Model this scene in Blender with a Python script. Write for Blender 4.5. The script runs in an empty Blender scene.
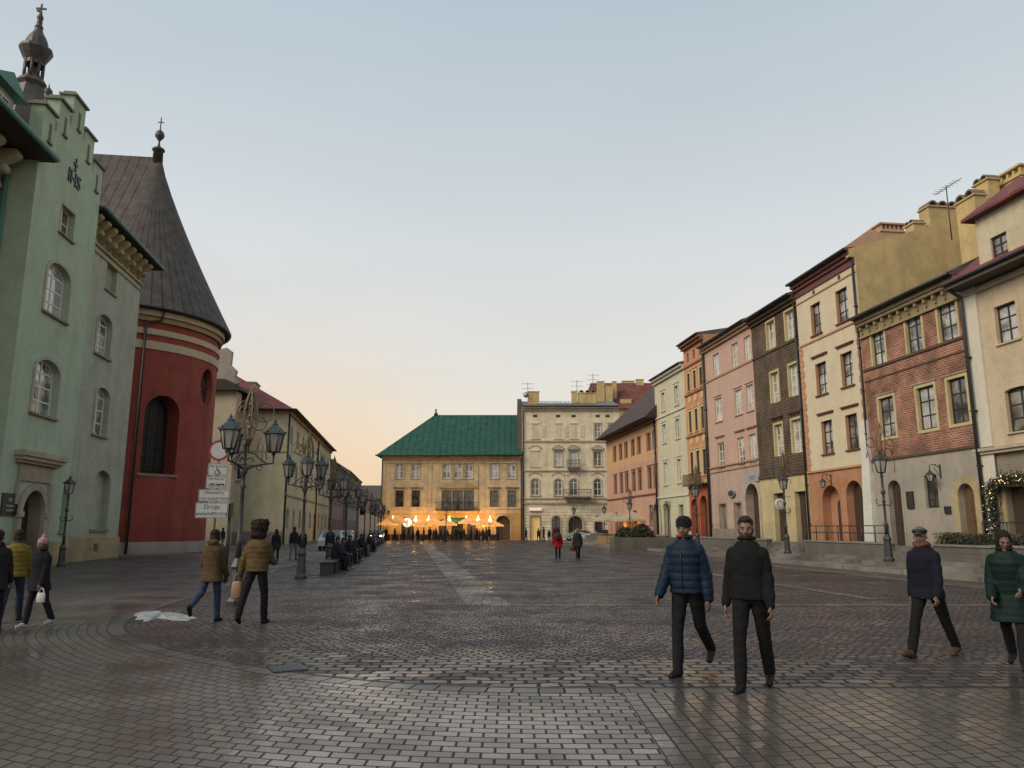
import bpy, bmesh, math, random
from mathutils import Vector, Matrix
R = math.radians
rnd = random.Random(7)
scn = bpy.context.scene
COL = scn.collection
# ------------------------------------------------------------ camera, sky, sun, exposure
F, HZ, CAMZ = 770.0, 144.0, 1.65
PITCH = math.atan(HZ / F)
cd = bpy.data.cameras.new("camera"); cam = bpy.data.objects.new("camera", cd); COL.objects.link(cam)
cam.location = (0, 0, CAMZ); cam.rotation_euler = (R(90) + PITCH, 0, 0)
cd.sensor_width = 36; cd.lens = F / 1024 * 36; cd.clip_end = 3000; cd.clip_start = 0.1
scn.camera = cam
w = bpy.data.worlds.new("World"); scn.world = w; w.use_nodes = True
nt = w.node_tree; nt.nodes.clear()
SUN_AZ, SUN_EL = -122.0, 36.0      # azimuth left of the view axis, elevation
def wn(t, **k):
    n = nt.nodes.new(t)
    for a, b in k.items(): setattr(n, a, b)
    return n
out = wn('ShaderNodeOutputWorld'); bg = wn('ShaderNodeBackground')
sky = wn('ShaderNodeTexSky', sky_type='NISHITA'); sky.sun_disc = False
sky.sun_elevation = R(SUN_EL); sky.sun_rotation = R(SUN_AZ); sky.air_density = 1.0; sky.dust_density = 2.0; sky.ozone_density = 2.0
tc = wn('ShaderNodeTexCoord'); sp = wn('ShaderNodeSeparateXYZ'); nt.links.new(tc.outputs['Generated'], sp.inputs[0])
rp = wn('ShaderNodeValToRGB'); nt.links.new(sp.outputs['Z'], rp.inputs[0])
def srgb(r, g, b, a=1):
    f = lambda c: (c/255/12.92) if c/255 <= .04045 else ((c/255+.055)/1.055)**2.4
    return (f(r), f(g), f(b), a)
stops = [(0.0, srgb(240,222,190)), (.10, srgb(240,229,210)), (.22, srgb(233,230,222)), (.36, srgb(220,225,226)), (.52, srgb(199,211,218)), (.64, srgb(182,198,208)), (1.0, srgb(160,180,194))]
rp.color_ramp.elements[0].position = stops[0][0]; rp.color_ramp.elements[0].color = stops[0][1]
rp.color_ramp.elements[1].position = 1.0; rp.color_ramp.elements[1].color = stops[-1][1]
for p, c in stops[1:-1]:
    e = rp.color_ramp.elements.new(p); e.color = c
# warm afterglow low down to the left of the square's end
dp = wn('ShaderNodeVectorMath', operation='DOT_PRODUCT'); nt.links.new(tc.outputs['Generated'], dp.inputs[0])
ga = R(14); dp.inputs[1].default_value = (-math.sin(ga), math.cos(ga), 0.02)
pw = wn('ShaderNodeMath', operation='POWER'); pw.inputs[1].default_value = 90
mx0 = wn('ShaderNodeMath', operation='MAXIMUM'); mx0.inputs[1].default_value = 0
nt.links.new(dp.outputs['Value'], mx0.inputs[0]); nt.links.new(mx0.outputs[0], pw.inputs[0])
gm = wn('ShaderNodeMix', data_type='RGBA'); gm.clamp_factor = True
ms = wn('ShaderNodeMath', operation='MULTIPLY'); ms.inputs[1].default_value = 0.8
nt.links.new(pw.outputs[0], ms.inputs[0]); nt.links.new(ms.outputs[0], gm.inputs[0])
nt.links.new(rp.outputs[0], gm.inputs[6]); gm.inputs[7].default_value = srgb(250,212,166)
# a little of the physical sky, scaled like a 0.1 strength background, blended in
sm = wn('ShaderNodeVectorMath', operation='SCALE'); sm.inputs['Scale'].default_value = 0.09
nt.links.new(sky.outputs[0], sm.inputs[0])
mm = wn('ShaderNodeMix', data_type='RGBA'); mm.inputs[0].default_value = 0.14
nt.links.new(gm.outputs[2], mm.inputs[6]); nt.links.new(sm.outputs[0], mm.inputs[7])
wz = wn('ShaderNodeTexNoise'); wz.inputs['Scale'].default_value = 1.4; wz.inputs['Detail'].default_value = 5
wmp = wn('ShaderNodeMapping'); wmp.inputs['Scale'].default_value = (1, 1, 4); nt.links.new(tc.outputs['Generated'], wmp.inputs[0]); nt.links.new(wmp.outputs[0], wz.inputs['Vector'])
wr = wn('ShaderNodeMapRange'); wr.inputs[1].default_value = .3; wr.inputs[2].default_value = .7; wr.inputs[3].default_value = .955; wr.inputs[4].default_value = 1.035; nt.links.new(wz.outputs[0], wr.inputs[0])
wv = wn('ShaderNodeVectorMath', operation='SCALE'); nt.links.new(mm.outputs[2], wv.inputs[0]); nt.links.new(wr.outputs[0], wv.inputs['Scale'])
nt.links.new(wv.outputs[0], bg.inputs[0]); bg.inputs[1].default_value = 1.0
nt.links.new(bg.outputs[0], out.inputs[0])
sl = bpy.data.lights.new("sun", 'SUN'); so = bpy.data.objects.new("sun", sl); COL.objects.link(so)
sl.energy = 2.7; sl.angle = R(38); sl.color = (1.0, 0.86, 0.68)
sd = Vector((math.sin(R(SUN_AZ))*math.cos(R(SUN_EL)), math.cos(R(SUN_AZ))*math.cos(R(SUN_EL)), math.sin(R(SUN_EL))))
so.rotation_euler = sd.to_track_quat('Z', 'Y').to_euler()
scn.view_settings.view_transform = 'Standard'; scn.view_settings.look = 'None'
scn.view_settings.exposure = 0.07; scn.view_settings.gamma = 1.0; scn.view_settings.use_curve_mapping = False

# ------------------------------------------------------------ materials
MC = {}
def nodes(name):
    m = bpy.data.materials.new(name); m.use_nodes = True
    t = m.node_tree; b = t.nodes['Principled BSDF']
    return m, t, b
def N(t, typ, **k):
    n = t.nodes.new(typ)
    for a, b in k.items(): setattr(n, a, b)
    return n
def L(t, a, b): t.links.new(a, b)
def plain(name, col, rough=.6, metal=0, var=.0, scale=8, bump=0, spec=.5, coat=0):
    if name in MC: return MC[name]
    m, t, b = nodes(name)
    b.inputs['Base Color'].default_value = (*col, 1); b.inputs['Roughness'].default_value = rough
    b.inputs['Metallic'].default_value = metal; b.inputs['Specular IOR Level'].default_value = spec
    b.inputs['Coat Weight'].default_value = coat
    if var or bump:
        c = N(t, 'ShaderNodeTexCoord'); n = N(t, 'ShaderNodeTexNoise'); n.inputs['Scale'].default_value = scale
        n.inputs['Detail'].default_value = 6; n.inputs['Roughness'].default_value = .65
        L(t, c.outputs['Object'], n.inputs['Vector'])
        if var:
            r = N(t, 'ShaderNodeMapRange'); r.inputs[3].default_value = 1-var; r.inputs[4].default_value = 1+var
            r.inputs[1].default_value = .3; r.inputs[2].default_value = .7
            L(t, n.outputs[0], r.inputs[0])
            v = N(t, 'ShaderNodeVectorMath', operation='SCALE'); v.inputs[0].default_value = col
            L(t, r.outputs[0], v.inputs['Scale']); L(t, v.outputs[0], b.inputs['Base Color'])
        if bump:
            u = N(t, 'ShaderNodeBump'); u.inputs['Strength'].default_value = bump; u.inputs['Distance'].default_value = .02
            L(t, n.outputs[0], u.inputs['Height']); L(t, u.outputs[0], b.inputs['Normal'])
    MC[name] = m; return m
def plaster(name, col, stain=.5, col2=None, rough=.9):
    """painted render: blotches, rain streaks, grime near the street, fine grain"""
    if name in MC: return MC[name]
    m, t, b = nodes(name)
    c = N(t, 'ShaderNodeTexCoord')
    n1 = N(t, 'ShaderNodeTexNoise'); n1.inputs['Scale'].default_value = .7; n1.inputs['Detail'].default_value = 8; n1.inputs['Roughness'].default_value = .7
    L(t, c.outputs['Object'], n1.inputs['Vector'])
    mp = N(t, 'ShaderNodeMapping'); mp.inputs['Scale'].default_value = (1.3, 1.3, .13); L(t, c.outputs['Object'], mp.inputs[0])
    n2 = N(t, 'ShaderNodeTexNoise'); n2.inputs['Scale'].default_value = 1.0; n2.inputs['Detail'].default_value = 5
    L(t, mp.outputs[0], n2.inputs['Vector'])
    n3 = N(t, 'ShaderNodeTexNoise'); n3.inputs['Scale'].default_value = 22; n3.inputs['Detail'].default_value = 4; L(t, c.outputs['Object'], n3.inputs['Vector'])
    a = N(t, 'ShaderNodeMapRange'); a.inputs[1].default_value = .44; a.inputs[2].default_value = .6; L(t, n1.outputs[0], a.inputs[0])
    s = N(t, 'ShaderNodeMapRange'); s.inputs[1].default_value = .50; s.inputs[2].default_value = .68; s.inputs[4].default_value = 1.0; L(t, n2.outputs[0], s.inputs[0])
    dark = tuple(x*.68 for x in col) if col2 is None else col2
    m1 = N(t, 'ShaderNodeMix', data_type='RGBA'); m1.inputs[6].default_value = (*col, 1); m1.inputs[7].default_value = (*dark, 1)
    f1 = N(t, 'ShaderNodeMath', operation='MULTIPLY'); f1.inputs[1].default_value = stain; L(t, a.outputs[0], f1.inputs[0]); L(t, f1.outputs[0], m1.inputs[0])
    m2 = N(t, 'ShaderNodeMix', data_type='RGBA'); m2.inputs[7].default_value = (*[x*.6 for x in dark], 1)
    f2 = N(t, 'ShaderNodeMath', operation='MULTIPLY'); f2.inputs[1].default_value = stain*.38; L(t, s.outputs[0], f2.inputs[0]); L(t, f2.outputs[0], m2.inputs[0])
    L(t, m1.outputs[2], m2.inputs[6])
    n5 = N(t, 'ShaderNodeTexNoise'); n5.inputs['Scale'].default_value = 5; n5.inputs['Detail'].default_value = 9; n5.inputs['Roughness'].default_value = .75; L(t, c.outputs['Object'], n5.inputs['Vector'])
    r5_ = N(t, 'ShaderNodeMapRange'); r5_.inputs[1].default_value = .3; r5_.inputs[2].default_value = .7; r5_.inputs[3].default_value = .88; r5_.inputs[4].default_value = 1.09; L(t, n5.outputs[0], r5_.inputs[0])
    sp5 = N(t, 'ShaderNodeSeparateXYZ'); L(t, c.outputs['Object'], sp5.inputs[0])
    rz5 = N(t, 'ShaderNodeMapRange'); rz5.inputs[1].default_value = .3; rz5.inputs[2].default_value = 2.2; rz5.inputs[3].default_value = 1; rz5.inputs[4].default_value = 0; L(t, sp5.outputs[2], rz5.inputs[0])
    d5 = N(t, 'ShaderNodeMath', operation='MULTIPLY'); L(t, rz5.outputs[0], d5.inputs[0]); L(t, n5.outputs[0], d5.inputs[1])
    e5 = N(t, 'ShaderNodeMath', operation='MULTIPLY_ADD'); e5.inputs[1].default_value = -.5; L(t, d5.outputs[0], e5.inputs[0]); L(t, r5_.outputs[0], e5.inputs[2])
    v5 = N(t, 'ShaderNodeVectorMath', operation='SCALE'); L(t, m2.outputs[2], v5.inputs[0]); L(t, e5.outputs[0], v5.inputs['Scale']); L(t, v5.outputs[0], b.inputs['Base Color'])
    b.inputs['Roughness'].default_value = rough; b.inputs['Specular IOR Level'].default_value = .25
    u = N(t, 'ShaderNodeBump'); u.inputs['Strength'].default_value = .25; u.inputs['Distance'].default_value = .02
    L(t, n3.outputs[0], u.inputs['Height']); L(t, u.outputs[0], b.inputs['Normal'])
    MC[name] = m; return m
def bricks(name, c1, c2, mortar, bw=.26, bh=.085, ms=.012, axes='XZ', rough=.85, bump=.5, distort=0, spec=.3, wet=None, blotch=.3, uv=False, offs=.5):
    if name in MC: return MC[name]
    m, t, b = nodes(name)
    c = N(t, 'ShaderNodeTexCoord')
    src = c.outputs['UV'] if uv else c.outputs['Object']
    if distort:
        dn = N(t, 'ShaderNodeTexNoise'); dn.inputs['Scale'].default_value = 2.2; dn.inputs['Detail'].default_value = 3
        L(t, src, dn.inputs['Vector'])
        sb = N(t, 'ShaderNodeVectorMath', operation='SUBTRACT'); sb.inputs[1].default_value = (.5, .5, .5); L(t, dn.outputs['Color'], sb.inputs[0])
        sc_ = N(t, 'ShaderNodeVectorMath', operation='SCALE'); sc_.inputs['Scale'].default_value = distort; L(t, sb.outputs[0], sc_.inputs[0])
        ad = N(t, 'ShaderNodeVectorMath', operation='ADD'); L(t, src, ad.inputs[0]); L(t, sc_.outputs[0], ad.inputs[1]); src = ad.outputs[0]
    if axes == 'XZ':
        s = N(t, 'ShaderNodeSeparateXYZ'); L(t, src, s.inputs[0])
        ad = N(t, 'ShaderNodeMath', operation='ADD'); L(t, s.outputs[0], ad.inputs[0]); L(t, s.outputs[1], ad.inputs[1])
        k = N(t, 'ShaderNodeCombineXYZ'); L(t, ad.outputs[0], k.inputs[0]); L(t, s.outputs[2], k.inputs[1]); src = k.outputs[0]
    br = N(t, 'ShaderNodeTexBrick'); L(t, src, br.inputs['Vector'])
    br.inputs['Color1'].default_value = (*c1, 1); br.inputs['Color2'].default_value = (*c2, 1); br.inputs['Mortar'].default_value = (*mortar, 1)
    br.inputs['Scale'].default_value = 1; br.inputs['Mortar Size'].default_value = ms; br.inputs['Mortar Smooth'].default_value = .25
    br.inputs['Brick Width'].default_value = bw; br.inputs['Row Height'].default_value = bh; br.inputs['Bias'].default_value = 0
    br.offset = offs
    n1 = N(t, 'ShaderNodeTexNoise'); n1.inputs['Scale'].default_value = .45 if wet else .9; n1.inputs['Detail'].default_value = 6; L(t, c.outputs['Object'], n1.inputs['Vector'])
    r = N(t, 'ShaderNodeMapRange'); r.inputs[1].default_value = .35; r.inputs[2].default_value = .65; r.inputs[3].default_value = 1-blotch; r.inputs[4].default_value = 1+blotch
    L(t, n1.outputs[0], r.inputs[0])
    v = N(t, 'ShaderNodeVectorMath', operation='SCALE'); L(t, br.outputs['Color'], v.inputs[0]); L(t, r.outputs[0], v.inputs['Scale'])
    L(t, v.outputs[0], b.inputs['Base Color'])
    b.inputs['Specular IOR Level'].default_value = spec
    n2 = N(t, 'ShaderNodeTexNoise'); n2.inputs['Scale'].default_value = 30 if not wet else 14; n2.inputs['Detail'].default_value = 5; L(t, c.outputs['Object'], n2.inputs['Vector'])
    h = N(t, 'ShaderNodeMath', operation='MULTIPLY_ADD'); h.inputs[1].default_value = -1; L(t, br.outputs['Fac'], h.inputs[0])
    h2 = N(t, 'ShaderNodeMath', operation='MULTIPLY'); h2.inputs[1].default_value = .35 if not wet else .28; L(t, n2.outputs[0], h2.inputs[0]); L(t, h2.outputs[0], h.inputs[2])
    u = N(t, 'ShaderNodeBump'); u.inputs['Strength'].default_value = bump; u.inputs['Distance'].default_value = .012
    L(t, h.outputs[0], u.inputs['Height']); L(t, u.outputs[0], b.inputs['Normal'])
    if wet:
        rr = N(t, 'ShaderNodeMapRange'); rr.inputs[1].default_value = .38; rr.inputs[2].default_value = .62
        rr.inputs[3].default_value = wet[0]; rr.inputs[4].default_value = wet[1]
        n4 = N(t, 'ShaderNodeTexNoise'); n4.inputs['Scale'].default_value = .8; n4.inputs['Detail'].default_value = 7; L(t, c.outputs['Object'], n4.inputs['Vector'])
        L(t, n4.outputs[0], rr.inputs[0])
        # each stone is worn a little differently
        sp_ = N(t, 'ShaderNodeSeparateColor'); L(t, br.outputs['Color'], sp_.inputs[0])
        mr = N(t, 'ShaderNodeMapRange'); mr.inputs[1].default_value = min(c1[0], c2[0]); mr.inputs[2].default_value = max(c1[0], c2[0]); mr.inputs[3].default_value = .12; mr.inputs[4].default_value = -.10
        L(t, sp_.outputs[0], mr.inputs[0])
        aa = N(t, 'ShaderNodeMath', operation='ADD', use_clamp=True); L(t, rr.outputs[0], aa.inputs[0]); L(t, mr.outputs[0], aa.inputs[1])
        ab = N(t, 'ShaderNodeMath', operation='MULTIPLY_ADD', use_clamp=True); ab.inputs[1].default_value = .45; L(t, br.outputs['Fac'], ab.inputs[0]); L(t, aa.outputs[0], ab.inputs[2])
        L(t, ab.outputs[0], b.inputs['Roughness'])
    else:
        b.inputs['Roughness'].default_value = rough
    MC[name] = m; return m
def seams(name, col, axis='X', step=.45, rough=.6, spec=.4, var=.3, tile=False):
    """sheet metal with standing seams, or rows of tiles"""
    if name in MC: return MC[name]
    m, t, b = nodes(name)
    c = N(t, 'ShaderNodeTexCoord'); s = N(t, 'ShaderNodeSeparateXYZ'); L(t, c.outputs['Object'], s.inputs[0])
    def saw(o, st):
        d = N(t, 'ShaderNodeMath', operation='DIVIDE'); d.inputs[1].default_value = st; L(t, o, d.inputs[0])
        f = N(t, 'ShaderNodeMath', operation='FRACT'); L(t, d.outputs[0], f.inputs[0]); return f.outputs[0]
    if axis == 'UV': s2 = N(t, 'ShaderNodeSeparateXYZ'); L(t, c.outputs['UV'], s2.inputs[0]); o = s2.outputs[0]
    else: o = s.outputs[{'X': 0, 'Y': 1, 'Z': 2}[axis]]
    f = saw(o, step)
    g = N(t, 'ShaderNodeMath', operation='GREATER_THAN'); g.inputs[1].default_value = .86; L(t, f, g.inputs[0]); h = g.outputs[0]
    if tile:
        z = saw(s.outputs[2], .16); a = N(t, 'ShaderNodeMath', operation='SUBTRACT'); L(t, z, a.inputs[1]); L(t, g.outputs[0], a.inputs[0]); h = a.outputs[0]
    n = N(t, 'ShaderNodeTexNoise'); n.inputs['Scale'].default_value = 1.6; n.inputs['Detail'].default_value = 7; L(t, c.outputs['Object'], n.inputs['Vector'])
    r = N(t, 'ShaderNodeMapRange'); r.inputs[1].default_value = .3; r.inputs[2].default_value = .7; r.inputs[3].default_value = 1-var; r.inputs[4].default_value = 1+var; L(t, n.outputs[0], r.inputs[0])
    q = N(t, 'ShaderNodeMath', operation='MULTIPLY_ADD'); q.inputs[1].default_value = -.5; L(t, h, q.inputs[0]); L(t, r.outputs[0], q.inputs[2])
    v = N(t, 'ShaderNodeVectorMath', operation='SCALE'); v.inputs[0].default_value = col; L(t, q.outputs[0], v.inputs['Scale']); L(t, v.outputs[0], b.inputs['Base Color'])
    u = N(t, 'ShaderNodeBump'); u.inputs['Strength'].default_value = .7; u.inputs['Distance'].default_value = .04; L(t, h, u.inputs['Height']); L(t, u.outputs[0], b.inputs['Normal'])
    b.inputs['Roughness'].default_value = rough; b.inputs['Specular IOR Level'].default_value = spec
    MC[name] = m; return m
def glass(name, col, rough=.06, curtain=None):
    """window pane: reflects the sky, dim behind, its pale patches painted for curtains and reflected sky"""
    if name in MC: return MC[name]
    m, t, b = nodes(name)
    c = N(t, 'ShaderNodeTexCoord'); n = N(t, 'ShaderNodeTexNoise'); n.inputs['Scale'].default_value = 1.3; n.inputs['Detail'].default_value = 3
    L(t, c.outputs['Object'], n.inputs['Vector'])
    mx = N(t, 'ShaderNodeMix', data_type='RGBA'); mx.inputs[6].default_value = (*col, 1); mx.inputs[7].default_value = (*(curtain or tuple(x*2 for x in col)), 1)
    r = N(t, 'ShaderNodeMapRange'); r.inputs[1].default_value = .42; r.inputs[2].default_value = .58; L(t, n.outputs[0], r.inputs[0]); L(t, r.outputs[0], mx.inputs[0])
    L(t, mx.outputs[2], b.inputs['Base Color']); b.inputs['Roughness'].default_value = rough; b.inputs['Specular IOR Level'].default_value = .9
    b.inputs['Coat Weight'].default_value = .6; b.inputs['Coat Roughness'].default_value = .03
    u = N(t, 'ShaderNodeBump'); u.inputs['Strength'].default_value = .12; u.inputs['Distance'].default_value = .05; L(t, n.outputs[0], u.inputs['Height']); L(t, u.outputs[0], b.inputs['Normal'])
    MC[name] = m; return m
def emit(name, col, s):
    if name in MC: return MC[name]
    m, t, b = nodes(name)
    b.inputs['Base Color'].default_value = (*col, 1); b.inputs['Emission Color'].default_value = (*col, 1); b.inputs['Emission Strength'].default_value = s
    MC[name] = m; return m
iron = plain('wrought_iron', (.022, .023, .026), .45, var=.3, scale=20)
ironl = plain('lamp_iron', (.035, .035, .038), .5, var=.3, scale=12)
pane_d = glass('pane_dark', (.018, .018, .02), curtain=(.07, .066, .06))
pane_l = glass('pane_pale', (.22, .21, .19), curtain=(.5, .48, .43))
pane_m = glass('pane_mixed', (.09, .09, .09), curtain=(.42, .41, .38))  # paler mix puts some sky reflection into the base colour
pane_b = glass('pane_sky', (.30, .31, .31), curtain=(.45, .45, .43)); pane_c = glass('pane_dim', (.05, .05, .05), curtain=(.22, .2, .17)); rw = random.Random(21)  # pane_sky has a bright sky reflection painted into its colour
wood_d = plain('dark_wood', (.05, .032, .022), .55, var=.35, scale=9)
wood_b = plain('brown_wood', (.12, .07, .035), .55, var=.3, scale=9)
frame_w = plain('white_paint', (.62, .6, .55), .5, var=.1)
frame_b = plain('black_brown_paint', (.03, .024, .02), .5, var=.2)
frame_g = plain('grey_paint', (.2, .19, .17), .5, var=.2)
stone = plaster('limestone', (.42, .37, .28), .6)
stone_d = plaster('worn_stone', (.27, .23, .18), .7)
stone_y = plaster('yellow_stone', (.42, .34, .19), .8)
snow_m = plain('snow', (.27, .285, .28), .6, var=.35, scale=5, bump=1.0)

# ------------------------------------------------------------ mesh builder
SPLIT = {'string_course': 'course_moulding', 'eave_brackets': 'eave_bracket', 'blind_panels': 'blind_panel', 'quoins': 'quoin_strip', 'cornice': 'cornice_moulding', 'panels': 'relief_panel', 'shade_slit': 'shade_slit_', 'coping': 'coping_stone', 'moulding': 'wall_moulding',
         'stucco_garland': 'stucco_swag', 'end_moulding': 'wall_moulding', 'border': 'border_line', 'crossbars': 'crossbar', 'bulbs': 'bulb', 'baubles': 'bauble', 'skylight': 'skylight_pane', 'drops': 'drop_wire', 'nave_wall': 'nave_wall_'}
SPLIT = {k: v.rstrip('_') if k != v.rstrip('_') else v+'recess' for k, v in SPLIT.items()}
class MB:
    def __init__(s): s.v = []; s.f = []; s.m = []; s.uv = None; s.sm = []
    def add(s, vs, fs, mi=0, smooth=False):
        o = len(s.v); s.v += [tuple(p) for p in vs]; s.f += [tuple(i+o for i in f) for f in fs]; s.m += [mi]*len(fs); s.sm += [smooth]*len(fs); return s
    def box(s, x0, x1, y0, y1, z0, z1, mi=0):
        if x0 > x1: x0, x1 = x1, x0
        if y0 > y1: y0, y1 = y1, y0
        if z0 > z1: z0, z1 = z1, z0
        return s.add([(x0,y0,z0),(x1,y0,z0),(x1,y1,z0),(x0,y1,z0),(x0,y0,z1),(x1,y0,z1),(x1,y1,z1),(x0,y1,z1)],
                     [(0,3,2,1),(4,5,6,7),(0,1,5,4),(1,2,6,5),(2,3,7,6),(3,0,4,7)], mi)
    def obox(s, c, d, hx, hy, hz, mi=0):
        d = Vector(d).normalized(); q = d.to_track_quat('Y', 'Z').to_matrix(); c = Vector(c)
        vs = [c + q @ Vector((a*hx, b*hy, e*hz)) for e in (-1, 1) for a, b in ((-1,-1),(1,-1),(1,1),(-1,1))]
        return s.add(vs, [(0,3,2,1),(4,5,6,7),(0,1,5,4),(1,2,6,5),(2,3,7,6),(3,0,4,7)], mi)
    def prism(s, poly, a0, a1, axis='x', mi=0):
        """poly: 2-D outline; extruded along axis (x: poly=(y,z); y: poly=(x,z); z: poly=(x,y))"""
        n = len(poly)
        def P(p, a): return {'x': (a, p[0], p[1]), 'y': (p[0], a, p[1]), 'z': (p[0], p[1], a)}[axis]
        vs = [P(p, a0) for p in poly] + [P(p, a1) for p in poly]
        fs = [tuple(range(n))[::-1], tuple(range(n, 2*n))] + [(i, (i+1) % n, n+(i+1) % n, n+i) for i in range(n)]
        return s.add(vs, fs, mi)
    def tube(s, pts, r, n=6, mi=0, cap=True, smooth=True):
        pts = [Vector(p) for p in pts]; rr = r if isinstance(r, (list, tuple)) else [r]*len(pts)
        vs = []; up = None
        for i, p in enumerate(pts):
            d = (pts[min(i+1, len(pts)-1)] - pts[max(i-1, 0)]).normalized()
            if up is None: up = Vector((0, 0, 1)) if abs(d.z) < .9 else Vector((1, 0, 0))
            a = d.cross(up).normalized(); b2 = a.cross(d).normalized(); up = b2
            for k in range(n):
                t = 2*math.pi*k/n; vs.append(p + (a*math.cos(t) + b2*math.sin(t))*rr[i])
        fs = [(i*n+k, i*n+(k+1) % n, (i+1)*n+(k+1) % n, (i+1)*n+k) for i in range(len(pts)-1) for k in range(n)]
        if cap: fs += [tuple(range(n))[::-1], tuple(range((len(pts)-1)*n, len(pts)*n))]
        return s.add(vs, fs, mi, smooth)
    def lathe(s, prof, n=12, c=(0, 0), mi=0, smooth=True, rot=0):
        vs = [(c[0]+r*math.cos(2*math.pi*k/n+rot), c[1]+r*math.sin(2*math.pi*k/n+rot), z) for r, z in prof for k in range(n)]
        fs = [(i*n+k, i*n+(k+1) % n, (i+1)*n+(k+1) % n, (i+1)*n+k) for i in range(len(prof)-1) for k in range(n)]
        fs += [tuple(range(n))[::-1], tuple(range((len(prof)-1)*n, len(prof)*n))]
        return s.add(vs, fs, mi, smooth)
    def ball(s, c, r, n=10, mi=0):
        rx, ry, rz = r if isinstance(r, (list, tuple)) else (r, r, r)
        m = max(4, n//2); vs = []; 
        for i in range(1, m):
            t = math.pi*i/m
            for k in range(n): a = 2*math.pi*k/n; vs.append((c[0]+rx*math.sin(t)*math.cos(a), c[1]+ry*math.sin(t)*math.sin(a), c[2]-rz*math.cos(t)))
        o = len(vs); vs += [(c[0], c[1], c[2]-rz), (c[0], c[1], c[2]+rz)]
        fs = [(i*n+k, i*n+(k+1) % n, (i+1)*n+(k+1) % n, (i+1)*n+k) for i in range(m-2) for k in range(n)]
        fs += [(o, (k+1) % n, k) for k in range(n)] + [(o+1, (m-2)*n+k, (m-2)*n+(k+1) % n) for k in range(n)]
        return s.add(vs, fs, mi, True)
    def warp(s, fn): s.v = [tuple(fn(p)) for p in s.v]; return s
    def build(s, name, mats, parent=None, loc=(0, 0, 0), rz=0):
        sing = SPLIT.get(name)
        if sing and parent:
            par = list(range(len(s.v)))
            def fd(i):
                while par[i] != i: par[i] = par[par[i]]; i = par[i]
                return i
            for f in s.f:
                for i in f[1:]: par[fd(i)] = fd(f[0])
            comp = {}
            for k, f in enumerate(s.f): comp.setdefault(fd(f[0]), []).append(k)
            bb = []
            for r_, ks in comp.items():
                vs = [s.v[i] for k in ks for i in s.f[k]]; bb.append([[min(v[a] for v in vs)-.012 for a in range(3)], [max(v[a] for v in vs)+.012 for a in range(3)], ks])
            merged = True
            while merged:
                merged = False
                for i in range(len(bb)):
                    for j in range(i+1, len(bb)):
                        if all(bb[i][0][a] <= bb[j][1][a] and bb[j][0][a] <= bb[i][1][a] for a in range(3)):
                            bb[i] = [[min(bb[i][0][a], bb[j][0][a]) for a in range(3)], [max(bb[i][1][a], bb[j][1][a]) for a in range(3)], bb[i][2]+bb[j][2]]; bb.pop(j); merged = True; break
                    if merged: break
            o = None
            for lo_, hi_, ks in bb[:100]:
                q = MB(); mp = {}
                for k in ks:
                    f = []
                    for i in s.f[k]:
                        if i not in mp: mp[i] = len(q.v); q.v.append(s.v[i])
                        f.append(mp[i])
                    q.f.append(tuple(f)); q.m.append(s.m[k]); q.sm.append(s.sm[k])
                o = q.build(sing, mats, parent, loc, rz)
            return o
        me = bpy.data.meshes.new(name); me.from_pydata(s.v, [], s.f); me.update()
        for m in (mats if isinstance(mats, (list, tuple)) else [mats]): me.materials.append(m)
        me.polygons.foreach_set('material_index', s.m); me.polygons.foreach_set('use_smooth', s.sm)
        if s.uv:
            ul = me.uv_layers.new(name='UVMap')
            for i, lp in enumerate(me.loops): ul.data[i].uv = s.uv[lp.vertex_index]
        o = bpy.data.objects.new(name, me); COL.objects.link(o)
        if parent: o.parent = parent
        o.location = loc; o.rotation_euler = (0, 0, rz)
        return o
def tag(o, label, cat, group=None):
    o['label'] = label; o['category'] = cat
    if group: o['group'] = group
    return o
def struct(o, kind='structure'): o['kind'] = kind; return o
def empty(name, label, cat, loc=(0, 0, 0), rz=0, group=None):
    o = bpy.data.objects.new(name, None); COL.objects.link(o); o.location = loc; o.rotation_euler = (0, 0, rz); o.empty_display_size = .3
    return tag(o, label, cat, group)
def copy_tree(o, parent=None, label=None):
    c = o.copy(); COL.objects.link(c); c.parent = parent
    if label: c['label'] = label
    for ch in o.children: copy_tree(ch, c)
    return c

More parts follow.
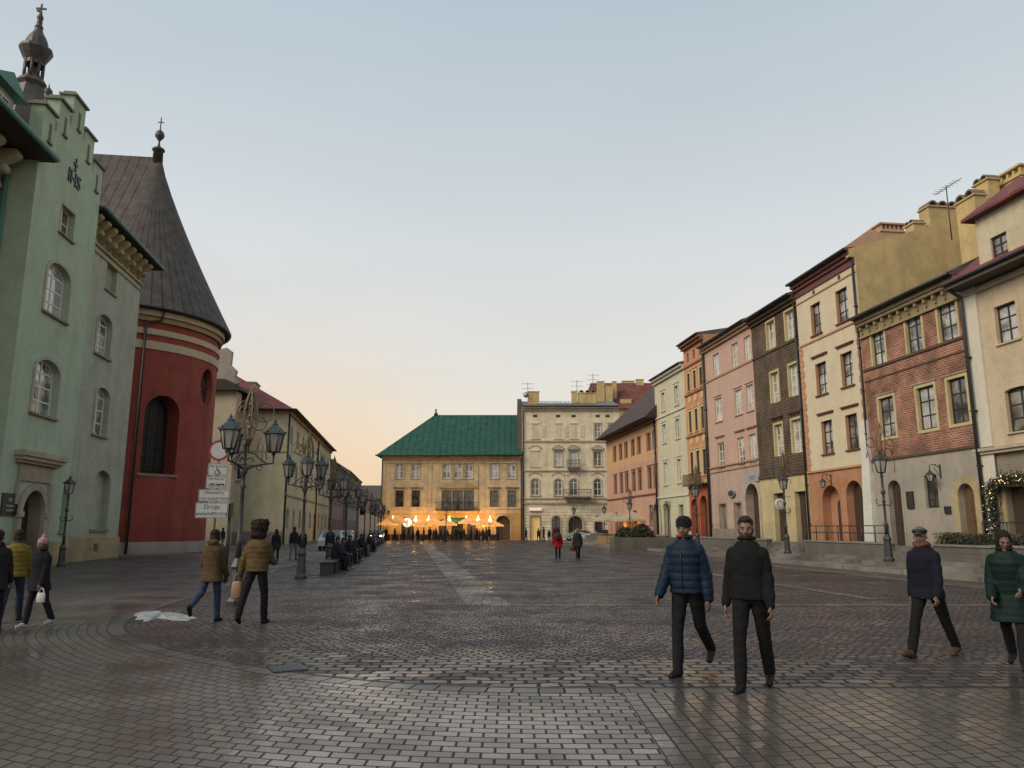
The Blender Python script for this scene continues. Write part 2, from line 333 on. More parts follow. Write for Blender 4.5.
# ------------------------------------------------------------ surveying: sight lines to points on real planes
AX = (-.1292, .9916)                # long axis of the square
def ray(px, py):
    u = 384 - py; cx, cy, cz = (px-512), F*math.cos(PITCH) - u*math.sin(PITCH), F*math.sin(PITCH) + u*math.cos(PITCH)
    return Vector((cx, cy, cz))
def gp(px, py, z=0):
    d = ray(px, py); t = (z-CAMZ)/d.z; return (d.x*t, d.y*t)
class Frame:
    """vertical facade plane: origin, heading; x to the right along the wall, y into the building"""
    def __init__(s, ox, oy, ang): s.o = (ox, oy); s.a = ang; s.c, s.s = math.cos(ang), math.sin(ang)
    def loc(s, px, py, y0=0):
        d = ray(px, py); ny = (-s.s, s.c)
        k = (s.o[0]*ny[0] + s.o[1]*ny[1] + y0)/(d.x*ny[0] + d.y*ny[1])
        X, Y = d.x*k, d.y*k
        return ((X-s.o[0])*s.c + (Y-s.o[1])*s.s, CAMZ + d.z*k)
    def side(s, px, py, x0):
        d = ray(px, py); nx = (s.c, s.s)
        k = (s.o[0]*nx[0] + s.o[1]*nx[1] + x0)/(d.x*nx[0] + d.y*nx[1])
        X, Y = d.x*k, d.y*k
        return (-(X-s.o[0])*s.s + (Y-s.o[1])*s.c, CAMZ + d.z*k)
    def rect(s, w, y0=0):
        a, b, t, u = w; xm, ym = (a+b)/2, (t+u)/2
        return [s.loc(a, ym, y0)[0], s.loc(b, ym, y0)[0], s.loc(xm, u, y0)[1], s.loc(xm, t, y0)[1]]
    def row(s, ws, arch=0, minw=0, y0=0, **k):
        rs = [s.rect(w, y0) for w in ws]; z0 = sum(r[2] for r in rs)/len(rs); z1 = sum(r[3] for r in rs)/len(rs)
        out = []
        for r in rs:
            c, h = (r[0]+r[1])/2, max((r[1]-r[0])/2, minw/2)
            out.append(dict(x0=c-h, x1=c+h, z0=z0, z1=z1, arch=arch, **k))
        return out
A_R = math.atan2(-.9916, .1292); A_L = math.atan2(.9916, -.1292)
def right_frame(c, Yfar): return Frame(c - .1303*Yfar, Yfar, A_R)
def left_frame(c, Ynear): return Frame(c - .1303*Ynear, Ynear, A_L)

# ------------------------------------------------------------ walls with real openings
def arcpts(x0, x1, z1, arch, n=10):
    """points of the opening's head from left springing to right springing; arch = rise"""
    c = (x0+x1)/2; h = (x1-x0)/2
    return [(c - h*math.cos(math.pi*i/n), z1-arch + arch*math.sin(math.pi*i/n)) for i in range(n+1)]
def wall(mb, W, H, ops, d=.22, bands=None, x_start=0, extra_x=(), z_bot=0, D=None, top=None):
    """front face y=0 from x_start..x_start+W with openings; reveals to y=d; plus sides/back when D is given"""
    X0, X1 = x_start, x_start+W
    xs = {X0, X1}; zs = {z_bot, H}
    for o in ops: xs |= {o['x0'], o['x1']}; zs |= {max(o['z0'], z_bot), o['z1']}
    xs |= {x for x in extra_x if X0 < x < X1}
    for b in (bands or []):
        if z_bot < b[0] < H: zs.add(b[0])
    xs = sorted(xs); zs = sorted(zs)
    def mi(z):
        for b in (bands or []):
            if z < b[0]: return b[1]
        return bands[-1][2] if bands and len(bands[-1]) > 2 else 0
    for i in range(len(xs)-1):
        if xs[i+1]-xs[i] < 1e-4: continue
        for j in range(len(zs)-1):
            if zs[j+1]-zs[j] < 1e-4: continue
            cx, cz = (xs[i]+xs[i+1])/2, (zs[j]+zs[j+1])/2
            if any(o['x0'] < cx < o['x1'] and o['z0'] < cz < o['z1'] for o in ops): continue
            mb.add([(xs[i],0,zs[j]),(xs[i+1],0,zs[j]),(xs[i+1],0,zs[j+1]),(xs[i],0,zs[j+1])], [(0,1,2,3)], mi(cz))
    for o in ops:
        x0, x1, z0, z1, a = o['x0'], o['x1'], max(o['z0'], z_bot), o['z1'], o.get('arch', 0); dd = o.get('d', d)
        m = mi((z0+z1)/2); mr = o.get('rm', m)
        zt = z1-a; zb = z0 + (a if o.get('oval') else 0)
        mb.add([(x0,0,zb),(x0,0,zt),(x0,dd,zt),(x0,dd,zb)], [(0,1,2,3)], mr)
        mb.add([(x1,0,zb),(x1,dd,zb),(x1,dd,zt),(x1,0,zt)], [(0,1,2,3)], mr)
        if a:
            p = arcpts(x0, x1, z1, a); q = [(x, 2*zt-z) for x, z in p]
            for pts, zc in ([(p, z1)] + ([([(x, z0+ (z1-z)) for x, z in p], z0)] if o.get('oval') else [])):
                for k in range(len(pts)-1):
                    (xa, za), (xb, zb2) = pts[k], pts[k+1]
                    vs = [(xa,0,za),(xb,0,zb2),(xb,0,zc),(xa,0,zc)]
                    mb.add(vs, [(0,1,2,3)] if zc == z1 else [(3,2,1,0)], mi(zc-.01 if zc == z1 else zc+.01))
                    mb.add([(xa,0,za),(xb,0,zb2),(xb,dd,zb2),(xa,dd,za)], [(0,3,2,1)], mr)
        else:
            mb.add([(x0,0,z1),(x1,0,z1),(x1,dd,z1),(x0,dd,z1)], [(0,3,2,1)], mr)
        if not o.get('oval'):
            mb.add([(x0,0,z0),(x1,0,z0),(x1,dd,z0),(x0,dd,z0)], [(0,1,2,3)], mr)
    if D:
        T = mi(H-.01)
        for x in (X0, X1):
            zz = [z for z in zs]
            cuts = sorted({z_bot, H} | {b[0] for b in (bands or []) if z_bot < b[0] < H})
            for j in range(len(cuts)-1):
                mb.add([(x,0,cuts[j]),(x,D,cuts[j]),(x,D,cuts[j+1]),(x,0,cuts[j+1])], [(0,1,2,3)], mi((cuts[j]+cuts[j+1])/2))
        mb.add([(X0,D,z_bot),(X1,D,z_bot),(X1,D,H),(X0,D,H)], [(0,1,2,3)], T)
        mb.add([(X0,0,H),(X1,0,H),(X1,D,H),(X0,D,H)], [(0,1,2,3)], T)
    return mb
def fill(mb, x0, x1, z0, z1, a, y, t=.02, mi=0, oval=False):
    """slab closing an opening at depth y"""
    p = arcpts(x0, x1, z1, a) if a else [(x0, z1), (x1, z1)]
    q = [(x, z0 + (z1-z)) for x, z in p] if oval else [(x0, z0), (x1, z0)]
    poly = p + q[::-1]
    return mb.prism(poly, y, y+t, 'y', mi)
def band(mb, pts, wd, y0, y1, mi=0):
    """moulding of width wd following an outline outwards"""
    P = [Vector((x, z)) for x, z in pts]; n = len(P)
    outr = []
    for i in range(n):
        d = (P[min(i+1, n-1)]-P[max(i-1, 0)]).normalized(); nn = Vector((-d.y, d.x)); outr.append(P[i]+nn*wd)
    for i in range(n-1):
        a, b, c, e = P[i], P[i+1], outr[i+1], outr[i]
        vs = [(v.x, y, v.y) for y in (y0, y1) for v in (a, b, c, e)]
        mb.add(vs, [(0,1,2,3),(7,6,5,4),(0,4,5,1),(2,6,7,3)], mi)
    return mb
def window(root, o, fm, pm, cols=2, rows=3, bar=.05, sur=None, sill=None, hood=None, name='window', warp=None, d=.22, fw=.07, transom=None, label=None):
    x0, x1, z0, z1, a = o['x0'], o['x1'], o['z0'], o['z1'], o.get('arch', 0); dd = o.get('d', d); ov = o.get('oval', False)
    W, H = x1-x0, z1-z0; y = dd-.10
    f = MB()
    f.box(x0, x0+fw, y, y+.06, z0+(a if ov else 0), z1-a); f.box(x1-fw, x1, y, y+.06, z0+(a if ov else 0), z1-a)
    if not ov: f.box(x0+fw, x1-fw, y, y+.06, z0, z0+fw)
    if a:
        pi = [(x0+fw + (x-x0)*(W-2*fw)/W, z1-a + (z-z1+a)*(a-fw)/a) for x, z in arcpts(x0, x1, z1, a)]
        for fl in ((0, 1) if ov else (0,)):
            po = arcpts(x0, x1, z1, a)
            for k in range(len(pi)-1):
                q = [po[k], po[k+1], pi[k+1], pi[k]]
                if fl: q = [(x, z0+(z1-z)) for x, z in q]
                f.prism(q, y, y+.06, 'y')
    else: f.box(x0+fw, x1-fw, y, y+.06, z1-fw, z1)
    for c in range(1, cols):
        x = x0 + W*c/cols; b = bar if (cols % 2 or c != cols//2) else bar*1.4
        f.box(x-b/2, x+b/2, y+.01, y+.052, z0+.03, z1-.04 if not a else z1-.06)
    zz = [z0+H*transom] if transom else []
    zz += [z0 + (H-(a if a else 0))*r/rows for r in range(1, rows)] + ([z1-a] if a and rows > 1 else [])
    for z in zz:
        b = bar*1.3 if (transom and z == z0+H*transom) else bar
        f.box(x0+fw*.5, x1-fw*.5, y+.012, y+.05, z-b/2, z+b/2)
    if warp: f.warp(warp)
    fo = f.build(name, fm, root)
    if label: fo['label'] = label
    g = fill(MB(), x0+.02, x1-.02, z0+.02, z1-.02, max(a-.02, 0) if a else 0, y+.035, .015, oval=ov)
    if warp: g.warp(warp)
    if pm is pane_m: pm = rw.choice((pane_m, pane_m, pane_b, pane_c))
    if pm is pane_l: pm = rw.choice((pane_l, pane_l, pane_b, pane_m))
    g.build('pane', pm, fo)
    if sur:
        s = MB(); wd, sm, pr = sur
        pts = ([(x0, z0)] if not ov else []) + (arcpts(x0, x1, z1, a) if a else [(x0, z1), (x1, z1)]) + ([(x1, z0)] if not ov else [])
        if a or ov:
            band(s, pts, wd, -pr, .004)
        else:
            s.box(x0-wd, x0, -pr, .004, z0, z1+wd); s.box(x1, x1+wd, -pr, .004, z0, z1+wd); s.box(x0, x1, -pr, .004, z1, z1+wd)
            if len(sur) > 2 and o.get('sur_bottom'): s.box(x0-wd, x1+wd, -pr, .004, z0-wd, z0-.001)
        if warp: s.warp(warp)
        s.build('surround', sm, fo)
    if sill:
        ex, pr, hh, sm = sill
        s = MB().box(x0-ex, x1+ex, -pr, dd-.11, z0-hh, z0-.002)
        if warp: s.warp(warp)
        s.build('sill', sm, fo)
    if hood:
        up, ex, pr, hh, sm = hood[:5]
        s = MB(); zc = z1+up
        if len(hood) > 5 and hood[5] == 'ped':
            s.box(x0-ex, x1+ex, -pr, .003, zc, zc+hh*.4); s.prism([(x0-ex, zc+hh*.4+.002), (x1+ex, zc+hh*.4+.002), ((x0+x1)/2, zc+hh*2.4)], -pr*.9, .003, 'y')
        else:
            s.box(x0-ex, x1+ex, -pr*.6, .003, zc, zc+hh*.5-.001); s.box(x0-ex-.05, x1+ex+.05, -pr, .003, zc+hh*.5, zc+hh)
        if warp: s.warp(warp)
        s.build('lintel', sm, fo)
    return fo
def door(root, o, m, d=.3, sur=None, panels=True, name='door', warp=None):
    x0, x1, z0, z1, a = o['x0'], o['x1'], o['z0'], o['z1'], o.get('arch', 0); dd = o.get('d', d)
    f = fill(MB(), x0+.01, x1-.01, z0, z1-.01, a, dd-.08, .06)
    c = (x0+x1)/2
    if panels:
        f.box(c-.012, c+.012, dd-.095, dd-.08, z0+.05, z1-a*.3-.1)
        for s in (-1, 1):
            xa, xb = sorted((c+s*.07, c+s*((x1-x0)/2-.1)))
            for za, zb in ((z0+.15, z0+(z1-z0)*.38), (z0+(z1-z0)*.42, z1-a-.1)): f.box(xa, xb, dd-.098, dd-.082, za, zb)
    if warp: f.warp(warp)
    fo = f.build(name, m, root)
    h = MB().ball((c+.08, dd-.12, z0+1.05), .035, 8)
    if warp: h.warp(warp)
    h.build('handle', iron, fo)
    if sur:
        wd, sm, pr = sur; s = MB(); pts = [(x0, z0)] + (arcpts(x0, x1, z1, a) if a else [(x0, z1), (x1, z1)]) + [(x1, z0)]
        if a: band(s, pts, wd, -pr, .004)
        else: s.box(x0-wd, x0, -pr, .004, z0, z1+wd); s.box(x1, x1+wd, -pr, .004, z0, z1+wd); s.box(x0, x1, -pr, .004, z1, z1+wd)
        if warp: s.warp(warp)
        s.build('surround', sm, fo)
    return fo
def pipe(root, x, z0, z1, m, y=-.12, r=.055, off=None):
    p = MB(); pts = [(x, y, z0), (x, y, z1)]
    if off: pts = [(x, y, z0), (x, y, z1-.6), (x, y+.0, z1-.35), (x, off, z1-.05), (x, off, z1)]
    p.tube(pts, r, 8)
    z = z0+1
    while z < z1-1: p.box(x-r-.02, x+r+.02, y-r-.01, y+abs(y)+.0, z, z+.05); z += 2.2
    return p.build('downpipe', m, root)
def course(root, W, z, h, pr, m, name='string_course', x0=0, D=0):
    b = MB(); b.box(x0-.0, x0+W, -pr*.6, .003, z, z+h*.5-.001); b.box(x0, x0+W, -pr, .003, z+h*.5, z+h)
    return b.build(name, m, root)
def gable_roof(root, W, z, D, pitch, m, over=.5, x0=0, ridge=None, sm=None, gut=iron, th=.14, hipl=0, hipr=0, ext=0.0):
    """ridge parallel to the facade"""
    rz = z + (D/2+over)*math.tan(R(pitch)); a, b = x0-ext, x0+W+ext
    mb = MB(); y0, y1, ym = -over, D+over, D/2
    vs = [(a,y0,z),(b,y0,z),(b,y1,z),(a,y1,z),(a+hipl,ym,rz),(b-hipr,ym,rz)]
    vs += [(p[0],p[1],p[2]+th) for p in vs]
    fs = [(0,3,2,1),(6,7,11,10),(8,9,10,11),(7,8,11),(9,6,10),(0,1,7,6),(1,2,8,7),(2,3,9,8),(3,0,6,9)]
    mb.add(vs, fs)
    ro = mb.build('roof', m, root)
    g = MB(); g.tube([(a, y0-.07, z+.06), (b, y0-.07, z+.06)], .075, 8); g.build('gutter', gut, ro)
    return ro, rz
def chimney(parent, x, y, z0, z1, wx, wy, m, kind='plain', pots=0, name='chimney'):
    b = MB(); b.box(x-wx/2, x+wx/2, y-wy/2, y+wy/2, z0, z1-.2)
    b.box(x-wx/2-.07, x+wx/2+.07, y-wy/2-.07, y+wy/2+.07, z1-.2, z1-.12); 
    if kind == 'slots':
        b.box(x-wx/2, x+wx/2, y-wy/2, y+wy/2, z1-.1, z1+.0)
        n = 6
        for i in range(n):
            for yy in (y-wy/2, y+wy/2-.12):
                xa = x-wx/2 + (wx-.12)*i/(n-1); b.box(xa, xa+.12, yy, yy+.12, z1, z1+.28)
        for i in range(1, 5):
            for xx in (x-wx/2, x+wx/2-.12):
                ya = y-wy/2 + (wy-.12)*i/5; b.box(xx, xx+.12, ya, ya+.12, z1, z1+.28)
        b.box(x-wx/2+.14, x+wx/2-.14, y-wy/2+.14, y+wy/2-.14, z1, z1+.27)
        b.box(x-wx/2-.1, x+wx/2+.1, y-wy/2-.1, y+wy/2+.1, z1+.28, z1+.38)
    c = b.build(name, m, parent)
    if pots:
        long_x = wx > wy
        for i in range(pots):
            t = (i+.5)/pots-.5
            cx, cy = (x+t*wx, y) if long_x else (x, y+t*wy)
            p = MB(); rr = min(max(wx, wy)/pots*.5, .36)
            # half-round clay vent hood, open to the front
            n = 10; ring = [(rr*math.cos(math.pi*k/n), rr*math.sin(math.pi*k/n)) for k in range(n+1)]
            inn = [(u*.72, v*.72) for u, v in ring]
            for k in range(n):
                q = [ring[k], ring[k+1], inn[k+1], inn[k]]
                if long_x: p.prism([(cx+u, z1-.1+v) for u, v in q], y-wy/2-.03, y+wy/2+.03, 'y')
                else: p.prism([(cy+u, z1-.1+v) for u, v in q], x-wx/2-.03, x+wx/2+.03, 'x')
            p.build('chimney_pot', MC.get('clay') or plain('clay', (.16, .12, .09), .8, var=.3), c)
    return c
def text_mesh(txt, size, m, parent, loc, rot, name='lettering', depth=.004, align='CENTER', font_scale=(1, 1)):
    cu = bpy.data.curves.new('t', 'FONT'); cu.body = txt; cu.size = size; cu.extrude = depth; cu.align_x = align; cu.align_y = 'CENTER'; cu.resolution_u = 3
    ob = bpy.data.objects.new('t', cu); COL.objects.link(ob)
    dg = bpy.context.evaluated_depsgraph_get(); me = bpy.data.meshes.new_from_object(ob.evaluated_get(dg)); me.name = name
    bpy.data.objects.remove(ob); me.materials.clear(); me.materials.append(m)
    o = bpy.data.objects.new(name, me); COL.objects.link(o); o.parent = parent; o.location = loc; o.rotation_euler = rot; o.scale = (font_scale[0], font_scale[1], 1)
    return o

# ------------------------------------------------------------ ground
asphalt = bricks('street_slabs', (.058, .045, .041), (.074, .058, .052), (.03, .026, .026), bw=.5, bh=.5, ms=.006, axes='XY', bump=.12, wet=(.34, .7), blotch=.25, spec=.35)
setts = bricks('square_setts', (.026, .017, .016), (.085, .058, .054), (.009, .006, .006), bw=.15, bh=.12, ms=.02, axes='XY', bump=1.0, distort=.26, wet=(.24, .62), blotch=.5, spec=.5)
setts_n = bricks('worn_border_setts', (.026, .020, .019), (.105, .085, .078), (.006, .005, .005), bw=.27, bh=.19, ms=.024, axes='XY', bump=1.0, distort=.24, wet=(.18, .55), blotch=.35, spec=.5)
pavers = bricks('wet_pavers', (.074, .063, .055), (.108, .094, .083), (.012, .010, .009), bw=.205, bh=.142, ms=.011, axes='XY', bump=.8, wet=(.11, .33), blotch=.3, uv=True, spec=.5, distort=.012)
strip_m = bricks('pale_stone_strips', (.075, .064, .06), (.12, .105, .098), (.03, .026, .024), bw=.45, bh=.3, ms=.014, axes='XY', bump=.8, wet=(.28, .6), blotch=.5, distort=.16)
kerb_m = bricks('kerb_granite', (.16, .145, .13), (.20, .185, .165), (.12, .11, .10), bw=1.0, bh=3, ms=.012, axes='XY', bump=.4, wet=(.35, .7), blotch=.3)
g = MB().add([(-900,-200,0),(900,-200,0),(900,1500,0),(-900,1500,0)], [(0,1,2,3)]).build('ground', asphalt); struct(g)
border = [(-5.2-.1303*105, 105), (-5.2-.1303*60, 60), (-5.2-.1303*30, 30), (-7.75, 19.5), (-7.45, 17.2), (-7.25, 15.9), (-6.98, 14.6), (-6.4, 13.25), (-5.55, 12.05), (-4.55, 10.95), (-3.5, 10.1), (-2.4, 9.3), (-1.2, 8.75), (0, 8.52), (1.2, 8.5)]
def catmull(P, n=6):
    out = []
    for i in range(len(P)-1):
        p0, p1, p2, p3 = (Vector(P[max(i-1, 0)]), Vector(P[i]), Vector(P[i+1]), Vector(P[min(i+2, len(P)-1)]))
        for k in range(n):
            t = k/n; out.append(.5*((2*p1)+(-p0+p2)*t+(2*p0-5*p1+4*p2-p3)*t*t+(-p0+3*p1-3*p2+p3)*t**3))
    out.append(Vector(P[-1])); return out
B = catmull(border[3:], 6)
plz = [tuple(p) for p in B] + [(14.0, 8.5), (16.2-.1303*10, 10), (16.2-.1303*104, 104), (-5.2-.1303*104, 104)]
struct(MB().add([(x, y, .004) for x, y in plz], [tuple(range(len(plz)))[::-1]]).build('square_cobbles', setts))
near = [tuple(p) for p in B if p.y < 11.2]
nearq = near + [(13.9, 8.5), (13.9, 9.9), (-1.8, 10.4), (-3.0, 11.2)]
struct(MB().add([(x, y, .006) for x, y in nearq], [tuple(range(len(nearq)))[::-1]]).build('worn_cobbles', setts_n))
# curved paving in front: rows follow the square's edge
nr, stepd = 64, .142
mb = MB(); mb.uv = []
nrm = []
for i in range(len(B)):
    d = (B[min(i+1, len(B)-1)]-B[max(i-1, 0)]).normalized(); nrm.append(Vector((d.y, -d.x)))   # to the right of travel
# travel goes from far left round to the right: the outside lies to the right-hand side
for j in range(nr+1):
    off = .26 + stepd*j; pts = [B[i] + nrm[i]*off for i in range(len(B))]
    s = 0; us = [0]*len(pts)
    for i in range(len(pts)-2, -1, -1): s += (pts[i+1]-pts[i]).length; us[i] = -s
    for p, u in zip(pts, us): mb.v.append((p.x, p.y, .0045)); mb.uv.append((u, stepd*j))
n = len(B)
for j in range(nr):
    for i in range(n-1): mb.f.append((j*n+i, (j+1)*n+i, (j+1)*n+i+1, j*n+i+1)); mb.m.append(0); mb.sm.append(False)
struct(mb.build('curved_paving', pavers))
mb = MB(); mb.uv = []
for i, p in enumerate(B):
    s = sum((B[k+1]-B[k]).length for k in range(i))
    for o_, v in ((0, 0), (.26, .26)): q = p + nrm[i]*o_; mb.v.append((q.x, q.y, .006)); mb.uv.append((s, v))
mb.add([], []); 
for i in range(n-1): mb.f.append((i*2, i*2+1, i*2+3, i*2+2)); mb.m.append(0); mb.sm.append(False)
course_m = bricks('border_stones', (.065, .063, .06), (.09, .086, .08), (.008, .007, .007), bw=.262, bh=.262, ms=.012, axes='XY', bump=.9, wet=(.2, .5), blotch=.2, uv=True, offs=0)
struct(mb.build('border_course', course_m))
mb = MB()
for i in range(n-1): a_, b_ = len(mb.v), 0; mb.v += [(*(B[i]-nrm[i]*.035), .0085), (*(B[i]+nrm[i]*.012), .0085), (*(B[i+1]+nrm[i+1]*.012), .0085), (*(B[i+1]-nrm[i+1]*.035), .0085)]; mb.f.append((a_, a_+1, a_+2, a_+3)); mb.m.append(0); mb.sm.append(False)
joint_m = plain('wet_joint', (.010, .009, .008), .5); struct(mb.build('edge_joint', joint_m)); struct(MB().add([(1.2, 8.49, .0085), (14.2, 8.49, .0085), (14.2, 8.535, .0085), (1.2, 8.535, .0085)], [(0, 1, 2, 3)]).build('edge_joint', joint_m))
# second paving field to the right, its courses running across the first
mb = MB(); mb.uv = []
ny, nx = 30, 40
for j in range(ny+1):
    for i in range(nx+1):
        x = 1.15 + 13*i/nx; y = 8.24 - 8.8*j/ny
        mb.v.append((x-.03, y, .0068)); mb.uv.append((-y + .12*(x-1.15), (x-1.15)))
for j in range(ny):
    for i in range(nx): a = j*(nx+1)+i; mb.f.append((a, a+nx+1, a+nx+2, a+1)); mb.m.append(0); mb.sm.append(False)
struct(mb.build('cross_paving', pavers))
mb = MB(); mb.uv = [(0, 0), (13, 0), (13, .26), (0, .26)]; mb.v = [(1.2, 8.24, .006), (14.2, 8.24, .006), (14.2, 8.5, .006), (1.2, 8.5, .006)]; mb.f = [(0, 1, 2, 3)]; mb.m = [0]; mb.sm = [False]
struct(mb.build('border_course', course_m))
# pale stone strips across the setts
def strip(p, q, wd, z=.008, m=strip_m, name='stone_strip'):
    p, q = Vector(p), Vector(q); d = (q-p).normalized(); nn = Vector((-d.y, d.x))*wd/2
    vs = [p-nn, q-nn, q+nn, p+nn]; return struct(MB().add([(v.x, v.y, z) for v in vs], [(0, 1, 2, 3)]).build(name, m))
def cl(c, Y): return (c-.1303*Y, Y)
strip(cl(1.75, 17.4), cl(1.75, 100), .95)
strip((-.4, 17.25), (13.9, 17.25), .32, .011)
strip(cl(10.9, 18.6), cl(10.9, 90), .35, .011)
strip(cl(1.75, 36), cl(14.6, 34), .5, .011); strip(cl(1.2, 47), cl(-4, 47), .6, .011); strip(cl(15.9, 12), cl(15.9, 95), .5, .012)
strip(cl(2.3, 60), cl(15, 60), .8, .011)
# terrace on the right: kerb, pavement, steps
terr = bricks('terrace_slabs', (.13, .12, .11), (.17, .155, .14), (.09, .08, .07), bw=.9, bh=.6, ms=.012, axes='XY', bump=.4, wet=(.4, .8), blotch=.35)
def slab(name, c0, c1, Y0, Y1, z0, z1, m):
    a, b, c, d = cl(c0, Y0), cl(c1, Y0), cl(c1, Y1), cl(c0, Y1)
    return struct(MB().prism([a, b, c, d], z0, z1, 'z').build(name, m))
slab('kerb', 17.7, 17.95, 5, 92, .0, .16, kerb_m)
slab('pavement', 17.95, 19.25, 5, 92, 0, .15, terr)
slab('step', 19.25, 19.75, 5, 92, 0, .30, terr)
slab('landing', 19.75, 20.55, 5, 92, 0, .42, terr)
slab('terrace', 20.55, 34, 5, 92, 0, .86, terr)
for c0, c1, zz in ((20.05, 20.3, .56), (20.3, 20.548, .70)):
    for Ya, Yb in ((30.9, 33.2), (40.5, 44.5), (59, 62)): slab('step', c0, c1, Ya, Yb, .42, zz, terr)
dq = gp(290, 668); dc = MB().box(-.2, .2, -.2, .2, 0, .012)
for k in range(6): dc.box(-.16+k*.058, -.13+k*.058, -.16, .16, .0125, .016)
tag(dc.build('drain_cover', iron, None, (dq[0], dq[1]-.1, .008), .5), 'square dark iron drain cover set in the curved paving at the left', 'drain cover')
# snow
def snow(label, pts, h, z=.0):
    rj = random.Random(3); pts = [p for a_, b_ in zip(pts, pts[1:]+pts[:1]) for p in (a_, ((a_[0]+b_[0])/2+rj.uniform(-.09, .09), (a_[1]+b_[1])/2+rj.uniform(-.2, .2)))]
    c = Vector((sum(p[0] for p in pts)/len(pts), sum(p[1] for p in pts)/len(pts))); P = catmull([*pts, pts[0]], 6)[:-1]
    r2 = random.Random(len(pts)); mb = MB(); k = 7
    for j in range(k):
        t = j/(k-1); f = 1 - t*.97
        for i, p in enumerate(P):
            q = c + (p-c)*f*(1 + (.0 if j == 0 else r2.uniform(-.05, .05))); mb.v.append((q.x, q.y, z + h*math.sin(t*math.pi/2)*(1+r2.uniform(-.2, .2)) if j else z))
    n = len(P)
    for j in range(k-1):
        for i in range(n): mb.f.append((j*n+i, j*n+(i+1) % n, (j+1)*n+(i+1) % n, (j+1)*n+i)); mb.m.append(0); mb.sm.append(True)
    mb.f.append(tuple(range((k-1)*n, k*n))); mb.m.append(0); mb.sm.append(True)
    o = mb.build('snow_patch', snow_m); return tag(o, label, 'snow')
snow('dirty white patch of melting snow at the rounded corner of the cobbled square', [gp(134, 616), gp(141, 612.5), gp(158, 611), gp(176, 613), gp(196, 618), gp(190, 621), gp(174, 621), gp(158, 619), gp(143, 622), gp(135, 620)], .06, .006)
snow('thin strip of snow lying along the kerb before the pale cafe parasols', [gp(585, 541.5), gp(600, 540.5), gp(622, 542), gp(624, 545.5), gp(606, 546), gp(588, 543.5)], .08)
snow('small patch of snow on the low terrace behind the man in the flat cap', [gp(896, 546, .42), gp(903, 545, .42), gp(914, 545.6, .42), gp(912, 549, .42), gp(900, 549, .42)], .06, .42)

# ------------------------------------------------------------ right-hand row of houses
CR = 22.8
def Yr(t): return CR/(t+.1303)
YB = [24, CR/(.61+.1303), CR/(.4667+.1303), CR/(.383+.1303), CR/(.32+.1303), CR/(.2554+.1303), CR/(.228+.1303), CR/(.188+.1303), CR/(.1226+.1303)]
def rbuild(name, label, Ynear, Yfar, group='houses along the right side of the square'):
    fr = right_frame(CR, Yfar); W = (Yfar-Ynear)/.9916
    root = empty(name, label, 'house', (fr.o[0], fr.o[1], 0), fr.a, group)
    return root, fr, W
def info(n, ops, W):
    print(n, 'W=%.1f' % W, [tuple(round(o[k], 2) for k in ('x0', 'x1', 'z0', 'z1')) for o in ops])
def clampops(ops, W, m=.15):
    for o in ops:
        if o['x0'] < m: o['x1'] += m-o['x0']; o['x0'] = m
        if o['x1'] > W-m: o['x0'] -= o['x1']-(W-m); o['x1'] = W-m
    return ops
# R0 cream house with dormer
cream = plaster('cream_render', (.50, .44, .32), .35); beige = plaster('beige_render', (.50, .41, .29), .5); cream_w = plaster('pale_cream', (.56, .53, .45), .3)
redtile = seams('dark_red_tiles', (.12, .03, .028), 'X', .22, tile=True, var=.35, rough=.7)
root, fr, W = rbuild('beige_house', 'beige and cream house nearest on the right, with red-roofed dormer and garlanded doorway', 22, YB[1])
W0 = W
w2 = fr.row([(996, 1018, 303, 342)], minw=1.05); w1 = fr.row([(1007, 1034, 386, 431)], arch=.12, minw=1.15)
dor = fr.row([(1003, 1030, 492, 530)])
d0 = dict(x0=w1[0]['x0']+.0, x1=w1[0]['x0']+1.7, z0=.86, z1=3.6, arch=.0)
d0['x0'] = fr.loc(1007, 500)[0]; d0['x1'] = d0['x0']+1.5; d0['z1'] = fr.loc(1012, 487)[1]
ops = w2+w1
info('R0', ops+[d0], W)
gapx = 2.6
extra = []
for o in w2+w1:
    for k in (1, 2):
        q = dict(o); q['x0'] += gapx*k; q['x1'] += gapx*k
        if q['x1'] < W-.4: extra.append(q)
zE = fr.loc(975, 283, -.0)[1]
zg = fr.loc(985, 455)[1]
mb = MB(); wall(mb, W, zE, ops+extra+[d0], bands=[(zg, 1), (zE+1, 0)], D=9)
mb.build('wall', [beige, stone_d], root)
b = MB(); b.box(.0, .75, -.1, -.002, zg+.3, zE-.05); b.box(.02, .8, -.14, -.102, .86, zg+.0); b.build('corner_pilaster', cream_w, root)
for o in ops+extra: window(root, o, frame_b, pane_m, 2, 3, sur=(.16, beige, .03), sill=(.1, .08, .06, beige))
b = MB(); b.box(-.05, W, -.22, .003, zg, zg+.12); b.box(-.1, W, -.3, .003, zg+.122, zg+.24); b.box(-.0, W, -.16, .003, zE-.45, zE-.3); b.build('cornice', stone, root)
door(root, d0, wood_d, sur=(.28, stone_y, .08))
ro, rz = gable_roof(root, W, zE, 9, 36, redtile, over=.85, gut=iron, ext=.05)
b = MB(); b.box(-.05, W, -.85, -.003, zE-.16, zE-.02); b.build('soffit', plaster('soffit_board', (.10, .085, .07), .5), ro)
pipe(root, .12, .86, zE-.1, iron, y=-.26, r=.07, off=-.8)
